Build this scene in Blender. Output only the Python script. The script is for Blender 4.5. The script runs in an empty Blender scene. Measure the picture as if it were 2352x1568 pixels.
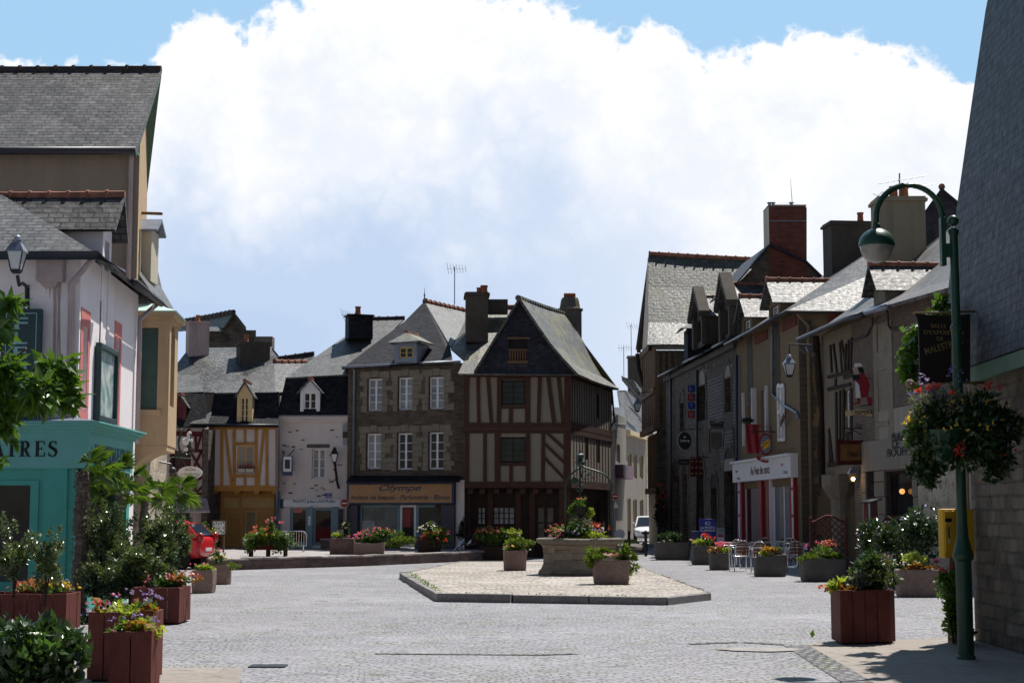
import bpy, bmesh, math, random
from mathutils import Vector as V3, Matrix, noise as mnoise
R = random.Random(11)
PI = math.pi
F = 3700.0; PITCH = math.atan(396/3700.0); CZ = 1.6
cp, sp = math.cos(PITCH), math.sin(PITCH)
Z = V3((0, 0, 1))
SUN = V3((0.30, 0.47, 1.0)).normalized()
scene = bpy.context.scene
COL = scene.collection
ORG = {}

# ---------------------------------------------------------------- photogrammetry: picture point -> place
def ray(u, v):
    x = (u-1176)/F; y = -(v-784)/F
    return V3((x, cp-y*sp, sp+y*cp))
def at(u, v, Y):
    d = ray(u, v); t = Y/d.y
    return V3((d.x*t, Y, CZ+d.z*t))
def G(u, v, z=0.0):
    d = ray(u, v); t = (z-CZ)/d.z
    return V3((d.x*t, d.y*t, z))
class Wall:
    """vertical plane; a is the left end seen from outside, n points outside"""
    def __init__(s, a, b):
        s.a = V3((a[0], a[1], 0)); b = V3((b[0], b[1], 0))
        s.L = (b-s.a).length; s.t = (b-s.a).normalized(); s.n = s.t.cross(Z)
    def P(s, q, z, n=0.0): return s.a+s.t*q+s.n*n+Z*z
    def hit(s, u, v, n=0.0):
        d = ray(u, v); o = V3((0, 0, CZ))
        t = (s.a+s.n*n-o).dot(s.n)/d.dot(s.n)
        p = o+d*t
        return (p-s.a).dot(s.t), p.z
    def pt(s, u, v, n=0.0):
        q, z = s.hit(u, v, n); return s.P(q, z, n)
    def rect(s, u0, v0, u1, v1, n=0.0):
        vm, um = (v0+v1)/2, (u0+u1)/2
        return (s.hit(u0, vm, n)[0], s.hit(u1, vm, n)[0], s.hit(um, v1, n)[1], s.hit(um, v0, n)[1])

# ---------------------------------------------------------------- mesh builder
class MB:
    def __init__(s): s.v = []; s.f = []
    def poly(s, pts):
        k = len(s.v); s.v += [V3(p) for p in pts]; s.f.append(list(range(k, k+len(pts)))); return s
    def box(s, o, ax, ay, az):
        o = V3(o); k = len(s.v)
        s.v += [o, o+ax, o+ax+ay, o+ay, o+az, o+ax+az, o+ax+ay+az, o+ay+az]
        for q in ((0, 3, 2, 1), (4, 5, 6, 7), (0, 1, 5, 4), (1, 2, 6, 5), (2, 3, 7, 6), (3, 0, 4, 7)):
            s.f.append([k+i for i in q])
        return s
    def cbox(s, c, sx, sy, sz, rz=0.0):
        ax = V3((math.cos(rz), math.sin(rz), 0)); ay = V3((-ax.y, ax.x, 0))
        return s.box(V3(c)-ax*sx/2-ay*sy/2, ax*sx, ay*sy, Z*sz)
    def wbox(s, w, q0, q1, z0, z1, n0, n1):
        return s.box(w.P(q0, z0, n0), w.t*(q1-q0), w.n*(n1-n0), Z*(z1-z0))
    def beam(s, p, q, wid, dep, nrm):
        p = V3(p); q = V3(q); d = q-p; nrm = V3(nrm)
        side = d.cross(nrm).normalized()*wid; up = nrm.normalized()*dep
        return s.box(p-side/2, d, side, up)
    def prism(s, pts, vec):
        pts = [V3(p) for p in pts]; n = len(pts); k = len(s.v); vec = V3(vec)
        s.v += pts+[p+vec for p in pts]
        s.f.append(list(range(k, k+n))[::-1]); s.f.append(list(range(k+n, k+2*n)))
        for i in range(n):
            j = (i+1) % n; s.f.append([k+i, k+j, k+n+j, k+n+i])
        return s
    def slab(s, pts, th):
        pts = [V3(p) for p in pts]
        nn = V3((0, 0, 0))
        for i in range(len(pts)):
            a, b = pts[i], pts[(i+1) % len(pts)]; nn += a.cross(b)
        nn.normalize()
        if nn.z < 0: nn = -nn
        return s.prism([p-nn*th for p in pts], nn*th)
    def grid(s, rows, close=False):
        k = len(s.v); n = len(rows[0])
        for r in rows: s.v += [V3(p) for p in r]
        for i in range(len(rows)-1):
            for j in range(n if close else n-1):
                a = k+i*n+j; b = k+i*n+(j+1) % n
                s.f.append([a, b, b+n, a+n])
        return s
    def tube(s, pts, r, k=8, caps=True):
        pts = [V3(p) for p in pts]; n = len(pts)
        rr = r if isinstance(r, (list, tuple)) else [r]*n
        b = len(s.v); ref = None
        for i, p in enumerate(pts):
            d = (pts[min(i+1, n-1)]-pts[max(i-1, 0)]).normalized()
            if ref is None: ref = V3((1, 0, 0)) if abs(d.x) < .8 else V3((0, 1, 0))
            x = d.cross(ref)
            if x.length < 1e-4: x = d.cross(V3((.3, .5, .8)))
            x.normalize(); y = d.cross(x).normalized(); ref = y.cross(d) if False else ref
            for j in range(k):
                a = 2*PI*j/k
                s.v.append(p+(x*math.cos(a)+y*math.sin(a))*rr[i])
        for i in range(n-1):
            for j in range(k):
                s.f.append([b+i*k+j, b+i*k+(j+1) % k, b+(i+1)*k+(j+1) % k, b+(i+1)*k+j])
        if caps:
            s.f.append([b+j for j in range(k)][::-1]); s.f.append([b+(n-1)*k+j for j in range(k)])
        return s
    def lathe(s, c, prof, k=16, sx=1.0, sy=1.0, rz=0.0, caps=True):
        c = V3(c); b = len(s.v)
        for r, z in prof:
            for j in range(k):
                a = 2*PI*(j+.5)/k
                x, y = math.cos(a)*r*sx, math.sin(a)*r*sy
                s.v.append(c+V3((x*math.cos(rz)-y*math.sin(rz), x*math.sin(rz)+y*math.cos(rz), z)))
        for i in range(len(prof)-1):
            for j in range(k):
                s.f.append([b+i*k+j, b+i*k+(j+1) % k, b+(i+1)*k+(j+1) % k, b+(i+1)*k+j])
        if caps:
            s.f.append([b+j for j in range(k)][::-1]); m = b+(len(prof)-1)*k
            s.f.append([m+j for j in range(k)])
        return s
    def ball(s, c, r, k=12, m=8):
        return s.lathe(c, [(max(r*math.sin(PI*i/m), 1e-4), -r*math.cos(PI*i/m)) for i in range(m+1)], k)
    def jitter(s, a, sc=3.0):
        s.v = [p+mnoise.noise_vector(p*sc)*a for p in s.v]; return s
    def build(s, name, mat, parent=None, smooth=False, bevel=0.0, weld=False, sub=0):
        org = ORG.get(parent.name, V3((0, 0, 0))) if parent else V3((0, 0, 0))
        me = bpy.data.meshes.new(name)
        me.from_pydata([tuple(p-org) for p in s.v], [], s.f)
        bm = bmesh.new(); bm.from_mesh(me)
        if weld: bmesh.ops.remove_doubles(bm, verts=bm.verts, dist=1e-4)
        bmesh.ops.recalc_face_normals(bm, faces=bm.faces)
        uv = bm.loops.layers.uv.new('UVMap')
        for f in bm.faces:
            n = f.normal
            t = Z.cross(n)
            if t.length < 0.08: t = V3((1, 0, 0))
            t.normalize(); b = n.cross(t)
            if smooth: f.smooth = True
            for l in f.loops:
                p = l.vert.co+org
                l[uv].uv = (p.dot(t), p.dot(b))
        bm.to_mesh(me); bm.free()
        me.materials.append(mat)
        o = bpy.data.objects.new(name, me); COL.objects.link(o)
        if parent: o.parent = parent
        ORG[o.name] = org
        if bevel:
            m = o.modifiers.new('Bevel', 'BEVEL'); m.width = bevel; m.segments = 2; m.limit_method = 'ANGLE'; m.angle_limit = .6
        if sub:
            m = o.modifiers.new('Subdivision', 'SUBSURF'); m.levels = m.render_levels = sub
        return o

def tag(o, label, cat, group=None):
    o['label'] = label; o['category'] = cat
    if group: o['group'] = group
    return o
def thing(name, label, cat, loc=(0, 0, 0), group=None, rz=0.0):
    o = bpy.data.objects.new(name, None); COL.objects.link(o)
    o.location = loc; o.rotation_euler = (0, 0, rz); o.empty_display_size = .2
    ORG[o.name] = V3((0, 0, 0)) if rz else V3(loc)
    return tag(o, label, cat, group)
def proto(name, label, cat, group=None):
    o = bpy.data.objects.new(name, None); COL.objects.link(o)
    ORG[o.name] = V3((0, 0, 0)); return tag(o, label, cat, group)
def kids(o): return [c for c in COL.objects if c.parent == o]
def dup(o, loc, rz, label=None, scale=None, parent=None):
    c = o.copy(); COL.objects.link(c)
    if parent: c.parent = parent
    else:
        c.location = loc; c.rotation_euler = (0, 0, rz)
        if scale: c.scale = (scale,)*3
        if label: c['label'] = label
    for k in list(o.children): dup(k, None, None, parent=c)
    return c
def struct(name, mb, mat, **kw):
    o = mb.build(name, mat, None, **kw); o['kind'] = 'structure'; return o

# ---------------------------------------------------------------- materials (all procedural)
class NT:
    def __init__(s, name):
        s.m = bpy.data.materials.new(name); s.m.use_nodes = True
        s.t = s.m.node_tree; s.n = s.t.nodes; s.b = s.n['Principled BSDF']
    def add(s, kind, **kw):
        nd = s.n.new(kind)
        for k, v in kw.items():
            if k.startswith('i_'): nd.inputs[k[2:].replace('_', ' ')].default_value = v
            else: setattr(nd, k, v)
        return nd
    def lk(s, a, b): s.t.links.new(a, b)
    def mix(s, fac, a, b, blend='MIX'):
        m = s.add('ShaderNodeMix', data_type='RGBA', blend_type=blend)
        for sock, val in ((m.inputs[0], fac), (m.inputs[6], a), (m.inputs[7], b)):
            if hasattr(val, 'is_output'): s.lk(val, sock)
            elif isinstance(val, (int, float)): sock.default_value = val
            else: sock.default_value = (*val, 1)
        return m.outputs[2]
    def coord(s, which='UV', scale=(1, 1, 1)):
        tc = s.add('ShaderNodeTexCoord'); mp = s.add('ShaderNodeMapping')
        mp.inputs['Scale'].default_value = scale
        s.lk(tc.outputs[which], mp.inputs['Vector']); return mp.outputs[0]
    def noise(s, vec, scale, detail=4, rough=.6, out=0):
        nd = s.add('ShaderNodeTexNoise'); nd.inputs['Scale'].default_value = scale
        nd.inputs['Detail'].default_value = detail; nd.inputs['Roughness'].default_value = rough
        if vec is not None: s.lk(vec, nd.inputs['Vector'])
        return nd.outputs[out]
    def ramp(s, fac, lo, hi, a=(0, 0, 0), b=(1, 1, 1)):
        r = s.add('ShaderNodeValToRGB'); e = r.color_ramp.elements
        e[0].position = lo; e[1].position = hi; e[0].color = (*a, 1); e[1].color = (*b, 1)
        s.lk(fac, r.inputs[0]); return r.outputs[0]
    def bump(s, h, st=.4, dist=.02):
        b = s.add('ShaderNodeBump'); b.inputs['Strength'].default_value = st; b.inputs['Distance'].default_value = dist
        s.lk(h, b.inputs['Height']); s.lk(b.outputs[0], s.b.inputs['Normal'])
    def col(s, c):
        if hasattr(c, 'is_output'): s.lk(c, s.b.inputs['Base Color'])
        else: s.b.inputs['Base Color'].default_value = (*c, 1)
    def set(s, rough=.7, spec=.3, metal=0.0):
        s.b.inputs['Roughness'].default_value = rough; s.b.inputs['Specular IOR Level'].default_value = spec
        s.b.inputs['Metallic'].default_value = metal
def sc3(c, k): return tuple(x*k for x in c)
def paint(name, c, rough=.5, spec=.4, metal=0.0, var=.18, scale=3.0):
    t = NT(name); v = t.coord('Object')
    n = t.noise(v, scale, 5); t.col(t.mix(t.ramp(n, .3, .7), sc3(c, 1-var), sc3(c, 1+var*.6)))
    t.set(rough, spec, metal); t.bump(t.noise(v, 45, 3), .08, .01); return t.m
def plaster(name, c, dirt=(.12, .11, .1), damt=.35, bump=.35, scale=.9):
    t = NT(name); v = t.coord('Object')
    base = t.mix(t.noise(v, 2.2, 6), sc3(c, .86), sc3(c, 1.1))
    st = t.coord('Object', (2.5, 2.5, .35))
    d = t.ramp(t.noise(st, scale, 6, .65), .48, .75)
    m = t.add('ShaderNodeMath', operation='MULTIPLY'); t.lk(d, m.inputs[0]); m.inputs[1].default_value = damt
    t.col(t.mix(m.outputs[0], base, dirt)); t.set(.9, .15)
    t.bump(t.noise(v, 28, 6, .7), bump, .02); return t.m
def bricks(t, vec, bw, bh, mortar, c1, c2, cm, off=.5, smooth=.1):
    b = t.add('ShaderNodeTexBrick'); b.offset = off
    t.lk(vec, b.inputs['Vector']); b.inputs['Scale'].default_value = 1
    b.inputs['Brick Width'].default_value = bw; b.inputs['Row Height'].default_value = bh
    b.inputs['Mortar Size'].default_value = mortar; b.inputs['Mortar Smooth'].default_value = smooth
    b.inputs['Bias'].default_value = 0
    for k, c in (('Color1', c1), ('Color2', c2), ('Mortar', cm)): b.inputs[k].default_value = (*c, 1)
    return b
def warp(t, vec, amt, scale):
    n = t.noise(vec, scale, 2, .5, 1)
    s = t.add('ShaderNodeVectorMath', operation='SUBTRACT'); t.lk(n, s.inputs[0]); s.inputs[1].default_value = (.5, .5, .5)
    m = t.add('ShaderNodeVectorMath', operation='SCALE'); t.lk(s.outputs[0], m.inputs[0]); m.inputs['Scale'].default_value = amt
    a = t.add('ShaderNodeVectorMath', operation='ADD'); t.lk(vec, a.inputs[0]); t.lk(m.outputs[0], a.inputs[1])
    return a.outputs[0]
def slate(name, c1, c2, bw=.22, bh=.11, rough=.42, spec=.5, lichen=None, lamt=.5, lo=.52, mort=.006, edge=.35):
    t = NT(name); uv = t.coord('UV'); w = warp(t, uv, .02, 3)
    b = bricks(t, w, bw, bh, mort, c1, c2, sc3(c1, edge))
    v = t.coord('Object')
    base = t.mix(t.ramp(t.noise(v, .9, 6, .65), .35, .7), b.outputs[0], sc3(c2, 1.25), 'MIX')
    base = t.mix(.5, b.outputs[0], base)
    base = t.mix(1.0, base, t.ramp(t.noise(v, 2.4, 7, .72), .3, .72, (.5, .5, .5), (1.35, 1.35, 1.35)), 'MULTIPLY')
    base = t.mix(1.0, base, t.ramp(t.noise(w, 6, 1), .35, .65, (.75, .75, .75), (1.2, 1.2, 1.2)), 'MULTIPLY')
    if lichen:
        l = t.ramp(t.noise(v, 1.1, 8, .75), lo, lo+.12)
        m = t.add('ShaderNodeMath', operation='MULTIPLY'); t.lk(l, m.inputs[0]); m.inputs[1].default_value = lamt
        base = t.mix(m.outputs[0], base, lichen)
    t.col(base); t.set(rough, spec)
    # each slate tilts a little and has its own gloss
    rr = t.add('ShaderNodeMapRange'); t.lk(t.noise(w, 7, 2), rr.inputs[0])
    rr.inputs[3].default_value = rough-.12; rr.inputs[4].default_value = rough+.2
    t.lk(rr.outputs[0], t.b.inputs['Roughness'])
    sep = t.add('ShaderNodeSeparateXYZ'); t.lk(w, sep.inputs[0])
    md = t.add('ShaderNodeMath', operation='FLOORED_MODULO'); t.lk(sep.outputs[1], md.inputs[0]); md.inputs[1].default_value = bh
    dv = t.add('ShaderNodeMath', operation='DIVIDE'); t.lk(md.outputs[0], dv.inputs[0]); dv.inputs[1].default_value = -bh
    ad = t.add('ShaderNodeMath', operation='ADD'); t.lk(dv.outputs[0], ad.inputs[0])
    nn = t.add('ShaderNodeMath', operation='MULTIPLY'); t.lk(t.noise(w, 5, 3), nn.inputs[0]); nn.inputs[1].default_value = 1.2
    t.lk(nn.outputs[0], ad.inputs[1])
    mm = t.add('ShaderNodeMath', operation='SUBTRACT'); t.lk(ad.outputs[0], mm.inputs[0]); t.lk(b.outputs[1], mm.inputs[1])
    t.bump(mm.outputs[0], .85, .022); return t.m
def stone(name, c1, c2, cm, bw=.35, bh=.13, mort=.014, wamt=.09, rough=.9, bump=.7, tint=None):
    t = NT(name); uv = t.coord('UV'); w = warp(t, uv, wamt, 4.5)
    b = bricks(t, w, bw, bh, mort, c1, c2, cm, .45, .25)
    b2 = bricks(t, w, bw*1.7, bh*1, mort, sc3(c1, .8), sc3(c2, 1.2), cm, .3, .25)
    v = t.coord('Object')
    base = t.mix(.45, b.outputs[0], b2.outputs[0])
    base = t.mix(.4, base, t.mix(t.ramp(t.noise(v, 3, 7, .7), .35, .68), sc3(c1, .6), sc3(c2, 1.25)))
    if tint: base = t.mix(t.ramp(t.noise(v, 5.5, 3), .55, .72), base, tint)
    t.col(base); t.set(rough, .2)
    h = t.add('ShaderNodeMath', operation='SUBTRACT'); t.lk(t.noise(w, 12, 6, .7), h.inputs[0]); t.lk(b.outputs[1], h.inputs[1])
    t.bump(h.outputs[0], bump, .03); return t.m
def granite(name, c, spot=.5, rough=.85):
    t = NT(name); v = t.coord('Object')
    base = t.mix(t.ramp(t.noise(v, 1.7, 7, .7), .3, .7), sc3(c, .62), sc3(c, 1.2))
    base = t.mix(t.ramp(t.noise(v, 60, 2), .45, .6), base, sc3(c, spot))
    t.col(base); t.set(rough, .25); t.bump(t.noise(v, 14, 8, .75), .8, .03); return t.m
def timber(name, c, rough=.8):
    t = NT(name); v = t.coord('Object', (9, 9, 1.2))
    t.col(t.mix(t.noise(v, 3, 6, .7), sc3(c, .6), sc3(c, 1.35))); t.set(rough, .2)
    o = t.coord('Object'); st = t.ramp(t.noise(o, 4.5, 7, .75), .5, .72)
    t.col(t.mix(1.0, t.mix(t.noise(v, 3, 6, .7), sc3(c, .55), sc3(c, 1.4)), t.mix(st, (1, 1, 1), (.62, .6, .58)), 'MULTIPLY'))
    t.bump(t.noise(v, 9, 5), .5, .012); return t.m
def leaf(name, c1, c2, rough=.35, trans=.35, spec=.5):
    t = NT(name); g = t.add('ShaderNodeNewGeometry')
    c = t.mix(g.outputs['Random Per Island'], c1, c2)
    v = t.coord('Object'); c = t.mix(t.ramp(t.noise(v, 2.5, 3), .35, .65), c, sc3(c1, .8))
    t.col(c); t.set(rough, spec)
    tr = t.add('ShaderNodeBsdfTranslucent'); t.lk(t.mix(.5, c, (c2[0]*1.5, c2[1]*1.6, c2[2]*.6)), tr.inputs[0])
    mx = t.add('ShaderNodeMixShader'); mx.inputs[0].default_value = trans
    out = t.n['Material Output']
    t.lk(t.b.outputs[0], mx.inputs[1]); t.lk(tr.outputs[0], mx.inputs[2]); t.lk(mx.outputs[0], out.inputs[0]); return t.m
def glossy(name, c, rough=.06, spec=.6, metal=0.0):
    t = NT(name); t.col(c); t.set(rough, spec, metal); return t.m
def emit(name, c, st):
    t = NT(name); t.col(c); t.b.inputs['Emission Color'].default_value = (*c, 1); t.b.inputs['Emission Strength'].default_value = st; return t.m
def pane_mat(name, c, c2=None, spec=.45):
    t = NT(name); v = t.coord('Object')
    t.col(t.mix(t.ramp(t.noise(v, 1.6, 3), .4, .65), c, c2 or sc3(c, 2.5))); t.set(.05, spec)
    t.bump(t.noise(v, 2.2, 2), .06, .02); return t.m

M = dict(
 slate_dark=slate('slate_dark', (.014, .014, .018), (.030, .030, .036), rough=.72, spec=.14),
 slate_gable=slate('slate_gable', (.022, .022, .034), (.045, .045, .062), .16, .09, rough=.6, spec=.3),
 slate_grey=slate('slate_grey', (.055, .052, .052), (.12, .115, .113), rough=.5, mort=.012, edge=.25, lichen=(.17, .16, .10), lamt=.3),
 slate_moss=slate('slate_moss', (.055, .053, .05), (.13, .124, .11), rough=.5, mort=.012, edge=.25, lichen=(.19, .17, .06), lamt=.7, lo=.47),
 slate_big=slate('slate_big', (.026, .026, .033), (.048, .048, .058), .30, .11, rough=.6, mort=.010, edge=.15, spec=.3),
 slate_left=slate('slate_left', (.040, .038, .040), (.12, .115, .115), .27, .14, rough=.55, mort=.016, edge=.2, spec=.35),
 slate_bright=slate('slate_bright', (.045, .045, .05), (.13, .13, .132), .28, .16, rough=.5, spec=.26, mort=.018, edge=.2, lichen=(.13, .14, .06), lamt=.45, lo=.56),
 slate_lichen=slate('slate_lichen', (.05, .055, .055), (.145, .15, .145), .34, .2, rough=.48, spec=.36, mort=.02, edge=.25, lichen=(.07, .085, .045), lamt=.8, lo=.46),
 ridge=paint('ridge_terracotta', (.30, .13, .085), .75, .2, var=.5, scale=5),
 ridge_dark=paint('ridge_slate', (.06, .05, .05), .7, .2, var=.5, scale=5),
 pot=paint('chimney_pot_clay', (.34, .12, .06), .8, .2, var=.35, scale=6),
 rubble=stone('brown_rubble', (.055, .043, .036), (.165, .13, .10), (.055, .05, .045), .32, .075, .008, .06),
 rubble_dark=stone('dark_rubble', (.052, .042, .035), (.155, .128, .105), (.05, .044, .038), .34, .09, .01, .07),
 rubble_lit=stone('pale_rubble', (.34, .28, .21), (.55, .47, .36), (.46, .41, .33), .4, .16, .02, .2, tint=(.12, .09, .07)),
 stone_right=stone('right_wall_stone', (.06, .05, .04), (.225, .185, .142), (.06, .052, .043), .31, .165, .02, .055, tint=(.17, .13, .1)),
 brick_pink=stone('old_pink_brick', (.075, .047, .04), (.145, .1, .085), (.185, .162, .14), .23, .075, .022, .05),
 brick_slate=stone('slate_brick', (.06, .057, .06), (.12, .112, .11), (.33, .31, .285), .8, .14, .016, .05),
 brick_red=stone('red_brick', (.11, .03, .022), (.20, .065, .045), (.12, .085, .07), .22, .07, .009, .02),
 quoin=granite('quoin_granite', (.29, .25, .195)),
 quoin_dark=granite('weathered_granite', (.115, .098, .08)),
 granite=granite('well_granite', (.22, .19, .15)),
 well_blocks=stone('well_blocks', (.15, .125, .098), (.25, .215, .17), (.075, .062, .05), .62, .30, .012, .05, bump=.5),
 trough=granite('pink_trough_granite', (.29, .205, .17)),
 trough_grey=granite('grey_trough_granite', (.15, .135, .12)),
 kerb=granite('kerb_granite', (.30, .28, .265)),
 wall_low=stone('low_wall_stone', (.09, .055, .05), (.19, .13, .12), (.12, .105, .1), .5, .13, .02, .12),
 coping=granite('low_wall_coping', (.36, .31, .29)),
 timber_brown=timber('timber_brown', (.072, .036, .027)),
 timber_ochre=timber('timber_ochre', (.44, .215, .055)),
 timber_red=timber('timber_red', (.085, .014, .016)),
 timber_dark=timber('timber_dark', (.035, .022, .017)),
 timber_tan=timber('timber_tan', (.17, .10, .055)),
 inf_grey=plaster('infill_greige', (.27, .235, .188)),
 inf_pale=plaster('infill_pale', (.64, .57, .56), damt=.15),
 inf_pink=plaster('infill_pinkish', (.5, .4, .38), damt=.2),
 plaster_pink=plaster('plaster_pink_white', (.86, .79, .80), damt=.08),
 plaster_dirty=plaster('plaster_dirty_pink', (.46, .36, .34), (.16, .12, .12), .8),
 plaster_beige=plaster('plaster_beige', (.50, .36, .22), damt=.25),
 plaster_tan=plaster('plaster_dull_tan', (.35, .275, .21), damt=.3),
 plaster_white=plaster('plaster_white_render', (.66, .59, .56), damt=.12),
 plaster_ochre=plaster('plaster_ochre_grey', (.20, .148, .09), (.14, .11, .08), .4),
 plaster_cream=plaster('plaster_cream', (.56, .50, .40), damt=.2),
 plaster_stack=plaster('plaster_stack', (.33, .275, .19), damt=.6),
 infill_dull=plaster('infill_dull', (.19, .16, .12), damt=.5),
 plaster_lintel=plaster('plaster_lintel', (.235, .208, .178), damt=.4),
 plaster_street=plaster('plaster_street', (.29, .25, .205), damt=.35),
 plaster_grey=plaster('plaster_grey', (.30, .27, .23), damt=.4),
 coral=paint('coral_paint', (.62, .20, .18), .7, .2, var=.08),
 teal=paint('teal_paint', (.075, .40, .335), .5, .35, var=.08),
 teal_fascia=paint('teal_fascia', (.16, .45, .41), .5, .35, var=.08),
 teal_pale=paint('teal_pale', (.26, .47, .50), .5, .35, var=.08),
 teal_dark=paint('teal_dark', (.025, .055, .055), .5, .4),
 white=paint('white_paint', (.74, .74, .76), .45, .4, var=.06),
 cream=paint('cream_paint', (.66, .50, .27), .55, .3, var=.08),
 ochre_paint=paint('ochre_paint', (.42, .22, .06), .55, .3, var=.12),
 ochre_pale=paint('ochre_pale_paint', (.48, .32, .13), .55, .3, var=.1),
 blue_grey=paint('blue_grey_paint', (.16, .27, .32), .5, .4, var=.08),
 navy=paint('navy_paint', (.03, .045, .11), .5, .4),
 plum=paint('plum_paint', (.055, .045, .075), .5, .4),
 red=paint('red_paint', (.27, .014, .022), .45, .4, var=.12),
 dark_red=paint('dark_red_paint', (.10, .012, .014), .5, .4),
 black=paint('black_iron', (.014, .014, .016), .45, .5),
 zinc=paint('zinc', (.20, .23, .29), .4, .5, .3),
 gutter=paint('dark_gutter', (.025, .027, .034), .45, .5),
 pipe_pink=paint('pipe_pink', (.45, .36, .36), .5, .3),
 well_iron=paint('well_iron', (.006, .034, .022), .45, .45),
 green_iron=paint('green_iron', (.008, .052, .024), .42, .5, var=.15),
 green_paint=paint('soffit_green', (.085, .145, .10), .6, .3),
 copper=paint('pale_copper', (.46, .66, .60), .55, .4, var=.1),
 shutter_green=paint('shutter_green', (.075, .135, .12), .6, .3),
 yellow=paint('yellow_box_paint', (.75, .43, .02), .4, .5, var=.08),
 alu=glossy('aluminium', (.72, .73, .76), .28, .5, 1.0),
 wood_slat=timber('varnished_slat', (.20, .095, .05), .5),
 plank=timber('planter_plank', (.145, .043, .034), .7),
 trellis=timber('trellis_red', (.11, .032, .028)),
 soil=plaster('soil', (.035, .025, .02), damt=.2),
 glass=pane_mat('window_glass', (.010, .011, .012), (.028, .029, .032), .28),
 glass_blue=pane_mat('shop_glass', (.05, .06, .07), (.11, .13, .15)),
 glass_lace=pane_mat('lace_curtain_glass', (.16, .17, .20), (.30, .31, .34)),
 glass_ochre=pane_mat('shaded_glass', (.03, .026, .022), (.08, .07, .06)),
 lamp_glass=paint('milky_lamp_glass', (.62, .63, .64), .2, .5, var=.05),
 letter_black=paint('lettering_black', (.012, .012, .013), .5, .3),
 letter_blue=paint('lettering_blue', (.06, .09, .16), .5, .3),
 letter_gold=paint('lettering_gold', (.24, .17, .07), .5, .3),
 letter_grey=paint('lettering_grey', (.30, .30, .29), .5, .3),
 sign_orange=paint('sign_orange', (.44, .25, .125), .55, .3, var=.1),
 sign_black=paint('sign_black', (.012, .012, .012), .5, .3),
 sign_brown=paint('sign_brown', (.022, .017, .013), .6, .3),
 sign_blue=paint('sign_blue', (.02, .03, .26), .4, .4),
 card_red=glossy('car_red', (.52, .018, .028), .16, .6),
 car_white=glossy('car_white', (.72, .73, .75), .2, .6),
 rubber=paint('rubber', (.02, .02, .02), .8, .2),
 tail=glossy('tail_light_red', (.30, .006, .008), .12, .6),
 hair=paint('figure_black', (.02, .02, .022), .6, .2),
 skin=paint('figure_skin', (.55, .42, .34), .6, .3),
)
L = dict(
 bright=leaf('leaf_bright', (.045, .11, .013), (.13, .235, .028), .34, .3, .6),
 green=leaf('leaf_green', (.055, .12, .018), (.14, .24, .035), .4, .4),
 mid=leaf('leaf_mid', (.035, .085, .018), (.09, .17, .03), .4, .35),
 dark=leaf('leaf_dark', (.018, .045, .013), (.055, .105, .025), .28, .2, .7),
 olive=leaf('leaf_olive', (.05, .08, .026), (.15, .19, .055), .25, .25, .85),
 conifer=leaf('leaf_conifer', (.07, .12, .014), (.17, .23, .03), .55, .3, .25),
 lime=leaf('leaf_lime', (.22, .30, .03), (.42, .46, .08), .45, .45),
 bronze=leaf('leaf_bronze', (.20, .07, .02), (.40, .20, .03), .45, .35),
 grey=leaf('leaf_grey', (.14, .15, .12), (.26, .27, .2), .5, .3),
 palm=leaf('leaf_palm', (.07, .15, .018), (.20, .30, .04), .24, .35, .8),
 red=leaf('petal_red', (.55, .02, .02), (.75, .08, .05), .5, .3),
 pink=leaf('petal_pink', (.70, .06, .22), (.85, .22, .40), .5, .3),
 coral=leaf('petal_coral', (.70, .13, .09), (.80, .25, .16), .5, .3),
 violet=leaf('petal_violet', (.22, .12, .5), (.42, .3, .72), .5, .3),
 yellow=leaf('petal_yellow', (.75, .42, .02), (.85, .62, .08), .5, .3),
 white=leaf('petal_white', (.70, .66, .6), (.85, .82, .78), .5, .3),
)

# ---------------------------------------------------------------- foliage
def rnd_dir():
    z = R.uniform(-1, 1); a = R.uniform(0, 2*PI); r = math.sqrt(1-z*z)
    return V3((r*math.cos(a), r*math.sin(a), z))
def add_leaf(mb, p, d, nrm, ln, wd):
    d = d.normalized(); side = d.cross(nrm)
    if side.length < 1e-3: side = d.cross(V3((.3, .8, .4)))
    side.normalize(); up = side.cross(d)
    k = len(mb.v); m = p+d*ln*.45+up*ln*.07
    mb.v += [p, m+side*wd*.5-up*wd*.16, p+d*ln-up*ln*.10, m-side*wd*.5-up*wd*.16]
    mb.f.append([k, k+1, k+2]); mb.f.append([k, k+2, k+3])
def clump(mb, c, r, n, ln, wd=None, shell=.55, droop=.0, flat=.5):
    """leaves spread through an ellipsoid volume, mostly near its surface"""
    c = V3(c); r = V3(r) if not isinstance(r, (int, float)) else V3((r, r, r)); wd = wd or ln*.5
    for _ in range(n):
        d = rnd_dir(); q = (shell+(1-shell)*R.random())*(.82+.3*mnoise.noise(d*2.1+c))
        p = c+V3((d.x*r.x, d.y*r.y, d.z*r.z))*q
        out = (d+rnd_dir()*.9+Z*(.25-droop)).normalized()
        nr = (Z*flat+rnd_dir()*.8+d*.4).normalized()
        s = R.choice((R.uniform(.45, .9), R.uniform(.8, 1.45))); add_leaf(mb, p-out*ln*.3, out, nr, ln*s, wd*s)
def bunch(mb, c, r, k, n, ln, wd=None, droop=0.0, sub=.48):
    n = int(n*1.9); k = int(k*1.4); ln *= 1.12
    """uneven crown: k small clumps over an ellipsoid"""
    c = V3(c); r = V3(r) if not isinstance(r, (int, float)) else V3((r, r, r))
    for i in range(k):
        d = rnd_dir(); q = R.uniform(.2, .86)
        cc = c+V3((d.x*r.x, d.y*r.y, d.z*r.z))*q
        clump(mb, cc, r*sub*R.uniform(.6, 1.25), max(6, n//k), ln, wd, .35, droop)
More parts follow.
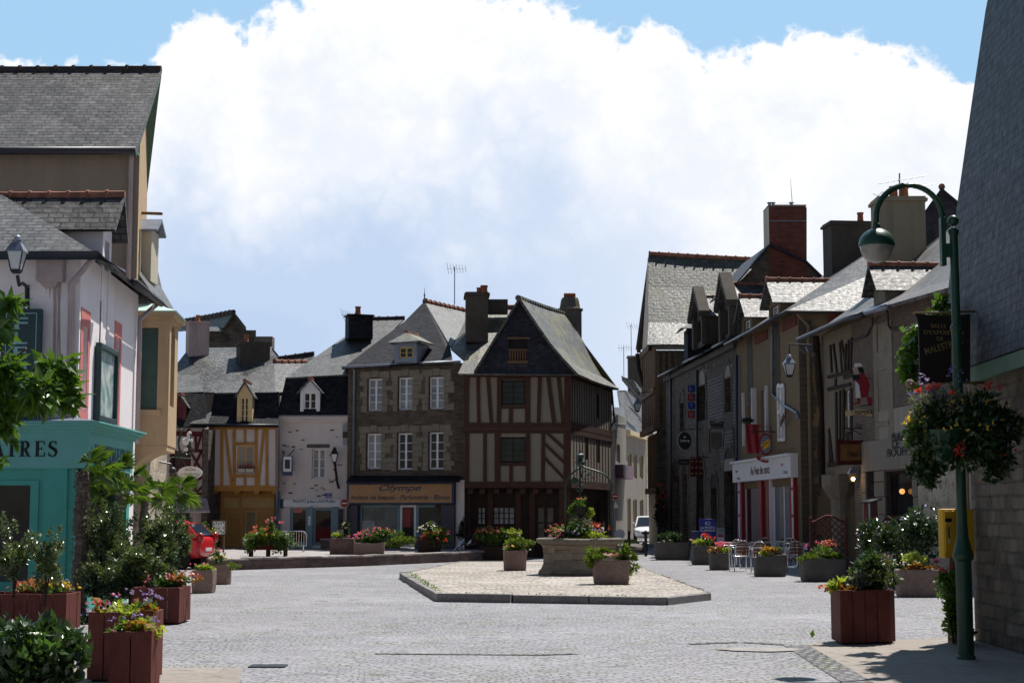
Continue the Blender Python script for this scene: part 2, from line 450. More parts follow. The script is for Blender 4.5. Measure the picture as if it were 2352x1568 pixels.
def glossy_mass(mb, c, r, k, n, ln, spr=9):
    """ragged shrub: clumps to the ground, loose sprigs breaking the outline"""
    c = V3(c); r = V3(r)
    for i in range(k):
        d = rnd_dir(); q = R.uniform(.1, .92); cc = c+V3((d.x*r.x, d.y*r.y, d.z*r.z))*q
        s = R.uniform(.22, .42); clump(mb, cc, (r.x*s, r.y*s, r.z*s*.9), n//k, ln, None, .2)
    for i in range(spr):
        a = R.uniform(0, 2*PI); e = R.uniform(-.1, 1.3); d = V3((math.cos(a)*math.cos(e), math.sin(a)*math.cos(e), math.sin(e)))
        p = c+V3((d.x*r.x, d.y*r.y, d.z*r.z))*.85; h = R.uniform(.08, .2)
        for j in range(5): clump(mb, p+(d*.6+Z*.6)*h*j/4*1.3, .03+.012*(4-j), 9, ln*.9, None, .2)
def flowers(mb, c, r, n, sz, top=True):
    c = V3(c); r = V3(r)
    for _ in range(n):
        d = rnd_dir()
        if top: d.z = abs(d.z)
        p = c+V3((d.x*r.x, d.y*r.y, d.z*r.z))*R.uniform(.9, 1.12)
        for _ in range(4):
            add_leaf(mb, p+rnd_dir()*sz*.3, rnd_dir(), (d+rnd_dir()*.5).normalized(), sz*R.uniform(.7, 1.1), sz*.8)
def plant(name, label, cat, base, specs, group=None, stems=None, stem_mat=None):
    """specs: list of (part, leaf material key, callable(mb))"""
    t = thing(name, label, cat, base, group)
    for part, mk, fn in specs:
        mb = MB(); fn(mb); mb.build(part, L[mk], t)
    if stems:
        mb = MB()
        for a, b, r in stems: mb.tube([a, (V3(a)+V3(b))/2+V3((R.uniform(-.03, .03), R.uniform(-.03, .03), 0)), b], [r, r*.8, r*.5], 6)
        mb.build('stem', stem_mat or M['timber_dark'], t)
    return t

# ---------------------------------------------------------------- facade pieces
def wallmesh(mb, w, q0, q1, z0, z1, holes=(), n=0.0, dep=.3):
    ss = sorted({q0, q1, *[min(max(h[i], q0), q1) for h in holes for i in (0, 1)]})
    zs = sorted({z0, z1, *[min(max(h[i], z0), z1) for h in holes for i in (2, 3)]})
    for a, b in zip(ss, ss[1:]):
        for c, d in zip(zs, zs[1:]):
            m, k = (a+b)/2, (c+d)/2
            if any(h[0] < m < h[1] and h[2] < k < h[3] for h in holes): continue
            mb.poly([w.P(a, c, n), w.P(b, c, n), w.P(b, d, n), w.P(a, d, n)])
    for a, b, c, d in holes:
        for p, q in (((a, c), (a, d)), ((a, d), (b, d)), ((b, d), (b, c)), ((b, c), (a, c))):
            mb.poly([w.P(*p, n), w.P(*q, n), w.P(*q, n-dep), w.P(*p, n-dep)])
def shell(mb, w, q0, q1, z0, z1, depth, n=0.0):
    """closed sides and back behind a facade"""
    a, b = w.P(q0, z0, n), w.P(q1, z0, n); k = -w.n*depth; h = Z*(z1-z0)
    mb.poly([a, a+h, a+h+k, a+k]); mb.poly([b, b+k, b+k+h, b+h]); mb.poly([a+k, a+k+h, b+k+h, b+k])
def window(root, w, rc, frame='white', pane='glass', n=0.0, inset=.14, fw=.06, cols=2, rows=4, bar=.022, name='window', mull=None, sill=None):
    q0, q1, z0, z1 = rc; mb = MB(); a, b = n-inset-.05, n-inset
    mb.wbox(w, q0, q0+fw, z0, z1, a, b); mb.wbox(w, q1-fw, q1, z0, z1, a, b)
    mb.wbox(w, q0+fw, q1-fw, z0, z0+fw, a, b); mb.wbox(w, q0+fw, q1-fw, z1-fw, z1, a, b)
    ml = mull or fw*1.3
    xs = [q0+fw+(q1-q0-2*fw)*i/cols for i in range(1, cols)]
    for x in xs: mb.wbox(w, x-ml/2, x+ml/2, z0+fw, z1-fw, a, b-.004)
    for j in range(1, rows):
        zz = z0+fw+(z1-z0-2*fw)*j/rows; mb.wbox(w, q0+fw, q1-fw, zz-bar/2, zz+bar/2, a+.008, b-.01)
    o = mb.build(name, M[frame], root)
    p = MB(); p.poly([w.P(q0+.01, z0+.01, a+.02), w.P(q1-.01, z0+.01, a+.02), w.P(q1-.01, z1-.01, a+.02), w.P(q0+.01, z1-.01, a+.02)])
    p.build('pane', M[pane], o)
    if sill:
        s = MB(); s.wbox(w, q0-.06, q1+.06, z0-.08, z0-.003, n-inset, n+.06); s.build('sill', M[sill], o)
    return o
def ridge(root, p, q, mat='ridge', r=.11, step=.42, name='ridge_tiles'):
    p, q = V3(p), V3(q); n = max(1, round((q-p).length/step)); pts = []; rr = []
    for i in range(n):
        for f, k in ((.0, 1.28), (.14, 1.28), (.15, 1.0), (.99, .95)):
            sag = -math.sin(PI*(i+f)/n)*.02*min(n, 6)/6
            pts.append(p+(q-p)*((i+f)/n)+Z*sag); rr.append(r*k*R.uniform(.97, 1.03))
    return MB().tube(pts, rr, 8).build(name, M[mat], root)
def pipe(root, pts, mat='zinc', r=.045, name='downpipe'):
    return MB().tube(pts, r, 8).build(name, M[mat], root, smooth=True)
def chimney(root, c, sx, sy, z0, z1, mat, rz=0.0, cap=.12, pots=(), pot_mat='pot', capmat=None):
    c = V3((c[0], c[1], 0)); mb = MB()
    mb.cbox(c+Z*z0, sx, sy, z1-z0-cap, rz)
    mb.cbox(c+Z*(z1-cap), sx+.14, sy+.14, cap*.6, rz); mb.cbox(c+Z*(z1-cap*.4), sx+.04, sy+.04, cap*.4, rz)
    o = mb.build('chimney', M[mat], root)
    for dx, dy, r, h in pots:
        k = V3((math.cos(rz)*dx-math.sin(rz)*dy, math.sin(rz)*dx+math.cos(rz)*dy, 0))
        MB().lathe(c+k+Z*z1, [(r*1.15, 0), (r*1.1, h*.12), (r*.9, h*.3), (r*.8, h*.8), (r*.98, h*.86), (r*.98, h), (r*.7, h), (r*.6, h*.7)], 12).build('chimney_pot', M[pot_mat], o, smooth=False)
    return o
def tim(mb, w, p, q, wid, i=[0], n=.0, dep=.05):
    i[0] = (i[0]+1) % 9
    a, b = w.pt(*p, n), w.pt(*q, n)
    mb.beam(a-w.n*.02, b-w.n*.02, wid*.76*R.uniform(.9, 1.1), dep+.02+i[0]*.0017, w.n)
def text(root, w, s, q, z, hgt, mat, n, wid=None, name='lettering', bold=0.0, shear=0.0, rot=0.0, ext=.004, arc=0.0):
    cu = bpy.data.curves.new('txt', 'FONT'); cu.body = s; cu.align_x = 'CENTER'; cu.offset = bold; cu.shear = shear; cu.extrude = .0
    ob = bpy.data.objects.new('txt', cu); COL.objects.link(ob)
    dg = bpy.context.evaluated_depsgraph_get(); me = bpy.data.meshes.new_from_object(ob.evaluated_get(dg))
    bpy.data.objects.remove(ob); bpy.data.curves.remove(cu)
    xs = [v.co.x for v in me.vertices]; ys = [v.co.y for v in me.vertices]
    x0, x1, y0, y1 = min(xs), max(xs), min(ys), max(ys)
    ky = hgt/(y1-y0); kx = (wid/(x1-x0)) if wid else ky
    org = ORG[root.name]; cr, sr = math.cos(rot), math.sin(rot)
    for v in me.vertices:
        x, y = (v.co.x-(x0+x1)/2)*kx, (v.co.y-(y0+y1)/2)*ky
        y += arc*x*x
        x, y = x*cr-y*sr, x*sr+y*cr
        v.co = w.P(q+x, z+y, n)-org
    me.name = name; me.materials.clear(); me.materials.append(M[mat])
    o = bpy.data.objects.new(name, me); COL.objects.link(o); o.parent = root; ORG[o.name] = org
    m = o.modifiers.new('Solidify', 'SOLIDIFY'); m.thickness = .006; m.offset = 0
    return o
# ================================================================ camera, light, sky
cam = bpy.data.cameras.new('camera'); camo = bpy.data.objects.new('camera', cam); COL.objects.link(camo)
cam.sensor_width = 36; cam.lens = 36*F/2352; cam.clip_end = 2000; cam.clip_start = .1
camo.location = (0, 0, CZ); camo.rotation_euler = (PI/2+PITCH, 0, 0); scene.camera = camo
sun = bpy.data.lights.new('sun', 'SUN'); sun.energy = 5.0; sun.angle = math.radians(.53); sun.color = (1, .955, .89)
suno = bpy.data.objects.new('sun', sun); COL.objects.link(suno); suno.rotation_euler = SUN.to_track_quat('Z', 'Y').to_euler()
scene.view_settings.view_transform = 'Standard'; scene.view_settings.look = 'None'; scene.view_settings.exposure = EXPOSURE = 0.4

wd = bpy.data.worlds.new('World'); scene.world = wd; wd.use_nodes = True
t = wd.node_tree; N = t.nodes; N.clear()
def nd(k, **kw):
    x = N.new(k)
    for a, b in kw.items(): setattr(x, a, b)
    return x
def mth(op, a, b=None, c=None):
    m = nd('ShaderNodeMath', operation=op)
    for i, s in enumerate((a, b, c)):
        if s is None: continue
        if hasattr(s, 'is_output'): t.links.new(s, m.inputs[i])
        else: m.inputs[i].default_value = s
    return m.outputs[0]
sky = nd('ShaderNodeTexSky', sky_type='NISHITA'); sky.sun_disc = False
sky.sun_elevation = math.asin(SUN.z); sky.sun_rotation = math.atan2(SUN.x, SUN.y); sky.altitude = 50; sky.air_density = 1.0; sky.dust_density = .4; sky.ozone_density = 1.5
bg1 = nd('ShaderNodeBackground'); bg1.inputs[1].default_value = .05; t.links.new(sky.outputs[0], bg1.inputs[0])
tc = nd('ShaderNodeTexCoord'); sx = nd('ShaderNodeSeparateXYZ'); t.links.new(tc.outputs['Generated'], sx.inputs[0])
yy = mth('MAXIMUM', sx.outputs[1], .05)
ax = mth('DIVIDE', sx.outputs[0], yy); ay = mth('DIVIDE', sx.outputs[2], yy)
front = nd('ShaderNodeMapRange'); front.interpolation_type = 'SMOOTHSTEP'; t.links.new(sx.outputs[1], front.inputs[0]); front.inputs[1].default_value = .35; front.inputs[2].default_value = .6
def fcurve(sock, pts):
    c = nd('ShaderNodeFloatCurve'); cv = c.mapping.curves[0]
    pts = sorted(pts)
    cv.points[0].location = pts[0]; cv.points[1].location = pts[-1]
    for p in pts[1:-1]: cv.points.new(*p)
    for p in cv.points: p.handle_type = 'VECTOR'
    c.mapping.update(); t.links.new(sock, c.inputs[1]); return c.outputs[0]
top = []
for u, v in [(0, 150), (200, 170), (340, 190), (375, 90), (400, 60), (440, 40), (520, 38), (545, 95), (560, 115), (590, 55), (640, 25), (700, -15), (1000, -30), (1230, 0), (1290, 40), (1370, 55), (1450, 90), (1490, 65), (1545, 68), (1570, 115), (1630, 158), (1665, 138), (1740, 128), (1800, 95), (1890, 82), (1960, 88), (2040, 118), (2130, 150), (2220, 205), (2350, 190)]:
    d = ray(u, v); top.append(((d.x/d.y+1.2)/2.4, d.z/d.y/.6))
top = [(0.0, .1), (.15, .3)]+top+[(.85, .3), (1.0, .1)]
axn = mth('MULTIPLY_ADD', ax, 1/2.4, .5)
cvec = nd('ShaderNodeCombineXYZ'); t.links.new(ax, cvec.inputs[0]); t.links.new(ay, cvec.inputs[1])
def nz(scale, det, rough, sx_=1.0):
    n = nd('ShaderNodeTexNoise'); n.inputs['Scale'].default_value = scale; n.inputs['Detail'].default_value = det; n.inputs['Roughness'].default_value = rough
    t.links.new(cvec.outputs[0], n.inputs['Vector']); return n.outputs[0]
n1 = nz(26, 8, .6); n2 = nz(7, 5, .5); n3 = nz(3.6, 5, .5)
tp = mth('MULTIPLY', fcurve(axn, top), .6)
dep0 = mth('SUBTRACT', tp, ay)
bil = mth('ABSOLUTE', mth('SUBTRACT', nz(34, 6, .55), .5))
dep = mth('ADD', dep0, mth('MULTIPLY_ADD', n1, .034, -.017)); dep = mth('ADD', dep, mth('MULTIPLY_ADD', bil, -.09, .009))
mk = nd('ShaderNodeMapRange'); mk.interpolation_type = 'SMOOTHSTEP'; t.links.new(dep, mk.inputs[0]); mk.inputs[1].default_value = -.003; mk.inputs[2].default_value = .009
# thin haze veil on the far left of the cloud
mask = mth('MULTIPLY', mk.outputs[0], front.outputs[0])
shade_bias = fcurve(axn, [(0, .45), (.33, .45), (.385, .75), (.42, .95), (.48, .95), (.52, .75), (.56, .5), (.62, .4), (.66, .3), (1, .3)])
dd = mth('ADD', dep, mth('MULTIPLY_ADD', n2, .22, -.11)); dd = mth('ADD', dd, mth('MULTIPLY_ADD', n3, .24, -.12)); dd = mth('ADD', dd, mth('MULTIPLY_ADD', bil, -.05, .006))
sh = nd('ShaderNodeMapRange'); sh.interpolation_type = 'SMOOTHSTEP'; t.links.new(dd, sh.inputs[0]); sh.inputs[1].default_value = .03; sh.inputs[2].default_value = .19
low = nd('ShaderNodeMapRange'); low.interpolation_type = 'SMOOTHSTEP'; t.links.new(ay, low.inputs[0]); low.inputs[1].default_value = .21; low.inputs[2].default_value = .11
shv = mth('MULTIPLY', sh.outputs[0], shade_bias)
leftlow = fcurve(axn, [(0, .95), (.40, .95), (.5, .9), (.54, .65), (.575, .35), (.6, .2), (1, .2)])
shv = mth('MAXIMUM', shv, mth('MULTIPLY', low.outputs[0], mth('MULTIPLY', leftlow, mth('MULTIPLY_ADD', n3, 1.3, .35))))
soft = nd('ShaderNodeMapRange'); soft.interpolation_type = 'SMOOTHSTEP'; t.links.new(mth('ADD', nz(11, 7, .55), mth('MULTIPLY', bil, -.35)), soft.inputs[0]); soft.inputs[1].default_value = .36; soft.inputs[2].default_value = .62; soft.inputs[3].default_value = 0; soft.inputs[4].default_value = .34
dpt = nd('ShaderNodeMapRange'); t.links.new(dep, dpt.inputs[0]); dpt.inputs[1].default_value = .012; dpt.inputs[2].default_value = .05
shv = mth('MAXIMUM', shv, mth('MULTIPLY', soft.outputs[0], dpt.outputs[0]))
cc = nd('ShaderNodeMix', data_type='RGBA'); t.links.new(shv, cc.inputs[0])
cc.inputs[6].default_value = (.79, .79, .805, 1); cc.inputs[7].default_value = (.40, .505, .675, 1)
bg2 = nd('ShaderNodeBackground'); t.links.new(cc.outputs[2], bg2.inputs[0]); bg2.inputs[1].default_value = 1.0
veil = nd('ShaderNodeBackground'); veil.inputs[0].default_value = (.33, .54, .76, 1); veil.inputs[1].default_value = 1.0
vm = nd('ShaderNodeMixShader'); t.links.new(mth('MULTIPLY', front.outputs[0], .85), vm.inputs[0]); t.links.new(bg1.outputs[0], vm.inputs[1]); t.links.new(veil.outputs[0], vm.inputs[2])
mx = nd('ShaderNodeMixShader'); t.links.new(mask, mx.inputs[0]); t.links.new(vm.outputs[0], mx.inputs[1]); t.links.new(bg2.outputs[0], mx.inputs[2])
ow = nd('ShaderNodeOutputWorld'); t.links.new(mx.outputs[0], ow.inputs[0])

# ================================================================ ground
def cobble(name, c1, c2, cm, bw, bh, mort, fan=.35, per=1.5, bump=.5, big=.5, moss=None, wob=.05):
    t = NT(name); v = t.coord('Object')
    s = t.add('ShaderNodeSeparateXYZ'); t.lk(v, s.inputs[0])
    def m(op, a, b=None):
        q = t.add('ShaderNodeMath', operation=op)
        for i, z in enumerate((a, b)):
            if z is None: continue
            if hasattr(z, 'is_output'): t.lk(z, q.inputs[i])
            else: q.inputs[i].default_value = z
        return q.outputs[0]
    arc = m('MULTIPLY', m('ABSOLUTE', m('SINE', m('MULTIPLY', s.outputs[0], PI/per))), fan)
    c = t.add('ShaderNodeCombineXYZ'); t.lk(s.outputs[0], c.inputs[0]); t.lk(m('ADD', s.outputs[1], arc), c.inputs[1])
    w = warp(t, warp(t, c.outputs[0], wob*5, .55), wob, 5.5)
    b = bricks(t, w, bw, bh, mort, c1, c2, cm, .5, .3)
    base = t.mix(t.ramp(t.noise(v, .35, 5, .6), .35, .7), b.outputs[0], t.mix(.5, b.outputs[0], c2))
    base = t.mix(t.ramp(t.noise(v, 9, 4, .7), .45, .75), base, sc3(c1, .72))
    base = t.mix(t.ramp(t.noise(v, .8, 6, .7), .55, .72), base, t.mix(.5, base, sc3(c1, .55)))
    base = t.mix(t.ramp(t.noise(v, .22, 7, .7), .5, .68), base, t.mix(.35, base, sc3(c2, 1.2)))
    base = t.mix(t.ramp(t.noise(w, 3.2, 2), .62, .68), base, sc3(c1, .7))
    if moss:
        mm = m('MULTIPLY', b.outputs[1], t.ramp(t.noise(v, 1.3, 4, .6), .52, .62))
        base = t.mix(mm, base, moss)
    t.col(base); t.set(.78, .28)
    h = m('SUBTRACT', m('MULTIPLY', t.noise(w, 14, 5, .7), .8), b.outputs[1]); t.bump(h, bump, .022); return t.m
M['setts'] = cobble('grey_setts', (.228, .222, .238), (.342, .334, .356), (.055, .052, .05), .16, .11, .014, moss=(.08, .10, .035), wob=.15, per=1.9)
M['island'] = cobble('island_cobbles', (.33, .285, .255), (.60, .54, .49), (.11, .09, .075), .26, .19, .034, 0, 1, 1, wob=.14, moss=(.10, .13, .03))
M['slabs'] = cobble('pale_slabs', (.25, .215, .185), (.30, .26, .225), (.16, .14, .12), 1.5, 1.1, .008, 0, 1, .15)
M['terrace'] = cobble('terrace_setts', (.30, .27, .26), (.42, .39, .37), (.16, .14, .13), .2, .14, .014, .2)
mb = MB(); S = 900
mb.poly([(-S, -S/3, 0), (S, -S/3, 0), (S, S, 0), (-S, S, 0)]); struct('ground', mb, M['setts'])
def sheet(name, pts, mat, z=.004): mb = MB(); mb.poly([G(u, v, z) for u, v in pts]); return struct(name, mb, M[mat])
sheet('pavement', [(150, 1531), (556, 1533), (520, 1700), (60, 1700)], 'slabs')
sheet('footpath', [(1800, 1482), (1900, 1474), (2230, 1462), (2352, 1484), (2700, 1560), (2700, 1760), (2060, 1760), (1935, 1568)], 'slabs')

M['dark_setts'] = cobble('dark_setts', (.15, .145, .15), (.26, .25, .26), (.03, .03, .028), .13, .2, .03, 0, 1, .8, wob=.08, moss=(.07, .09, .03))
def course(pts, wid):
    p = [G(u, v, .009) for u, v in pts]; mb = MB()
    for a, b in zip(p, p[1:]):
        n = V3((-(b-a).y, (b-a).x, 0)).normalized()*wid; mb.poly([a, b, b+n, a+n])
    struct('gutter_course', mb, M['dark_setts'])
course([(860, 1500), (1100, 1502), (1250, 1503), (1330, 1500)], .10); course([(1590, 1478), (1700, 1474), (1800, 1480)], .14); course([(1800, 1480), (1935, 1566), (2060, 1755)], .3)
t = NT('repair_mortar'); v = t.coord('Object'); t.col(t.mix(t.ramp(t.noise(v, 5, 6), .3, .7), (.25, .235, .22), (.34, .325, .31))); t.set(.9, .2); M['repair'] = t.m
mb = MB(); c = G(1745, 1490, .013); mb.poly([c+V3((.5*math.cos(a)*R.uniform(.8, 1.1), .3*math.sin(a)*R.uniform(.8, 1.1), 0)) for a in [2*PI*i/18 for i in range(18)]]); struct('repair_patch', mb, M['repair'])
# island: octagonal raised cobbled platform with kerb
isl = [V3(p) for p in ((-2.84, 40.8, 0), (-1.39, 29.9, 0), (2.75, 28.75, 0), (3.74, 30.5, 0), (3.55, 49.0, 0), (2.4, 51.0, 0), (-1.6, 50.5, 0))]
cen = sum(isl, V3())/len(isl)
inner = [p+(cen-p).normalized()*.22 for p in isl]
mb = MB(); mb.poly([p+Z*.135 for p in inner]); struct('cobbled_platform', mb, M['island'])
rj = lambda: V3((R.uniform(-.012, .012), R.uniform(-.012, .012), 0))
mb = MB()
for i in range(len(isl)):
    a, b, c, d = isl[i], isl[(i+1) % len(isl)], inner[(i+1) % len(isl)], inner[i]
    n = max(1, round((b-a).length/1.4))
    for k in range(n):
        f0, f1 = (k+.004)/n, (k+.996)/n
        f0 += .003; f1 -= .003; q = [a.lerp(b, f0)+rj(), a.lerp(b, f1)+rj(), d.lerp(c, f1), d.lerp(c, f0)]
        dz = R.uniform(-.012, .012); mb.prism([p-Z*.02 for p in q], Z*(.165+dz))
struct('platform_kerb', mb, M['kerb'], bevel=.012)
mb = MB()
for _ in range(480):
    i = R.choice([0, 0, 0, 1, 3]); f = R.random(); p = inner[i].lerp(inner[(i+1) % len(isl)], f)+(cen-inner[i]).normalized()*R.uniform(-.02, .12)
    if mnoise.noise(p*1.5) < -.1: continue
    add_leaf(mb, V3((p.x, p.y, .137)), (rnd_dir()+Z*.8), rnd_dir(), R.uniform(.03, .07), .02)
o = mb.build('weeds', L['green'], None); o['kind'] = 'stuff'

# terrace behind a low rubble wall
TZ = .30
wl = [V3((-8.4, 46.3, 0)), V3((-4.6, 50.3, 0)), V3((-.35, 57.2, 0))]
mb = MB(); mb.prism([V3((-8.45, 46.6, 0)), V3((-4.9, 50.5, 0)), V3((-.6, 57.6, 0)), V3((-1.2, 64, 0)), V3((-13.8, 64, 0)), V3((-13.5, 58, 0))], Z*TZ)
struct('terrace', mb, M['terrace'])
lw = thing('low_wall', 'low dark red rubble wall with pale flat coping along the terrace edge', 'wall', wl[0])
mb, mc = MB(), MB()
for a, b in zip(wl[:-1], wl[1:]):
    d = (b-a); nn = V3((-d.y, d.x, 0)).normalized()
    mb.box(a, d, nn*.38, Z*.27)
    n = max(2, round(d.length/.55)); f = 0
    for k in range(n):
        f0, f1 = (k+.03)/n, (k+.97)/n; zt = .27+R.uniform(-.015, .012)
        o0 = R.uniform(.0, .05)
        mc.box(a+d*f0-nn*o0+Z*zt, d*(f1-f0), nn*(.42+o0), Z*R.uniform(.05, .075))
mb.build('wall_body', M['wall_low'], lw); mc.jitter(.012, 4).build('coping', M['coping'], lw, bevel=.015)
l2 = thing('stone_step', 'short low rubble step in front of the photo shop behind the barrier', 'wall', at(760, 1260, 60))
W2 = Wall((at(736, 1262, 60.5).x, 60.5), (at(822, 1262, 60.5).x, 60.5)); mb = MB(); mb.wbox(W2, 0, W2.L, TZ, TZ+.34, -.5, 0); mb.build('step_body', M['wall_low'], l2)
mb = MB(); mb.wbox(W2, -.02, W2.L+.02, TZ+.34, TZ+.39, -.52, .02); mb.build('coping', M['coping'], l2)
# drain
dg = thing('drain_grate', 'black slotted drain grate set in the paving beside the big planter', 'drain', G(612, 1530))
a, b = G(570, 1533), G(652, 1533); mb = MB(); Y = b.x-a.x
mb.box(a+Z*.002, V3((Y, 0, 0)), V3((0, .02, 0)), Z*.012); mb.box(a+V3((0, .26, .002)), V3((Y, 0, 0)), V3((0, .02, 0)), Z*.012)
for i in range(15): mb.box(a+V3((Y*i/14-.008, .02, .002)), V3((.018, 0, 0)), V3((0, .24, 0)), Z*.010)
mb.build('grate_bars', M['black'], dg)
mb = MB(); mb.poly([a+Z*.006, a+V3((Y, 0, .006)), a+V3((Y, .28, .006)), a+V3((0, .28, .006))]); mb.build('grate_pit', M['sign_black'], dg)
lf = thing('fallen_leaf', 'single green leaf lying on the setts before the red planter', 'leaf', G(1865, 1462))
mb = MB(); p = G(1865, 1466); add_leaf(mb, p+Z*.01, V3((.2, .1, 1)), V3((.3, -1, .3)), .11, .075); mb.build('blade', L['green'], lf)
# ================================================================ left side of the square
def lantern(root, c, h=.75, r=.2, glass='lamp_glass', body='zinc'):
    """four sided street lantern hanging or standing with its bottom at c"""
    c = V3(c)
    mb = MB(); mb.lathe(c, [(r*.55, h*.10), (r, h*.55)], 4, caps=True); mb.build('lamp_pane', M[glass], root)
    mb = MB()
    for j in range(4):
        a = 2*PI*(j+.5)/4; d = V3((math.cos(a), math.sin(a), 0))
        mb.tube([c+d*r*.56+Z*h*.09, c+d*r*1.02+Z*h*.56], r*.07, 5)
    mb.lathe(c, [(r*.4, h*.0), (r*.62, h*.06), (r*.62, h*.1)], 4); mb.build('lamp_cage', M['black'], root)
    mb = MB(); mb.lathe(c, [(r*1.15, h*.55), (r*1.12, h*.6), (r*.55, h*.80), (r*.5, h*.80)], 4)
    mb.lathe(c, [(r*.42, h*.80), (r*.45, h*.88), (r*.28, h*.9), (r*.3, h*.95), (r*.12, h*1.0)], 12); mb.build('lamp_hood', M[body], root)
    return root

# ---- pink house with teal flower shop
WF, WS = Wall((-12.5, 27.2), (-7.3, 27.0)), Wall((-7.3, 27.0), (-7.6, 32.5))
EZ = 5.92
ph = thing('corner_house', 'pink rendered corner house with coral window surrounds above a teal shopfront', 'house', (-7.3, 27, 0))
mb = MB(); r1 = WS.rect(188, 750, 199, 945); r2 = WS.rect(264, 775, 272, 990)
dw = WS.rect(236, 560, 245, 722)
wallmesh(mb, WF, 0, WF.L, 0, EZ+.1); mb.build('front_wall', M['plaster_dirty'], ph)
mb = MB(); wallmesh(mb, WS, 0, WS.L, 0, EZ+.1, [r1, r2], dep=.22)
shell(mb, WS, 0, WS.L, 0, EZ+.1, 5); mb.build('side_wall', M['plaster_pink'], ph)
for rc, k in ((r1, .28), (r2, .26)):
    mb = MB(); a, b, c, d = rc
    mb.wbox(WS, a-k*.7, a, c-.16, d+.3, 0, .012); mb.wbox(WS, b, b+k*.6, c-.16, d+.3, 0, .012)
    mb.wbox(WS, a, b, d, d+.3, 0, .012); mb.wbox(WS, a, b, c-.16, c, 0, .012); o = mb.build('window_surround', M['coral'], ph)
    mb = MB(); mb.poly([WS.P(a, c, -.16), WS.P(b, c, -.16), WS.P(b, d, -.16), WS.P(a, d, -.16)]); mb.build('closed_shutter', M['red'], o)
# roof: hipped slates
E = 5.95; mb = MB()
hx = [V3((-13, 26.72, E)), V3((-6.98, 26.7, E)), V3((-9.4, 29.1, 7.45)), V3((-13, 29.1, 7.45))]
mb.slab(hx, .07); mb.slab([V3((-6.98, 26.7, E)), V3((-7.27, 32.8, E)), V3((-9.4, 31.2, 7.45)), V3((-9.4, 29.1, 7.45))], .07)
mb.slab([V3((-13, 29.1, 7.45)), V3((-9.4, 29.1, 7.45)), V3((-9.4, 31.2, 7.45)), V3((-7.27, 32.8, E)), V3((-13, 33, E))], .07)
mb.build('roof', M['slate_left'], ph)
pipe(ph, [V3((-13, 26.66, E-.05)), V3((-6.93, 26.64, E-.05)), V3((-7.0, 28.6, E-.05))], 'gutter', .075, 'gutter')
pipe(ph, [V3((-7.05, 29.75, E-.05)), V3((-7.21, 32.85, E-.05))], 'gutter', .075, 'gutter')
pipe(ph, [V3((-7.0, 26.72, E-.06)), WF.P(WF.L-.14, 5.45, .09), WF.P(WF.L-.12, 4.9, .09), WF.P(WF.L-.12, 3.2, .09)], 'pipe_pink', .05)
pipe(ph, [V3((-7.24, 32.7, E-.06)), WS.P(WS.L-.25, 5.5, .08), WS.P(WS.L-.22, 5.2, .08), WS.P(WS.L-.22, 3.0, .08)], 'pipe_pink', .05)
# wall dormer on the side street
ds0, ds1 = WS.hit(233, 600)[0], WS.hit(253, 600)[0]
dm = MB(); wd_ = (WS.hit(237, 640)[0], WS.hit(247, 640)[0], 4.75, 6.55)
wallmesh(dm, WS, ds0, ds1, 4.5, 6.75, [wd_], n=.02, dep=.15)
pA = WS.P(ds0, 5.4, .02); pB = WS.P(ds1, 5.4, .02)
for p in (pA, pB): dm.poly([p, p+Z*1.35, p+Z*1.35-WS.n*2.2, p-WS.n*2.2])
apex = WS.P((ds0+ds1)/2, 7.35, .02); dm.poly([WS.P(ds0, 6.75, .02), WS.P(ds1, 6.75, .02), apex])
d_ = dm.build('dormer', M['plaster_pink'], ph)
mb = MB(); mb.poly([WS.P(wd_[0], wd_[2], -.1), WS.P(wd_[1], wd_[2], -.1), WS.P(wd_[1], wd_[3], -.1), WS.P(wd_[0], wd_[3], -.1)]); mb.build('dormer_pane', M['glass_ochre'], d_)
ry = WS.P((ds0+ds1)/2, 7.42, .32); mb = MB()
ea, eb = WS.P(ds0-.28, 6.66, .28), WS.P(ds1+.28, 6.66, .28); bk = V3((-4.6, 0, 0))
mb.slab([ea, ry, ry+bk, ea+bk], .06); mb.slab([eb, ry, ry+bk, eb+bk], .06); mb.build('dormer_roof', M['slate_left'], d_)
ridge(d_, ry+bk, ry, 'ridge', .075, .36)
# teal shopfront
WT, WTS = Wall((-12.5, 26.62), (-6.98, 26.6)), Wall((-6.98, 26.6), (-7.09, 30.2))
FZ0, FZ1 = WT.hit(100, 1075)[1], 2.98
mb = MB(); mb.wbox(WT, 0, WT.L, FZ0, FZ1, -.36, 0); mb.wbox(WTS, .01, WTS.L, FZ0, FZ1, -.3, -.003); fas = mb.build('fascia', M['teal_fascia'], ph)
mb = MB()
for k, (z0, z1, n) in enumerate(((2.94, 2.99, .04), (2.99, 3.04, .1), (3.04, 3.09, .17), (3.09, 3.115, .22))):
    a = V3((-12.5, 26.62-n, z0)); b = V3((-6.98+n, 26.6-n, z0)); c = V3((-7.09+n, 30.2+n*.6, z0)); 
    mb.prism([a, b, c, c-V3((.5+n, 0, 0)), V3((-7.5, 27.2, z0)), V3((-12.5, 27.2, z0))], Z*(z1-z0))
mb.build('cornice', M['teal_fascia'], ph)
mb = MB(); mb.prism([V3((-12.4, 26.66-.15, 3.12)), V3((-6.86, 26.5, 3.12)), V3((-6.96, 30.1, 3.12)), V3((-7.3, 30.1, 3.2)), V3((-7.3, 27.0, 3.2)), V3((-12.4, 27.0, 3.2))], Z*.012); mb.build('cornice_flashing', M['zinc'], ph)
mb = MB(); q = lambda u: WT.hit(u, 1200)[0]
mb.wbox(WT, q(97), q(150), 0, FZ0, -.3, -.03); mb.wbox(WT, q(150), q(166), 0, FZ0, -.3, -.10)
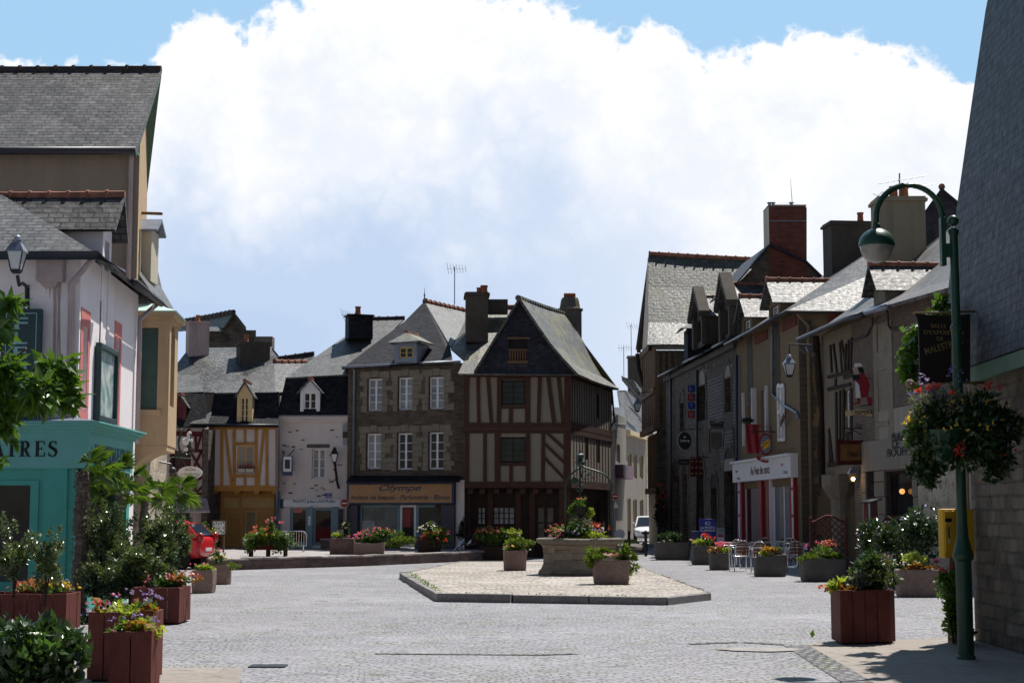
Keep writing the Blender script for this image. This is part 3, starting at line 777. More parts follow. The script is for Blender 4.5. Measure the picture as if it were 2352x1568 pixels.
mb.wbox(WT, q(72), q(97), 0, FZ0, -.3, -.09); mb.wbox(WT, 0, q(72), FZ0-.28, FZ0, -.3, -.09); mb.wbox(WT, 0, q(72), 0, .5, -.3, -.06)
mb.wbox(WT, q(72)-.05, q(84), .5, FZ0-.2, -.3, -.06); mb.wbox(WT, 0, q(72)-.05, FZ0-.27, FZ0-.2, -.3, -.06)
mb.wbox(WTS, .35, WTS.L, 0, .5, -.25, -.05); mb.wbox(WTS, WTS.L-.25, WTS.L, .5, FZ0, -.25, -.05)
mb.build('shopfront', M['teal'], ph)
mb = MB(); mb.poly([WT.P(0, .5, -.2), WT.P(q(72)-.05, .5, -.2), WT.P(q(72)-.05, FZ0-.27, -.2), WT.P(0, FZ0-.27, -.2)])
mb.poly([WTS.P(.3, .5, -.2), WTS.P(WTS.L-.25, .5, -.2), WTS.P(WTS.L-.25, FZ0, -.2), WTS.P(.3, FZ0, -.2)]); mb.build('shop_window', M['glass'], ph)
# big serif lettering  A I R E S
def serif(root, w, ch, q, z, h, mat, n):
    mb = MB(); u = h
    def st(x, z0, z1, wd): mb.wbox(w, q+x-wd/2, q+x+wd/2, z+z0*u, z+z1*u, 0, n)
    def sf(x, z0, wd): mb.wbox(w, q+x-wd/2, q+x+wd/2, z+z0*u, z+(z0+.05)*u, 0, n+.001)
    def bar(x0, z0, x1, z1, wd): mb.beam(w.P(q+x0*u, z+z0*u), w.P(q+x1*u, z+z1*u), wd*u, n+.0013, w.n)
    B = .2*u
    if ch == 'I': st(0, 0, 1, B); sf(0, 0, .42*u); sf(0, .95, .42*u)
    if ch == 'E':
        st(-.14*u, 0, 1, B); mb.wbox(w, q-.3*u, q+.3*u, z, z+.06*u, 0, n+.001); mb.wbox(w, q-.3*u, q+.28*u, z+.94*u, z+u, 0, n+.001)
        mb.wbox(w, q-.1*u, q+.14*u, z+.48*u, z+.53*u, 0, n+.001); bar(.3, 0, .34, .26, .06); bar(.28, 1, .3, .76, .06); bar(.14, .4, .14, .62, .04)
    if ch == 'R':
        st(-.16*u, 0, 1, B); sf(-.16*u, 0, .42*u); sf(-.2*u, .95, .36*u)
        pts = [w.P(q+(.0+.21*math.sin(a))*u, z+(.735+.235*math.cos(a))*u, n/2) for a in [PI*i/10 for i in range(11)]]
        mb.tube(pts, [.04*u+.06*u*math.sin(PI*i/10) for i in range(11)], 6); bar(-.08, .955, .02, .955, .05); bar(-.08, .515, .02, .515, .05)
        bar(.02, .5, .25, .02, .17); mb.wbox(w, q+.16*u, q+.40*u, z, z+.05*u, 0, n+.002)
    if ch == 'A': bar(-.30, 0, .0, 1, .07); bar(.30, 0, .0, 1, .2); bar(-.2, .34, .2, .34, .05); sf(-.3*u, 0, .26*u); sf(.3*u, 0, .36*u)
    if ch == 'S':
        pts = []; rr = []
        for i in range(25):
            f = i/24; a = PI*.28+f*PI*1.36 if f < .5 else 0
            if f < .5: a = PI*(.12+f*2*1.13); x, y = .02+.21*math.cos(a), .74+.23*math.sin(a)
            else: g = (f-.5)*2; a = PI*(.25-1.13*g); x, y = .0+.23*math.cos(a), .26+.25*math.sin(a)
            pts.append(w.P(q+x*u, z+y*u, n/2)); rr.append((.035+.075*math.exp(-((f-.5)/.22)**2))*u)
        mb.tube(pts, rr, 6); bar(.21, .74, .21, .98, .05); bar(-.23, .02, -.23, .28, .05)
    mb.build('letter', M[mat], root)
lh = WT.hit(80, 1012.5)[1]-WT.hit(80, 1048)[1]; lz = WT.hit(80, 1048)[1]
for ch, u in (('S', 121), ('E', 91), ('R', 57), ('I', 27), ('A', -6)): serif(fas, WT, ch, WT.hit(u, 1030)[0], lz, lh, 'letter_black', .012)
text(fas, WTS, 'COMPOSITION-FLORALE', (WTS.hit(207, 1050)[0]+WTS.hit(299, 1050)[0])/2, 2.62, .30, 'letter_blue', .004, WTS.hit(299, 1060)[0]-WTS.hit(209, 1050)[0], bold=.012)

# hanging boards and boxes on the pink house
sg = thing('shop_board', 'tall dark green board lettered in pale blue on the pink house front', 'sign', at(45, 880, 26.75))
WB = Wall((at(2, 800, 26.74).x, 26.74), (at(93, 800, 26.74).x, 26.72))
bz0, bz1 = WB.hit(50, 985)[1], WB.hit(50, 709)[1]
mb = MB(); mb.wbox(WB, 0, WB.L, bz0, bz1, -.12, 0); mb.build('board', M['teal_dark'], sg, bevel=.008)
mb = MB(); e = .07
for a in ((e, e+.012, bz0+e, bz1-e), (WB.L-e-.012, WB.L-e, bz0+e, bz1-e), (e, WB.L-e, bz1-e-.012, bz1-e)): mb.wbox(WB, *a, 0, .004)
mb.build('gold_line', M['teal_pale'], sg)
for ch, v in zip('FLEUR', (742, 776, 809, 843, 877)):
    text(sg, WB, ch, WB.L*.5, WB.hit(47, v)[1], .205, 'teal_pale', .006, .23, name='letter', bold=.02)
ll = thing('wall_lantern', 'old four sided lantern with rusty hood on a black bracket at far left', 'street lamp', at(36, 625, 26.3))
lantern(ll, at(37, 628, 26.25), .64, .18)
MB().tube([at(40, 632, 26.25), at(44, 655, 26.3), at(52, 650, 26.6), at(63, 660, 26.9)], .03, 6).tube([at(63, 655, 26.96), at(63, 712, 26.96)], .045, 6).build('bracket', M['black'], ll)
eb = thing('junction_box', 'pinkish metal cable box under the gutter of the pink house', 'electrical box', at(118, 640, 26.85))
mb = MB(); wq = WF.rect(92, 592, 153, 650); mb.wbox(WF, wq[0], wq[1], wq[2], wq[3], .0, .22); mb.build('box_case', M['pipe_pink'], eb, bevel=.02)
mb = MB()
a, b, c, d = wq; mb.prism([WF.P(a+.05, c, .02), WF.P(b-.08, c, .02), WF.P(b-.16, c-.1, .02), WF.P(a+.13, c-.1, .02)], WF.n*.15); mb.build('cable_hood', M['pipe_pink'], eb)
mb = MB()
for k, u in enumerate((107, 116, 124, 132, 139)): mb.tube([WF.pt(u, 648, .05), WF.pt(u+R.uniform(-3, 3), 700, .03), WF.pt(u+R.uniform(-2, 2), 800, .03), WF.pt(u, 900, .03)], .014 if k != 2 else .03, 5)
for k in range(5): mb.tube([WF.pt(63, 618+k*5, .05), WF.pt(78, 624+k*4, .06), WF.pt(93, 612+k*7, .05)], .012, 5)
mb.build('cables', M['pipe_pink'], eb)
pf = thing('framed_mural', 'large framed painting of figures hung between the coral windows', 'picture', WS.pt(235, 880))
a, b, c, d = WS.rect(217, 808, 255, 958); mb = MB()
for q in ((a-.08, a, c-.1, d+.1), (b, b+.08, c-.1, d+.1), (a, b, d, d+.1), (a, b, c-.1, c)): mb.wbox(WS, *q, .015, .12)
mb.build('picture_frame', M['teal_dark'], pf, bevel=.015)
t = NT('mural_paint'); v = t.coord('Object', (1, 1, 1)); t.col(t.mix(t.ramp(t.noise(v, 4.2, 4), .4, .6), (.16, .30, .30), (.60, .62, .58))); t.set(.35, .5); M['mural'] = t.m
mb = MB(); mb.wbox(WS, a, b, c, d, .012, .05); mb.build('painting', M['mural'], pf)

# ---- tall beige house behind
W1F, W1S = Wall((-15.5, 34.6), (-8.12, 34.5)), Wall((-8.12, 34.5), (-9.2, 40))
th = thing('tall_house', 'tall beige rendered house with a big slate roof and green soffit', 'house', (-8.12, 34.5, 0))
eN, rg, eF = at(313, 341, 34.15), at(371, 160, 37.2), at(331, 424, 40.4)
mb = MB(); wallmesh(mb, W1F, 0, W1F.L, 0, eN.z+.15); mb.build('front_wall', M['plaster_tan'], th)
mb = MB(); wallmesh(mb, W1S, 0, W1S.L, 0, eN.z+.1); mb.poly([W1S.P(0, eN.z+.1), W1S.P(W1S.L, eN.z+.1), W1S.P(W1S.L*.5, rg.z-.1)])
k = V3((-7, 0, 0)); mb.poly([W1S.P(W1S.L, 0), W1S.P(W1S.L, eN.z), W1S.P(W1S.L, eN.z)+k, W1S.P(W1S.L, 0)+k]); mb.build('gable_wall', M['plaster_beige'], th)
L_ = V3((-8.2, 0, 0)); mb = MB(); rl = rg+L_-V3((0, 0, -.35)); nl = V3((-16.3, eN.y, eN.z)); fl = V3((-16.3, eF.y, eF.z)); rl = V3((-16.3, rg.y, rg.z))
mb.slab([nl, eN, rg, rl], .09); mb.build('roof', M['slate_left'], th)
mb = MB(); mb.slab([fl, eF, rg, rl], .09); mb.build('rear_roof', M['slate_left'], th)
mb = MB(); dz = Z*.2
mb.prism([eN-dz, rg-dz, rg-dz-V3((.05, 0, 0)), eN-dz-V3((.05, 0, 0))], Z*.18); mb.prism([eF-dz, rg-dz, rg-dz-V3((.05, 0, 0)), eF-dz-V3((.05, 0, 0))], Z*.18)
mb.poly([eF-Z*.1, rg-Z*.1, W1S.P(W1S.L*.5, rg.z-.25), W1S.P(W1S.L, eF.z-.3)]); mb.poly([eN-Z*.1, rg-Z*.1, W1S.P(W1S.L*.5, rg.z-.25), W1S.P(0, eN.z-.1)])
mb.build('verge_board', M['green_paint'], th)
ridge(th, rl, rg, 'ridge_dark', .10, .42)
pipe(th, [nl-V3((0, .05, .06)), eN-V3((0, .05, .06))], 'gutter', .09, 'gutter')
pipe(th, [W1F.pt(302, 352, .25), W1F.pt(301, 375, .08), W1F.pt(294, 690, .08)], 'pipe_pink', .055)
a = W1S.rect(309, 490, 313, 560); mb = MB(); mb.wbox(W1S, .9, 1.35, 5.6, 7.9, .0, .03); mb.build('niche', M['plaster_tan'], th)
pipe(th, [at(320, 489, 36.5), at(371, 491, 35.6)], 'timber_tan', .035, 'flag_pole')

# ---- mansard house with oriel
W2S = Wall((-8.15, 35.9), (-8.32, 38.9))
oh = thing('oriel_house', 'narrow house with a beige oriel on a curved corbel and green shutter', 'house', (-8.15, 35.9, 0))
mb = MB(); wallmesh(mb, W2S, 0, W2S.L, 0, 6.45); shell(mb, W2S, 0, W2S.L, 0, 6.45, 1.2); mb.build('stone_wall', M['rubble_lit'], oh)
mb = MB(); e0, e1 = V3((-7.95, 35.3, 6.45)), V3((-8.2, 39.1, 6.45)); t0, t1 = V3((-8.72, 35.3, 8.0)), V3((-8.8, 39.1, 8.0)); m0, m1 = V3((-8.42, 35.3, 7.1)), V3((-8.58, 39.1, 7.1))
mb.slab([e0, e1, m1, m0], .05); mb.slab([m0, m1, t1, t0], .05); mb.slab([t0, t1, V3((-10, 39.1, 8.4)), V3((-10, 35.3, 8.4))], .05); mb.build('mansard_roof', M['slate_grey'], oh)
mb = MB(); mb.box(V3((-8.95, 36.5, 6.9)), V3((.68, 0, 0)), V3((0, .75, 0)), Z*1.2); dd_ = mb.build('dormer', M['plaster_cream'], oh)
mb = MB(); mb.slab([V3((-9.1, 36.38, 8.08)), V3((-8.12, 36.38, 8.08)), V3((-8.12, 36.88, 8.4)), V3((-9.1, 36.88, 8.4))], .06); mb.slab([V3((-9.1, 37.38, 8.08)), V3((-8.12, 37.38, 8.08)), V3((-8.12, 36.88, 8.4)), V3((-9.1, 36.88, 8.4))], .06); mb.build('dormer_roof', M['zinc'], dd_)
WO, WOS = Wall((-8.9, 35.0), (-7.48, 35.0)), Wall((-7.48, 35.0), (-7.65, 36.7))
z0, z1 = WO.hit(350, 1022)[1], WO.hit(350, 722)[1]
sr = WO.rect(296, 752, 362, 940); ws = WOS.rect(392, 745, 401, 935)
mb = MB(); wallmesh(mb, WO, 0, WO.L, z0, z1, [sr], dep=.15); wallmesh(mb, WOS, 0, WOS.L, z0, z1, [ws], dep=.2)
b_ = WOS.P(WOS.L, z0); mb.poly([b_, b_+Z*(z1-z0), b_+Z*(z1-z0)-V3((1, 0, 0)), b_-V3((1, 0, 0))]); mb.poly([WO.P(0, z0), WO.P(WO.L, z0), b_, b_-V3((1.2, 0, 0))]); o = mb.build('oriel', M['plaster_beige'], oh)
mb = MB(); mb.wbox(WO, sr[0], sr[1], sr[2], sr[3], -.14, -.10)
for i in range(26):
    zz = sr[2]+(sr[3]-sr[2])*(i+.5)/26; mb.wbox(WO, sr[0], sr[1], zz-.008, zz+.012, -.10, -.09)
mb.build('roller_shutter', M['shutter_green'], o)
mb = MB(); mb.wbox(WO, sr[0]-.1, sr[1]+.1, sr[2]-.14, sr[2]-.01, 0, .05); mb.build('sill', M['plaster_beige'], o)
mb = MB(); mb.poly([WOS.P(ws[0], ws[2], -.17), WOS.P(ws[1], ws[2], -.17), WOS.P(ws[1], ws[3], -.17), WOS.P(ws[0], ws[3], -.17)]); mb.build('pane', M['glass_ochre'], o)
mb = MB()
for zz0, zz1, n in ((z1-.12, z1-.04, .05), (z1-.04, z1+.06, .12)):
    mb.prism([WO.P(0, zz0, n), V3((-7.48+n, 35.0-n, zz0)), V3((-7.65+n, 36.7+n, zz0)), V3((-9, 36.7+n, zz0))], Z*(zz1-zz0))
mb.build('oriel_cornice', M['plaster_beige'], oh)
mb = MB(); n = .16; c1, c2, c3 = WO.P(0, z1+.07, n), V3((-7.48+n, 35.0-n, z1+.07)), V3((-7.65+n, 36.8, z1+.07)); ap = V3((-8.3, 35.9, z1+.42))
mb.slab([c1, c2, ap, V3((-8.9, 35.5, z1+.42))], .03); mb.slab([c2, c3, V3((-8.3, 36.8, z1+.42)), ap], .03); mb.build('oriel_roof', M['copper'], oh)
mb = MB(); prof = [(-7.5, z0-.003), (-7.5, z0-.12)]+[(-7.5-.72*math.sin(a*PI/2), z0-.12-.55*(1-math.cos(a*PI/2))) for a in [i/8 for i in range(1, 9)]]+[(-8.3, z0-.67), (-8.3, z0-.003)]
mb.prism([V3((x, 35.03, zz)) for x, zz in prof], V3((-.16, 1.6, 0))); mb.build('corbel', M['plaster_beige'], oh)
dz_ = MB(); c = W2S.pt(372, 1065, .05); dz_.tube([W2S.pt(366, 1060, 0), c+W2S.n*.2, c+W2S.n*.25-Z*.1], .02, 6).ball(c+W2S.n*.25-Z*.16, .09); 
wl2 = thing('spotlight', 'small black spotlight on the pale stone wall under the oriel', 'spotlight', c); dz_.build('fitting', M['black'], wl2)
# ================================================================ row of houses across the square
def XY(u, Y): p = at(u, 1000, Y); return (p.x, p.y)
def P_(u, v, Y): return at(u, v, Y)
def roofpoly(root, mat, faces, th=.07, name='roof'):
    mb = MB()
    for f in faces: mb.slab([P_(*p) for p in f], th)
    return mb.build(name, M[mat], root)
def timbers(root, w, mat, segs, wid=.16, n=0.0, name='timber_frame', dep=.05):
    mb = MB()
    for s in segs: tim(mb, w, s[:2], s[2:4], s[4] if len(s) > 4 else wid, n=n, dep=dep)
    return mb.build(name, M[mat], root)
def backpane(root, w, rc, mat, n=-.25, name='pane'):
    a, b, c, d = rc; mb = MB(); mb.poly([w.P(a, c, n), w.P(b, c, n), w.P(b, d, n), w.P(a, d, n)]); return mb.build(name, M[mat], root)
def gable_dormer(root, w, u0, u1, vb, ve, va, mat, roofmat, frame, depth=1.4, n=.05, tiles=True, rows=3, oh=.12, pane='glass'):
    """small gabled dormer whose front stands on the facade plane; v bottom / eave / apex"""
    q0, q1 = w.hit(u0, ve, n)[0], w.hit(u1, ve, n)[0]; zb, ze, za = (w.hit((u0+u1)/2, v, n)[1] for v in (vb, ve, va)); qm = (q0+q1)/2
    rc = (q0+.13, q1-.13, zb+.12, ze-.06); mb = MB(); wallmesh(mb, w, q0, q1, zb, ze, [rc], n, .1)
    mb.poly([w.P(q0, ze, n), w.P(q1, ze, n), w.P(qm, za-.08, n)])
    for q in (q0, q1): mb.poly([w.P(q, zb, n), w.P(q, ze, n), w.P(q, ze, n-depth), w.P(q, zb, n-depth)])
    d = mb.build('dormer', M[mat], root)
    window(d, w, rc, frame, pane, n, .04, .055, 2, rows, .02)
    mb = MB(); r0, r1 = w.P(qm, za, n+oh), w.P(qm, za, n-depth)
    for q in (q0-oh, q1+oh):
        e = w.P(q, ze-.1, n+oh); mb.slab([e, r0, r1, e-w.n*(depth+oh)], .05)
    mb.build('dormer_roof', M[roofmat], d)
    if tiles: ridge(d, r0, r1, 'ridge', .06, .3)
    return d

# ---- red half timbered house
rh = thing('red_timber_house', 'dark red half timbered house with slate mansard and red dormer', 'house', (*XY(430, 61), TZ))
W = Wall(XY(362, 61.2), XY(470, 61.2)); wz = lambda v: W.hit(430, v)[1]
wr = W.rect(392, 1034, 432, 1076); mb = MB(); wallmesh(mb, W, 0, W.L, TZ, wz(978), [wr]); shell(mb, W, 0, W.L, TZ, wz(978), 5); mb.build('infill', M['inf_pink'], rh)
timbers(rh, W, 'timber_red', [(395, 995, 470, 997, .26), (469, 985, 469, 1140, .18), (434, 1035, 470, 1035, .14), (394, 985, 394, 1140, .16), (434, 985, 434, 1140, .16), (389, 1080, 434, 1080, .14), (390, 1136, 472, 1136, .2),
  (428, 1090, 428, 1135, .14), (449, 1000, 451, 1034, .12), (461, 1002, 452, 1034, .1), (437, 1036, 468, 1088, .12), (463, 1036, 440, 1085, .12), (449, 1092, 449, 1135, .12), (434, 1090, 448, 1106, .1), (449, 1108, 468, 1090, .1), (436, 1108, 448, 1130, .1), (450, 1132, 469, 1112, .1), (400, 1088, 416, 1106, .1), (414, 1130, 428, 1108, .1)], .14)
window(rh, W, wr, 'dark_red', 'glass', 0, .1, .07, 2, 4)
WP = Wall(XY(466, 61.0), XY(479, 61.0)); mb = MB(); mb.wbox(WP, 0, WP.L, TZ, WP.hit(472, 985)[1], -4, 0); mb.build('stone_pier', M['rubble_dark'], rh)
mb = MB(); backpane(rh, W, (.5, W.L-.5, TZ+.1, wz(1172)), 'glass', .02, 'shop_window')
mb = MB(); a, b = W.pt(414, 1138, .1), W.pt(474, 1140, .1); mb.slab([a, b, W.pt(482, 1174, 1.0), W.pt(405, 1174, 1.0)], .02); mb.prism([W.pt(405, 1174, 1.0), W.pt(482, 1174, 1.0), W.pt(482, 1177, 1.0), W.pt(405, 1177, 1.0)], W.n*.01)
aw = mb.build('awning', M['plaster_dirty'], rh)
WA = Wall((W.pt(405, 1174, .99).x, W.pt(405, 1174, .99).y), (W.pt(482, 1174, .99).x, W.pt(482, 1174, .99).y))
sl = [W.pt(444, 1152, .45), W.pt(444, 1163, .72), W.pt(452, 1168, .86)]
def slope_text(s, p, wid, h):
    wt = Wall((p.x-3, p.y), (p.x+3, p.y)); o = text(aw, wt, s, 3, p.z, h, 'red', .05, wid, bold=.01); return o
slope_text('PRET A PORTER', W.pt(448, 1158, .62), .72, .09); slope_text('TENUE, HABILLE', W.pt(452, 1167, .84), .95, .05)
roofpoly(rh, 'slate_dark', [[(385, 980, 60.9), (476, 980, 60.9), (468, 900, 61.7), (398, 902, 61.7)]], name='mansard_roof')
roofpoly(rh, 'slate_grey', [[(385, 903, 61.7), (468, 899, 61.7), (455, 860, 63.4), (390, 860, 63.4)]])
gable_dormer(rh, W, 399, 428, 975, 930, 905, 'dark_red', 'slate_bright', 'dark_red', n=.15, tiles=True)
mb = MB(); mb.slab([P_(434, 972, 60.9), P_(478, 972, 60.7), P_(486, 945, 61.5)], .04); mb.build('valley_flashing', M['slate_grey'], rh)

# ---- ochre timber house
oc = thing('ochre_timber_house', 'ochre and white half timbered house with cream dormer in its slate mansard', 'house', (*XY(560, 62.6), TZ))
W = Wall(XY(479, 62.4), XY(639, 62.4)); z = lambda v: W.hit(560, v)[1]
wr = W.rect(545, 1024, 583, 1086); mb = MB(); wallmesh(mb, W, 0, W.L, z(1122), z(980), [wr]); shell(mb, W, 0, W.L, z(1122), z(980), 6); mb.poly([W.P(0, z(1122)), W.P(W.L, z(1122)), W.P(W.L, z(1122), -2), W.P(0, z(1122), -2)]); mb.build('infill', M['inf_pale'], oc)
timbers(oc, W, 'timber_ochre', [(479, 981, 640, 981, .22), (479, 1121, 640, 1121, .28), (482.5, 985, 482.5, 1120, .16), (637.5, 985, 637.5, 1120, .2), (510, 985, 510, 1118, .14), (613, 985, 613, 1118, .14), (518, 985, 533, 1118, .13), (606, 985, 593, 1118, .13),
  (538.5, 985, 538.5, 1118, .15), (588.5, 985, 588.5, 1118, .15), (563, 985, 563, 1016, .12), (563, 1096, 563, 1118, .12), (540, 1019, 588, 1019, .13), (540, 1093, 588, 1093, .13)], .14)
window(oc, W, wr, 'ochre_pale', 'glass_lace', 0, .08, .08, 2, 4)
W0 = Wall(XY(484, 63.3), XY(636, 63.3)); mb = MB(); z0 = lambda v: W0.hit(560, v)[1]
hs = [W0.rect(514, 1175, 548, 1250), W0.rect(560, 1170, 590, 1250)]; wallmesh(mb, W0, W0.hit(506, 1200)[0], W0.hit(630, 1200)[0], TZ, z0(1120), hs, dep=.15); mb.build('ground_floor', M['ochre_paint'], oc)
mb = MB(); mb.wbox(W0, 0, W0.hit(506, 1200)[0], TZ, z0(1120), -4, .05); mb.wbox(W0, W0.hit(630, 1200)[0], W0.L, TZ, z0(1120), -4, .05); mb.build('side_pier', M['rubble_dark'], oc)
mb = MB()
for u0, u1, v0, v1 in ((514, 549, 1143, 1165), (556, 630, 1143, 1165)): mb.wbox(W0, *W0.rect(u0, v0, u1, v1), 0, .03)
mb.build('fascia_panel', M['ochre_pale'], oc)
d = backpane(oc, W0, hs[0], 'ochre_pale', -.08, 'shutter'); mb = MB()
for i in range(5): q = hs[0][0]+(hs[0][1]-hs[0][0])*(i+.5)/5; mb.wbox(W0, q-.05, q+.05, hs[0][2]+.05, hs[0][3]-.05, -.08, -.06)
mb.build('slats', M['ochre_paint'], d); window(oc, W0, hs[1], 'ochre_pale', 'glass_ochre', 0, .1, .09, 1, 1, name='door')
mb = MB(); [mb.wbox(W, W.hit(u, 1125)[0]-.09, W.hit(u, 1125)[0]+.09, z(1134), z(1126), -.7, .04) for u in (489, 545, 590, 632)]; mb.build('joist_ends', M['timber_ochre'], oc)
roofpoly(oc, 'slate_dark', [[(472, 977, 62.0), (641, 978, 62.0), (640, 955, 62.55), (484, 950, 62.55)], [(484, 950, 62.55), (640, 955, 62.55), (640, 899, 62.95), (492, 902, 62.95)]], name='mansard_roof')
roofpoly(oc, 'slate_grey', [[(492, 902, 62.9), (633, 900, 62.9), (630, 831, 65.6)]])
roofpoly(oc, 'slate_bright', [[(633, 900, 62.9), (630, 831, 65.6), (705, 831, 66.8), (725, 905, 64.2)]], name='roof_side')
ridge(oc, P_(630, 830, 65.6), P_(705, 831, 66.8), 'ridge', .1, .35)
gable_dormer(oc, W, 545, 580, 978, 908, 874, 'cream', 'slate_bright', 'cream', n=.18, rows=4)
pipe(oc, [W.P(-.05, z(977), .34), W.P(W.L+.05, z(978), .34)], 'gutter', .06, 'gutter')
pipe(oc, [W.P(W.L-.02, z(980), .3), W.P(W.L, z(992), .1), W.P(W.L, z(1120), .1), W0.P(W0.L+.02, TZ, .1)], 'zinc', .045)
chimney(oc, XY(578, 66.5), 1.24, .9, 7.0, P_(578, 787, 66.5).z, 'quoin_dark', .35, .14, [(-.3, 0, .11, .32)])
bx = thing('window_box', 'two cream flower boxes with pink blooms under the ochre window', 'flower box', W.pt(563, 1084, .1))
mb = MB(); [mb.wbox(W, *W.rect(u0, 1076, u1, 1084, .12), .03, .2) for u0, u1 in ((547, 563), (565, 583))]; mb.build('box_body', M['plaster_cream'], bx)
mb, mf = MB(), MB(); c = W.pt(565, 1073, .12); clump(mb, c, (.36, .1, .1), 130, .07); flowers(mf, c, (.34, .1, .12), 26, .05); mb.build('leaves', L['mid'], bx); mf.build('blossoms', L['pink'], bx)

# ---- white rendered photo shop house
wh = thing('white_rendered_house', 'white rendered house with exposed stones and slate mansard above the photo shop', 'house', (*XY(720, 62.8), TZ))
W = Wall(XY(640, 62.9), XY(806, 62.7)); z = lambda v: W.hit(720, v)[1]
wr = W.rect(716, 1030, 747, 1098); sh = [W.rect(666, 1166, 707, 1250), W.rect(718, 1166, 765, 1252)]
mb = MB(); wallmesh(mb, W, 0, W.L, TZ, z(960), [wr]+sh, dep=.25); shell(mb, W, 0, W.L, TZ, z(960), 6); mb.build('wall', M['plaster_white'], wh)
window(wh, W, wr, 'white', 'glass_lace', 0, .16, .06, 2, 3)
mb = MB()
for _ in range(46):
    u, v = R.uniform(645, 785), R.uniform(985, 1140)
    if 700 < u < 760 and 1005 < v < 1112: continue
    p = W.pt(u, v); wdt = R.uniform(.05, .17); mb.beam(p-W.t*wdt/2, p+W.t*wdt/2+Z*R.uniform(-.02, .02), R.uniform(.03, .06), .012, W.n)
mb.jitter(.02, 6).build('exposed_stones', M['quoin_dark'], wh)
mb = MB(); mb.wbox(W, *W.rect(705, 1020, 757, 1028), -.02, .06); mb.build('lintel', M['trough_grey'], wh, bevel=.03)
mb = MB(); mb.wbox(W, *W.rect(708, 1099, 756, 1104), -.02, .07); mb.build('sill', M['plaster_white'], wh)
mb = MB(); a, b, c, d = W.rect(634, 957, 807, 969)
mb.wbox(W, a, b, c, c+.1, -.02, .12); mb.wbox(W, a, b, c+.1, d, -.02, .2); mb.build('cornice', M['plaster_white'], wh)
mb = MB(); mb.wbox(W, a, b, d+.003, d+.05, -.1, .26); mb.build('cornice_flashing', M['zinc'], wh)
roofpoly(wh, 'slate_dark', [[(636, 955, 62.7), (806, 953, 62.5), (799, 859, 63.3), (657, 866, 63.3)]], name='mansard_roof')
roofpoly(wh, 'slate_grey', [[(655, 867, 63.2), (803, 859, 63.2), (929, 731, 68.2), (850, 733, 68.2)]])
mb = MB(); mb.poly([P_(655, 867, 63.3), P_(850, 735, 68.2), P_(850, 900, 68.2)]); mb.build('gable_wall', M['plaster_grey'], wh)
ridge(wh, P_(849, 732, 68.2), P_(930, 730, 68.2), 'ridge_dark', .1)
gable_dormer(wh, W, 690, 735, 964, 897, 869, 'white', 'slate_bright', 'white', n=.12, rows=3, oh=.14)
chimney(wh, XY(822, 66.2), 1.0, .8, P_(822, 780, 66.2).z, P_(822, 724, 66.2).z, 'slate_dark', .3, .06, [(-.05, 0, .13, .36)])
# photo shop front
mb = MB(); a, b, c, d = W.rect(652, 1147, 783, 1163); mb.wbox(W, a, b, c, d, 0, .09); sgn = mb.build('fascia', M['white'], wh)
text(sgn, W, 'PHOTO Julien LANTRAIN', W.hit(722, 1152)[0], W.hit(722, 1152)[1], .15, 'letter_blue', .094, W.hit(772, 1152)[0]-W.hit(676, 1152)[0], bold=.014)
text(sgn, W, 'tel 02 97 75', W.hit(722, 1160)[0], W.hit(722, 1160)[1], .045, 'letter_grey', .094)
mb = MB(); mb.wbox(W, *W.rect(640, 1146, 652, 1166), .0, .07); mb.build('dark_lamp_panel', M['navy'], wh)
for rc, nm in ((sh[0], 'shop_window'), (sh[1], 'door')):
    window(wh, W, rc, 'blue_grey', 'glass', 0, .06, .1, 1, 1, name=nm)
mb = MB(); mb.wbox(W, sh[0][1], sh[1][0], TZ, sh[0][3]+.06, 0, .04); mb.wbox(W, sh[0][0]-.08, sh[0][1], TZ, sh[0][2], 0, .04); mb.wbox(W, sh[1][1], sh[1][1]+.2, TZ, sh[0][3]+.06, 0, .035); mb.build('shopfront', M['blue_grey'], wh)
mb = MB(); mb.wbox(W, *W.rect(674, 1167, 694, 1177), -.05, -.03); mb.build('red_card', M['coral'], wh); mb = MB(); mb.wbox(W, *W.rect(708, 1185, 714, 1206), .04, .05); mb.build('notice', M['white'], wh)
mb = MB(); mb.wbox(W, *W.rect(772, 1168, 790, 1215), 0, .03); mb.build('bare_stones', M['rubble_dark'], wh)
pipe(wh, [W.pt(641, 1130, .1), W.pt(641, 1250, .1)], 'zinc', .045)
pl = thing('street_plate', 'small blue street name plate on the white rendered wall', 'sign', W.pt(756, 1138)); mb = MB(); mb.wbox(W, *W.rect(747, 1132, 762, 1143), .0, .025); mb.build('plate', M['sign_blue'], pl)
text(pl, W, 'RUE', W.hit(755, 1135)[0], W.hit(755, 1135)[1], .05, 'white', .03, .14); text(pl, W, 'DU BOURG', W.hit(755, 1140)[0], W.hit(755, 1140)[1], .05, 'white', .03, .27)
hs_ = thing('hanging_sign', 'small blue framed hanging shop sign on the white house', 'sign', W.pt(660, 1075, .6))
mb = MB(); a, b, c, d = W.rect(651, 1048, 670, 1088, .5); mb.wbox(W, a, b, c, d, .5, .54); mb.build('panel', M['white'], hs_)
mb = MB(); mb.wbox(W, a-.03, b+.03, c-.06, c+.09, .49, .56); [mb.wbox(W, *q, .49, .56) for q in ((a-.03, a, c+.09, d+.03), (b, b+.03, c+.09, d+.03), (a, b, d, d+.03))]; mb.build('frame', M['navy'], hs_)
mb = MB(); mb.wbox(W, a+.06, b-.06, c+.2, d-.12, .54, .55); mb.build('picture', M['black'], hs_)
mb = MB(); mb.tube([W.pt(661, 1048, .52), W.pt(667, 1042, .4), W.pt(676, 1031, 0)], .018, 6)
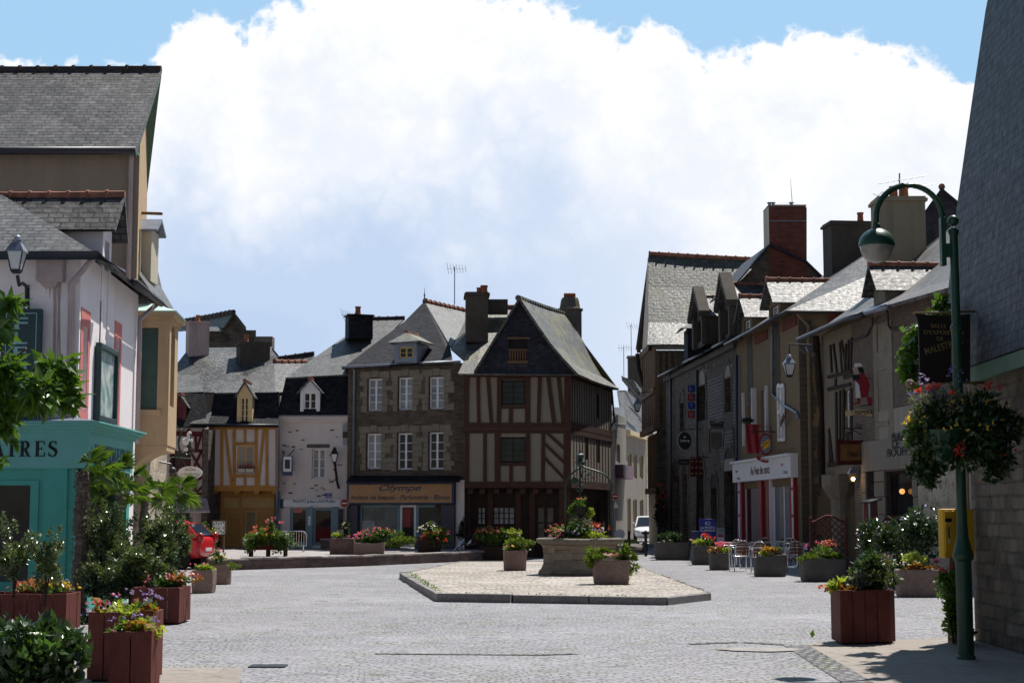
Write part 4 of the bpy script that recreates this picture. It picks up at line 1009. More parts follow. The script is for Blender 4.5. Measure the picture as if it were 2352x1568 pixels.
for u, sgnn in ((648, -1), (673, 1)):
    for v in (1062, 1076):
        mb.tube([W.pt(u+sgnn*3*math.cos(k*.7), v+4*math.sin(k*.7), .52) for k in range(8)], .012, 5)
mb.build('scroll_bracket', M['black'], hs_)
wlm = thing('wall_lantern', 'lantern on a long black raking pole fixed to the white rendered house', 'street lamp', W.pt(771, 1105, .3))
lantern(wlm, W.pt(768, 1063, .32), .62, .17, body='timber_dark'); MB().tube([W.pt(769, 1062, .32), W.pt(775, 1110, .2), W.pt(778, 1120, .05)], .05, 6).tube([W.pt(770, 1066, .3), W.pt(785, 1068, 0)], .015, 5).build('pole', M['timber_dark'], wlm)
ub = thing('meter_box', 'pair of dark cable boxes stacked on the pier beside the white house', 'electrical box', W.pt(796, 1000, .1))
mb = MB(); [mb.wbox(W, *W.rect(789, v0, 800, v1), .0, .16) for v0, v1 in ((976, 991), (1006, 1021))]; mb.build('box_case', M['zinc'], ub); mb = MB(); mb.tube([W.pt(802, 975, .1), W.pt(803, 1100, .08), W.pt(800, 1140, .08)], .03, 5); mb.wbox(W, *W.rect(788, 992, 803, 1005), 0, .1); mb.build('cables', M['black'], ub)

# ---- brown rubble house, beauty shop
st = thing('stone_house', 'brown rubble stone house with six white windows over an orange shop fascia', 'house', (*XY(930, 61.4), TZ))
W = Wall(XY(798, 62.4), XY(1067, 60.7)); z = lambda v, u=930: W.hit(u, v)[1]
wins = [W.rect(*r) for r in ((844, 869, 878, 943), (914, 866, 947, 941), (985, 865, 1019, 939), (841, 995, 876, 1076), (912, 994, 947, 1078), (984, 992, 1019, 1077))]
top_z = z(838)
mb = MB(); wallmesh(mb, W, 0, W.L, TZ, top_z, wins+[(.35, W.L-1.2, TZ, z(1158))], dep=.28); shell(mb, W, 0, W.L, TZ, top_z, 7); mb.build('wall', M['rubble'], st)
for i, rc in enumerate(wins): window(st, W, rc, 'white', 'glass_lace' if i in (0, 1, 2, 3) else 'glass', 0, .13, .06, 2, 4, .025)
for a, b, c, d in wins:
    mb = MB(); h = c-.05
    while h < d+.1:
        k = R.uniform(.16, .3); k = min(k, d+.14-h)
        for sd in (0, 1):
            wd_ = R.uniform(.14, .46); mb.wbox(W, *((a-wd_, a-.012) if sd == 0 else (b+.012, b+wd_)), h, h+k-.012, -.05, .012+R.uniform(0, .012))
        h += k
    mb.wbox(W, a-.3, (a+b)/2-.16, d+.03, d+.27, -.05, .024); mb.wbox(W, (a+b)/2+.16, b+.3, d+.03, d+.27, -.05, .022); mb.wbox(W, (a+b)/2-.15, (a+b)/2+.15, d+.05, d+.32, -.05, .03)
    mb.jitter(.012, 5).build('stone_surround', M['quoin'], st, bevel=.012)
mb = MB()
for i in range(26):
    h = TZ+2.7+i*.18; k = R.uniform(.25, .5)
    if h < top_z-.2: mb.wbox(W, W.L-k, W.L-.004, h, h+.165, -.05, .01+R.uniform(0, .012))
mb.build('corner_stones', M['rubble'], st, bevel=.012)
roofpoly(st, 'slate_dark', [[(787, 845, 62.1), (1040, 832, 60.5), (1034, 796, 62.0), (975, 692, 65.6), (930, 737, 64.6)]])
roofpoly(st, 'slate_grey', [[(975, 692, 65.6), (1036, 797, 61.8), (1082, 718, 68.5)], [(1036, 797, 61.8), (1095, 815, 66.5), (1082, 718, 68.5)]], name='roof_side')
roofpoly(st, 'slate_dark', [[(787, 845, 62.1), (930, 737, 64.6), (975, 692, 65.6), (975, 700, 70), (810, 850, 69)]], name='roof_rear')
ridge(st, P_(976, 691, 65.6), P_(1080, 715, 68.5), 'ridge', .10, .33)
pipe(st, [W.P(-.15, z(845, 800), .2), W.P(W.L-.1, z(832, 1060), .2)], 'zinc', .075, 'gutter')
pipe(st, [W.P(.28, z(845, 805), .2), W.P(.3, z(852, 805), .07), W.P(.3, z(1092, 805), .07)], 'zinc', .05)
MB().lathe(P_(975, 693, 65.6), [(.1, 0), (.05, .1), (.02, .2), (.045, .27), (.02, .33), (.014, .38), (.004, .6)], 8).build('finial', M['zinc'], st)
# hipped dormer
Wd = Wall(XY(905, 61.1), XY(959, 60.8)); qa = Wd.rect(911, 786, 955, 824)
q0, q1 = Wd.hit(906, 800)[0], Wd.hit(957, 800)[0]; zb, ze = Wd.hit(930, 832)[1], Wd.hit(930, 786)[1]
rcw = Wd.rect(917, 797, 949, 822); mb = MB(); wallmesh(mb, Wd, q0, q1, zb, ze, [rcw], 0, .1); shell(mb, Wd, q0, q1, zb, ze, 1.6); d = mb.build('dormer', M['zinc'], st)
window(d, Wd, rcw, 'ochre_pale', 'glass', 0, .03, .05, 2, 2); ap = P_(933, 763, 61.8)
mb = MB(); e = [Wd.P(q0-.2, ze-.02, .25), Wd.P(q1+.25, ze+.02, .25), Wd.P(q1+.25, ze+.02, -1.2), Wd.P(q0-.2, ze-.02, -1.2)]; a2 = ap-Wd.n*1.2
mb.slab([e[0], e[1], ap], .05); mb.slab([e[1], e[2], a2, ap], .05); mb.slab([e[0], e[3], a2, ap], .05); mb.build('dormer_roof', M['slate_moss'], d); ridge(d, ap, a2, 'ridge', .07, .25)
# shop
mb = MB(); mb.slab([W.pt(795, 1106, .75), W.pt(1056, 1104, .75), W.pt(1056, 1092, .06), W.pt(806, 1092, .06)], .05); mb.build('canopy', M['slate_dark'], st)
a, b, c, d = W.rect(806, 1112, 1049, 1157); mb = MB(); mb.wbox(W, a, b, c, d+.14, 0, .3); mb.build('fascia_frame', M['navy'], st)
mb = MB(); mb.wbox(W, a+.07, b-.07, c+.05, d, .3, .32); fb = mb.build('fascia', M['sign_orange'], st)
text(fb, W, 'Olympe', W.hit(1011*0+927, 1122)[0], z(1122), .30, 'letter_blue', .326, W.hit(975, 1122)[0]-W.hit(879, 1122)[0], shear=.35, bold=.012)
text(fb, W, 'Institut de beauté - Parfumerie - Bijoux', W.hit(927, 1143)[0], z(1143), .23, 'plum', .326, W.hit(1040, 1143)[0]-W.hit(813, 1143)[0], shear=.25, bold=.004)
S = lambda u: W.hit(u, 1200)[0]; zt = z(1159)
for u0, u1, m, pm, zz in ((826, 917, 'blue_grey', 'glass_blue', TZ+.45), (918, 955, 'white', 'glass', TZ+.05), (956, 1018, 'blue_grey', 'glass', TZ+.45)): window(st, W, (S(u0), S(u1), zz, zt), m, pm, .12, .15, .09, 1, 1, name='shop_window' if m != 'white' else 'door')
mb = MB(); mb.wbox(W, S(1018), S(1048), TZ, zt, -.1, .2); mb.wbox(W, S(808), S(826), TZ, zt, -.1, .2); mb.wbox(W, S(826), S(917), TZ, TZ+.45, -.1, .16); mb.wbox(W, S(956), S(1018), TZ, TZ+.45, -.1, .16); mb.build('shopfront', M['plum'], st)
mb = MB(); mb.wbox(W, *W.rect(829, 1195, 862, 1222, -.03), -.05, -.03); mb.wbox(W, *W.rect(985, 1195, 1012, 1225, -.03), -.05, -.03); mb.build('display_card', M['glass_lace'], st)
mb = MB(); mb.wbox(W, *W.rect(926, 1167, 944, 1210, -.06), -.052, -.04); mb.build('red_poster', M['red'], st)
mb = MB(); mb.wbox(W, S(1048), W.L+.08, TZ, z(1103), 0, .06); mb.build('white_pilaster', M['plaster_pink'], st)

# ---- timber framed gable house
tg = thing('timber_gable_house', 'brown half timbered corner house with a steep slate hung gable', 'house', (*XY(1190, 60), 0))
W = Wall(XY(1067, 60.0), XY(1310, 59.9)); z = lambda v, u=1190: W.hit(u, v)[1]
WS4 = Wall(XY(1310, 59.9), (4.15, 66.9)); 
w1, w2 = W.rect(1151, 872, 1207, 930), W.rect(1147, 1003, 1210, 1062)
gh = [W.rect(1095, 1165, 1117, 1205), W.rect(1131, 1165, 1184, 1205), W.rect(1230, 1160, 1277, 1262)]
ZE, ZB = z(858), z(1112)
mb = MB(); wallmesh(mb, W, 0, W.L, ZB, ZE, [w1, w2], dep=.25); sd = [WS4.rect(1371, 905, 1379, 960), WS4.rect(1369, 1000, 1378, 1062), WS4.rect(1343, 1000, 1352, 1055)]
wallmesh(mb, WS4, 0, WS4.L, ZB, ZE, sd, dep=.25); p = WS4.P(WS4.L, 0); mb.poly([p, p+Z*ZE, p+Z*ZE+V3((-7, 0, 0)), p+V3((-7, 0, 0))]); mb.poly([W.P(0, 0), W.P(0, ZE), W.P(0, ZE, -7), W.P(0, 0, -7)])
mb.poly([W.P(0, ZB), W.P(W.L, ZB), WS4.P(WS4.L, ZB), W.P(0, ZB, -7)]); mb.build('infill', M['inf_grey'], tg)
T = [(1067, 861, 1310, 861, .2), (1067, 977, 1312, 977, .26), (1067, 990, 1312, 990, .2), (1067, 1113, 1312, 1113, .34), (1073, 866, 1072, 972, .24), (1098, 866, 1100, 972, .17), (1121, 866, 1129, 972, .19), (1147, 866, 1146, 972, .24), (1212, 866, 1212, 972, .24), (1240, 866, 1237, 972, .19), (1259, 866, 1273, 972, .19), (1283, 866, 1294, 972, .18), (1304, 866, 1304, 972, .34),
  (1147, 935, 1212, 935, .16), (1174, 937, 1173, 972, .18), (1147, 869, 1212, 869, .1),
  (1073, 995, 1072, 1106, .24), (1114, 995, 1114, 1106, .17), (1143, 995, 1143, 1106, .26), (1213, 995, 1213, 1106, .2), (1248, 995, 1247, 1106, .19), (1303, 995, 1303, 1106, .36), (1147, 1066, 1213, 1066, .14), (1174, 1068, 1174, 1106, .17),
  (1252, 990, 1296, 1030, .15), (1250, 1018, 1296, 1062, .15), (1250, 1050, 1295, 1098, .15)]
timbers(tg, W, 'timber_brown', T, .18)
T2 = []
for k in range(17): u = 1314+k*5.6; T2.append((u, 862+k*1.9, u, 975+k*.6, .12))
for k in range(14): u = 1318+k*6.6; T2.append((u, 1000, u+.5, 1104-k*.5, .12))
mb = MB()
for s in T2:
    a = WS4.hit(s[0], (s[1]+s[3])/2)[0]; up = s[3] < 990
    mb.wbox(WS4, a-.05, a+.05, (z(975) if up else ZB), (ZE if up else z(992)), -.02, .010+R.uniform(0, .008))
for zz, hh in ((z(977)-.1, .24), (z(990)-.1, .18), (ZB-.12, .28), (ZE-.16, .16)): mb.wbox(WS4, 0, WS4.L, zz, zz+hh, -.02, .03+hh*.05)
mb.build('side_timber_frame', M['timber_brown'], tg)
for rc in (w1, w2): window(tg, W, rc, 'timber_dark', 'glass', 0, .1, .06, 2, 4, .015, mull=.04)
for rc in sd: window(tg, WS4, rc, 'timber_dark', 'glass', 0, .08, .05, 1, 2, .02)
# ground floor
W0 = Wall(XY(1072, 60.45), XY(1309, 60.35)); mb = MB(); gh = [W0.rect(1095, 1162, 1117, 1206), W0.rect(1131, 1162, 1184, 1206), W0.rect(1230, 1160, 1277, 1240)]
wallmesh(mb, W0, 0, W0.L, 0, ZB, gh, dep=.15)
WG = Wall((W0.P(W0.L, 0).x, W0.P(W0.L, 0).y), (3.95, 66.8)); gs = [WG.rect(1330, 1160, 1352, 1215), WG.rect(1362, 1150, 1384, 1230)]; wallmesh(mb, WG, 0, WG.L, 0, ZB, gs, dep=.2); mb.build('ground_floor', M['timber_dark'], tg)
for rc, c_, r_ in ((gh[0], 2, 3), (gh[1], 4, 3)): window(tg, W0, rc, 'timber_dark', 'glass_lace', 0, .08, .06, c_, r_, .03, mull=.05, name='shop_window')
window(tg, W0, gh[2], 'timber_dark', 'glass_ochre', 0, .08, .1, 2, 2, .06, name='door')
for rc in gs: window(tg, WG, rc, 'timber_dark', 'glass', 0, .1, .07, 2, 3)
mb = MB()
for u in (1075, 1126, 1190, 1222, 1290, 1304): mb.wbox(W0, W0.hit(u, 1200)[0]-.1, W0.hit(u, 1200)[0]+.1, 0, ZB-.15, -.05, .07)
for u in (1080, 1108, 1140, 1170, 1200, 1230, 1262, 1290): mb.wbox(W, W.hit(u, 1118)[0]-.1, W.hit(u, 1118)[0]+.1, ZB-.34, ZB-.17, -.5, .05)
mb.build('posts', M['timber_brown'], tg)
# slate hung gable front
apx = P_(1191, 686, 59.55); gl, gr = P_(1088, 853, 59.5), P_(1318, 853, 59.5); gz = gl.z
WGb = Wall((gl.x, gl.y+.12), (gr.x, gr.y+.12)); gw = WGb.rect(1168, 779, 1210, 830)
lft = [(1088, 853), (1112, 815), (1140, 768), (1168, 722), (1191, 686)]; rgt = [(1191, 686), (1222, 733), (1256, 783), (1284, 817), (1318, 853)]
outl = [WGb.hit(*p) for p in lft+rgt[1:]]
mb = MB()
def gz_at(q):
    for (a, za), (b, zb_) in zip(outl, outl[1:]):
        if a <= q <= b: return za+(zb_-za)*(q-a)/max(b-a, 1e-6)
    return gz
qs = sorted({o[0] for o in outl} | {gw[0], gw[1]})
for a, b in zip(qs, qs[1:]):
    m = (a+b)/2
    if gw[0] < m < gw[1]:
        mb.poly([WGb.P(a, gz), WGb.P(b, gz), WGb.P(b, gw[2]), WGb.P(a, gw[2])]); mb.poly([WGb.P(a, gw[3]), WGb.P(b, gw[3]), WGb.P(b, gz_at(b)), WGb.P(a, gz_at(a))])
    else: mb.poly([WGb.P(a, gz), WGb.P(b, gz), WGb.P(b, gz_at(b)), WGb.P(a, gz_at(a))])
for (p, q) in (((gw[0], gw[2]), (gw[0], gw[3])), ((gw[0], gw[3]), (gw[1], gw[3])), ((gw[1], gw[3]), (gw[1], gw[2])), ((gw[1], gw[2]), (gw[0], gw[2]))): mb.poly([WGb.P(*p), WGb.P(*q), WGb.P(*q, -.3), WGb.P(*p, -.3)])
mb.build('slate_gable', M['slate_gable'], tg)
backpane(tg, WGb, gw, 'sign_black', -.28, 'gable_opening')
mb = MB(); zm = (gw[2]+gw[3])/2
for i in range(7): q = gw[0]+(gw[1]-gw[0])*(i+.5)/7; mb.wbox(WGb, q-.025, q+.025, gw[2]+.04, zm, -.06, -.02)
mb.wbox(WGb, gw[0], gw[1], zm, zm+.05, -.07, 0); mb.wbox(WGb, gw[0]-.05, gw[1]+.05, gw[2]-.06, gw[2]+.03, -.07, .05); mb.wbox(WGb, gw[0]-.05, gw[1]+.1, gw[3], gw[3]+.07, -.07, .12); mb.build('balustrade', M['timber_tan'], tg)
# roof: right slope flares at its foot
back = [(1291, 720, 66.4), (1312, 745, 66.6), (1338, 785, 66.9), (1362, 832, 67.1), (1384, 868, 67.2), (1421, 894, 67.3)]
frnt = [(1191, 684, 59.3), (1212, 716, 59.3), (1240, 757, 59.3), (1264, 791, 59.3), (1290, 822, 59.3), (1326, 860, 59.3)]
rows = []
for i in range(9):
    f = i/8; rows.append([P_(*frnt[j]).lerp(P_(*back[j]), f)-Z*math.sin(PI*f)*.06 for j in range(6)])
mb = MB(); mb.grid(rows); o = mb.build('roof', M['slate_moss'], tg); m = o.modifiers.new('Solidify', 'SOLIDIFY'); m.thickness = .09; m.offset = 0
mb = MB(); mb.slab([P_(1191, 684, 59.3), P_(1088, 852, 59.3), P_(1105, 850, 62), P_(1193, 700, 64)], .08); mb.slab([P_(1052, 858, 59.9), P_(1094, 852, 59.9), P_(1170, 724, 62.5), P_(1186, 705, 65.5), P_(1120, 706, 65.5)], .08)
mb.slab([P_(1291, 720, 66.4), P_(1421, 894, 67.3), P_(1250, 890, 71), P_(1195, 705, 67)], .05); mb.slab([P_(1036, 800, 61.8), P_(1096, 853, 60.3), P_(1130, 708, 65.6)], .06); mb.slab([P_(1036, 800, 61.8), P_(1130, 708, 65.6), P_(1074, 722, 68)], .06); mb.build('roof_left', M['slate_moss'], tg)
mb = MB(); mb.slab([P_(1056, 858, 59.4), P_(1330, 860, 59.4), P_(1320, 850, 59.75), P_(1062, 850, 59.75)], .05); mb.build('skirt_roof', M['slate_grey'], tg)
ridge(tg, P_(1190, 684, 59.25), P_(1293, 719, 66.5), 'slate_moss', .09, .4)
ridge(tg, P_(1122, 705, 65.4), P_(1186, 704, 65.4), 'ridge', .09, .4)
chimney(tg, XY(1094, 63.0), .86, 1.5, P_(1090, 790, 63).z, P_(1094, 676, 63).z, 'quoin_dark', .05, .12, [(.12, -.3, .15, .22), (.3, .2, .16, .38)])
mb = MB(); mb.cbox(V3((*XY(1136, 64.2), P_(1136, 720, 64.2).z)), 1.05, .8, P_(1136, 690, 64.2).z-P_(1136, 720, 64.2).z); mb.build('chimney_shoulder', M['quoin_dark'], tg)
cc_ = XY(1310, 67.2); o = MB().lathe(V3((*cc_, P_(1310, 790, 67.2).z)), [(.5, 0), (.5, 1.35), (.56, 1.4), (.56, 1.48), (.44, 1.52), (.38, 1.85), (.34, 1.95), (.1, 1.98)], 8, rz=.2).build('chimney', M['granite'], tg)
for dx in (-.16, 0, .15): MB().lathe(V3((cc_[0]+dx, cc_[1], P_(1310, 790, 67.2).z+1.9)), [(.1, 0), (.1, .22), (.07, .25)], 8).build('chimney_pot', M['pot'], o)
mb = MB(); gp = WS4.P(WS4.L, ZE); pipe(tg, [gp+V3((0, 0, -.1)), gp+V3((.1, -.1, -1.4)), gp+V3((-.12, -.2, -1.7)), V3((gp.x-.1, gp.y-.2, 0))], 'gutter', .045)

# tv aerials
def aerial(base, h, label, ang=0.3, n=7):
    t = thing('tv_aerial', label, 'aerial', base); b = V3(base); top = b+Z*h
    MB().tube([b, top], .022, 6).build('mast', M['zinc'], t)
    d = V3((math.cos(ang), math.sin(ang), 0)); s = V3((-d.y, d.x, 0)); mb = MB(); mb.tube([top-d*.35-Z*.1, top+d*.5-Z*.06], .013, 5)
    for i in range(n): p = top-d*.3+d*.78*i/(n-1)-Z*.09; w = .26-.015*i; mb.tube([p-s*w*.55-Z*w, p+s*w*.55+Z*w], .008, 4)
    mb.build('boom', M['zinc'], t); return t
aerial(P_(1044, 700, 67.5), P_(1044, 612, 67.5).z-P_(1044, 700, 67.5).z, 'thin tv aerial on a tall mast behind the tiled ridge of the stone house')
aerial(P_(798, 775, 66), 1.0, 'small tv aerial beside the slate clad chimney of the white house', .9)
# ---- houses behind
bh = thing('rear_slate_house', 'house behind with a bright glinting slate roof and pinkish chimney', 'house', (*XY(520, 64), TZ))
roofpoly(bh, 'slate_grey', [[(398, 905, 64), (466, 900, 63.8), (425, 811, 66.6), (396, 848, 65.6)]], name='roof_hip')
roofpoly(bh, 'slate_bright', [[(466, 900, 63.8), (650, 905, 63.8), (640, 816, 66.4), (624, 796, 68), (444, 799, 68), (425, 811, 66.6)]])
mb = MB(); mb.cbox(V3((*XY(520, 66.5), TZ)), 4.6, 2.6, 6.2); mb.build('wall', M['plaster_grey'], bh)
chimney(bh, XY(449, 66.8), .86, .7, P_(447, 835, 66.8).z, P_(447, 740, 66.8).z, 'plaster_dirty', .35, .08, [(.0, 0, .1, .3)])
bs = thing('rear_gable_house', 'dark stone gable of a house showing above the bright slate roof', 'house', (*XY(540, 72), TZ))
W = Wall(XY(478, 72), XY(590, 72)); mb = MB()
mb.poly([W.pt(*p) for p in ((478, 840), (478, 757), (512, 757), (537, 719), (563, 748), (566, 758), (588, 758), (588, 775), (622, 782), (622, 840))]); mb.poly([W.P(0, TZ), W.P(W.L, TZ), W.pt(590, 842), W.pt(478, 842)]); shell(mb, W, 0, W.L, TZ, 8, 5); mb.build('gable_wall', M['rubble_dark'], bs)
roofpoly(bs, 'slate_moss', [[(538, 716, 71.8), (512, 753, 71.8), (400, 760, 78), (412, 740, 78)]])
roofpoly(bs, 'slate_moss', [[(538, 716, 71.8), (566, 752, 71.8), (500, 770, 78), (412, 740, 78)]], name='roof_rear')
roofpoly(bs, 'slate_grey', [[(480, 760, 71.6), (514, 760, 71.6), (514, 751, 72.2), (481, 750, 72.2)]], name='lean_to')
ridge(bs, P_(412, 739, 78), P_(537, 716, 71.8), 'ridge_dark', .11, .5)
mb = MB(); mb.cbox(V3((*XY(604, 71.6), P_(604, 800, 71.6).z)), .8, .7, P_(604, 782, 71.6).z-P_(604, 800, 71.6).z+.15); mb.build('chimney', M['granite'], bs)
bk = thing('rear_roof_house', 'low dark slate roof showing between the ochre house and big grey roof', 'house', (*XY(665, 71), TZ))
roofpoly(bk, 'slate_grey', [[(606, 828, 71), (722, 812, 71), (725, 870, 69.5), (606, 870, 69.5)]]); ridge(bk, P_(610, 826, 71), P_(722, 811, 71), 'ridge_dark', .1)
mb = MB(); mb.cbox(V3((*XY(665, 71), TZ)), 2.1, 1.5, 6.4); mb.build('wall', M['plaster_grey'], bk)
# ================================================================ right hand row
K = 1.2     # the row stands this much farther off than a first reading of the picture
AT0 = at
def at(u, v, Y): return AT0(u, v, Y*K)
def h(z): return CZ+(z-CZ)*K
def Q3(x, y, z): return V3((x*K, y*K, h(z)))
def RX(Y): return 7.95*K-.07*(Y-45*K)
def RW(y0, y1): return Wall((RX(y0*K), y0*K), (RX(y1*K), y1*K))
def wall_dormer(root, W, uf, ua, un, va, ve, vb, mat, roofmat, frame, length=2.6, tiles='ridge', n=.04, coping=None, win=True):
    qf, qa, qn = W.hit(uf, ve)[0], W.hit(ua, va)[0], W.hit(un, ve)[0]
    za = W.hit(ua, va)[1]; ze = W.hit(un, ve)[1]; zb = W.hit(ua, vb)[1]
    a, b = qf+.18, qn-.18; rc = (a+.25, b-.25, zb+.25, ze-.05)
    mb = MB(); wallmesh(mb, W, a, b, zb, ze, [rc] if win else [], n, .15); mb.poly([W.P(a, ze, n), W.P(b, ze, n), W.P((a+b)/2, za-.1, n)])
    for q in (a, b): mb.poly([W.P(q, zb, n), W.P(q, ze, n), W.P(q, ze, n-length), W.P(q, zb, n-length)])
    d = mb.build('dormer', M[mat], root)
    if win: window(d, W, rc, frame, 'glass_ochre', n, .1, .06, 2, 3)
    r0, r1 = W.P((qf+qn)/2, za, n+.3), W.P((qf+qn)/2, za, n-length); mb = MB()
    for q in (qf, qn): e = W.P(q, ze-.06, n+.3); mb.slab([e, r0, r1, e-W.n*(length+.3)], .05)
    mb.build('dormer_roof', M[roofmat], d)
    if tiles: ridge(d, r0, r1, tiles, .085, .42)
    if coping:
        mb = MB()
        for q, zz in ((qf-.05, ze), (qn+.05, ze)):
            mb.beam(W.P(q, zz-.1, n+.12), W.P((qf+qn)/2, za+.22, n+.12), .5, .26, Z)
        for q in (a-.04, b-.26): mb.wbox(W, q, q+.3, zb, ze+.05, n-.05, n+.2)
        mb.jitter(.03, 3).build('coping', M[coping], d, bevel=.03)
    return d
# ---- R3: newsagent, rendered with quoins
np_ = thing('newsagent_house', 'ochre rendered house with granite quoins over a white and red shopfront', 'house', (RX(54), 54, 0))
W = RW(52.8, 44.6); WE = Wall((RX(44.6*K), 44.6*K), (11.5*K, 44.6*K)); EZ3 = h(7.2)
zq = lambda v, u=1770: W.hit(u, v)[1]
wr = [W.rect(1718, 905, 1731, 1010), W.rect(1748, 895, 1761, 1005)]
mb = MB(); wallmesh(mb, W, 0, W.L, h(2.4), EZ3, wr, dep=.25); wallmesh(mb, WE, 0, WE.L, 0, EZ3, []); wallmesh(mb, W, 0, .35, 0, h(2.4)); wallmesh(mb, W, W.L-.2, W.L, 0, h(2.4)); p = W.P(0, 0); mb.poly([p, p+Z*EZ3, p+Z*EZ3+V3((4, 0, 0)), p+V3((4, 0, 0))]); mb.build('wall', M['plaster_ochre'], np_)
for r in wr: window(np_, W, r, 'white', 'glass_ochre', 0, .12, .06, 2, 4)
mb = MB()
for i in range(40):
    hz_ = .1+i*.21
    if hz_ < EZ3-.3: k = R.uniform(.25, .5); mb.wbox(WE, .004, k+.15, hz_, hz_+.195, -.02, .012+R.uniform(0, .01))
mb.build('quoins', M['quoin_dark'], np_)
for u in (1722, 1785):
    mb = MB(); q = W.hit(u, 800)[0]
    for i in range(10): hz_ = h(5.0)+i*.27; k = R.uniform(.38, .5); mb.wbox(W, q-k, q+k, hz_, hz_+.25, -.02, .014+R.uniform(0, .01))
    mb.build('quoins', M['quoin_dark'], np_)
[MB().wbox(W, W.hit(u, 772)[0]-1.0, W.hit(u, 772)[0]+1.0, EZ3-.42, EZ3-.1, -.02, .06).build('brick_cornice', M['brick_red'], np_) for u in (1750, 1815)]; MB().wbox(WE, 1.0, WE.L, EZ3-.5, EZ3-.05, -.02, .05).build('brick_cornice', M['brick_red'], np_)
def shutter(root, W, u0, u1, v0, v1, n, arch=True):
    a, b, c, d = W.rect(u0, v0, u1, v1, n); mb = MB(); m = (a+b)/2; e = .05
    for q in ((a, a+e), (b-e, b)): mb.wbox(W, q[0], q[1], c, d-.1, n, n+.04)
    for z0 in (c, (c+d)/2-.05, d-.13): mb.wbox(W, a+e, b-e, z0, z0+.11, n, n+.038)
    k = int((d-c)/.07)
    for i in range(k): zz = c+(d-c)*(i+.5)/k; mb.box(W.P(a+e, zz-.02, n), W.t*(b-a-2*e), W.n*.03+Z*.025, Z*.012)
    if arch: mb.prism([W.P(m+(b-a)/2*math.cos(t_), d-.1+.12*math.sin(t_), n) for t_ in [PI*i/8 for i in range(9)]], W.n*.04)
    return mb.build('shutter', M['white'], root)
for a, b, v0, v1 in ((1709, 1716, 903, 1025), (1733, 1746, 893, 1010), (1763, 1770, 886, 1005)):
    # open leaves stand out from the wall
    q = W.hit((a+b)/2, 950)[0]; base = W.P(q, 0, .03); WQ = Wall((base.x-.02-W.n.x*0-.55, base.y-.15), (base.x, base.y)); z0, z1 = W.hit(a, v1)[1], W.hit(a, v0)[1]
    mb = MB(); L_ = .2 if b-a > 9 else .11; mb.wbox(WQ, WQ.L-L_, WQ.L, z0, z1, -.02, .02); k = 22
    for i in range(k): zz = z0+(z1-z0)*(i+.5)/k; mb.wbox(WQ, WQ.L-L_+.03, WQ.L-.03, zz-.02, zz+.012, .02, .03)
    mb.build('shutter', M['white'], np_)
c_ = W.hit(1795, 950)
for u0, u1 in ((1787, 1795), (1795.5, 1803)): shutter(np_, W, u0, u1, 881, 1013, .04)
eo = .42
mb = MB(); p0, p1, p2 = W.P(0, EZ3, eo), V3((RX(44.6*K)-eo, 44.6*K-eo, EZ3)), V3((12*K, 44.6*K-eo, EZ3)); hp = Q3(11.6, 48.9, 10.0); hf = Q3(11.1, 52.9, 10.0)
mb.slab([p0, p1, hp, hf], .07); mb.build('roof', M['slate_grey'], np_); mb = MB(); mb.slab([p1, p2, Q3(13.5, 47.2, 9.9), hp], .07); mb.build('hip_roof', M['slate_bright'], np_)
pipe(np_, [p0+V3((-.05, 0, -.06)), p1+V3((-.05, -.05, -.06)), p2+V3((0, -.05, -.06))], 'gutter', .055, 'gutter')
pipe(np_, [p1+V3((.3, .0, -.08)), WE.P(.32, h(6.8), .08), WE.P(.3, h(6.2), .08), WE.P(.3, 0, .08)], 'plaster_ochre', .055)
pipe(np_, [W.pt(1774, 735, .2), W.pt(1774, 905, .06), W.pt(1800, 930, .06), W.pt(1830, 948, .06), W.pt(1833, 960, .06)], 'zinc', .05)
wall_dormer(np_, W, 1704, 1717, 1731, 679, 724, 775, 'plaster_ochre', 'slate_bright', 'white')
wall_dormer(np_, W, 1765, 1781, 1797, 641, 690, 742, 'plaster_ochre', 'slate_bright', 'white', 4.0)
chimney(np_, (at(1951, 560, 50.5).x, 50.5*K), 1.74, 1.1, h(8.2), at(1951, 513, 50.5).z, 'quoin_dark', .1, .16, [(.45, 0, .13, .42)])
# shopfront
a, b = W.hit(1697, 1085)[0], W.hit(1833, 1075)[0]; z0, z1 = h(2.62), h(3.22)
mb = MB(); mb.wbox(W, a, b, z0, z1, 0, .25); fa = mb.build('fascia', M['white'], np_); mb = MB(); mb.wbox(W, a-.03, b+.03, z1+.002, z1+.08, 0, .36); mb.build('fascia_cap', M['white'], np_)
text(fa, W, 'Au Vent des mots', (a+b)/2+.1, z0+.36, .31, 'dark_red', .256, 3.1, bold=.004); text(fa, W, 'Livres', a+.8, z0+.42, .12, 'letter_grey', .256); text(fa, W, 'Presse', a+1.15, z0+.15, .13, 'coral', .256); text(fa, W, 'Jeux', b-1.2, z0+.45, .16, 'coral', .256); text(fa, W, 'Cadeaux', b-.75, z0+.2, .13, 'letter_grey', .256)
S = lambda u: W.hit(u, 1170)[0]
for u0, u1, pm in ((1710, 1749, 'glass'), (1775, 1823, 'glass_blue')): window(np_, W, (S(u0), S(u1), .35, z0), 'white', pm, .06, .1, .1, 2 if u0 > 1760 else 1, 1, name='shop_window')
window(np_, W, (S(1757), S(1767), .05, z0), 'white', 'glass_blue', 0, .12, .07, 1, 1, name='door')
for u0, u1 in ((1698, 1701), (1706, 1710), (1749, 1756.5), (1767.5, 1773), (1822, 1824.5), (1830, 1832)): MB().wbox(W, S(u0), S(u1), 0, z0-.003, -.02, .12).build('red_pilaster', M['red'], np_)
for u0, u1 in ((1710, 1749), (1775, 1822)): MB().wbox(W, S(u0)+.004, S(u1)-.004, 0, .35, -.02, .08).build('stall_riser', M['red'], np_)
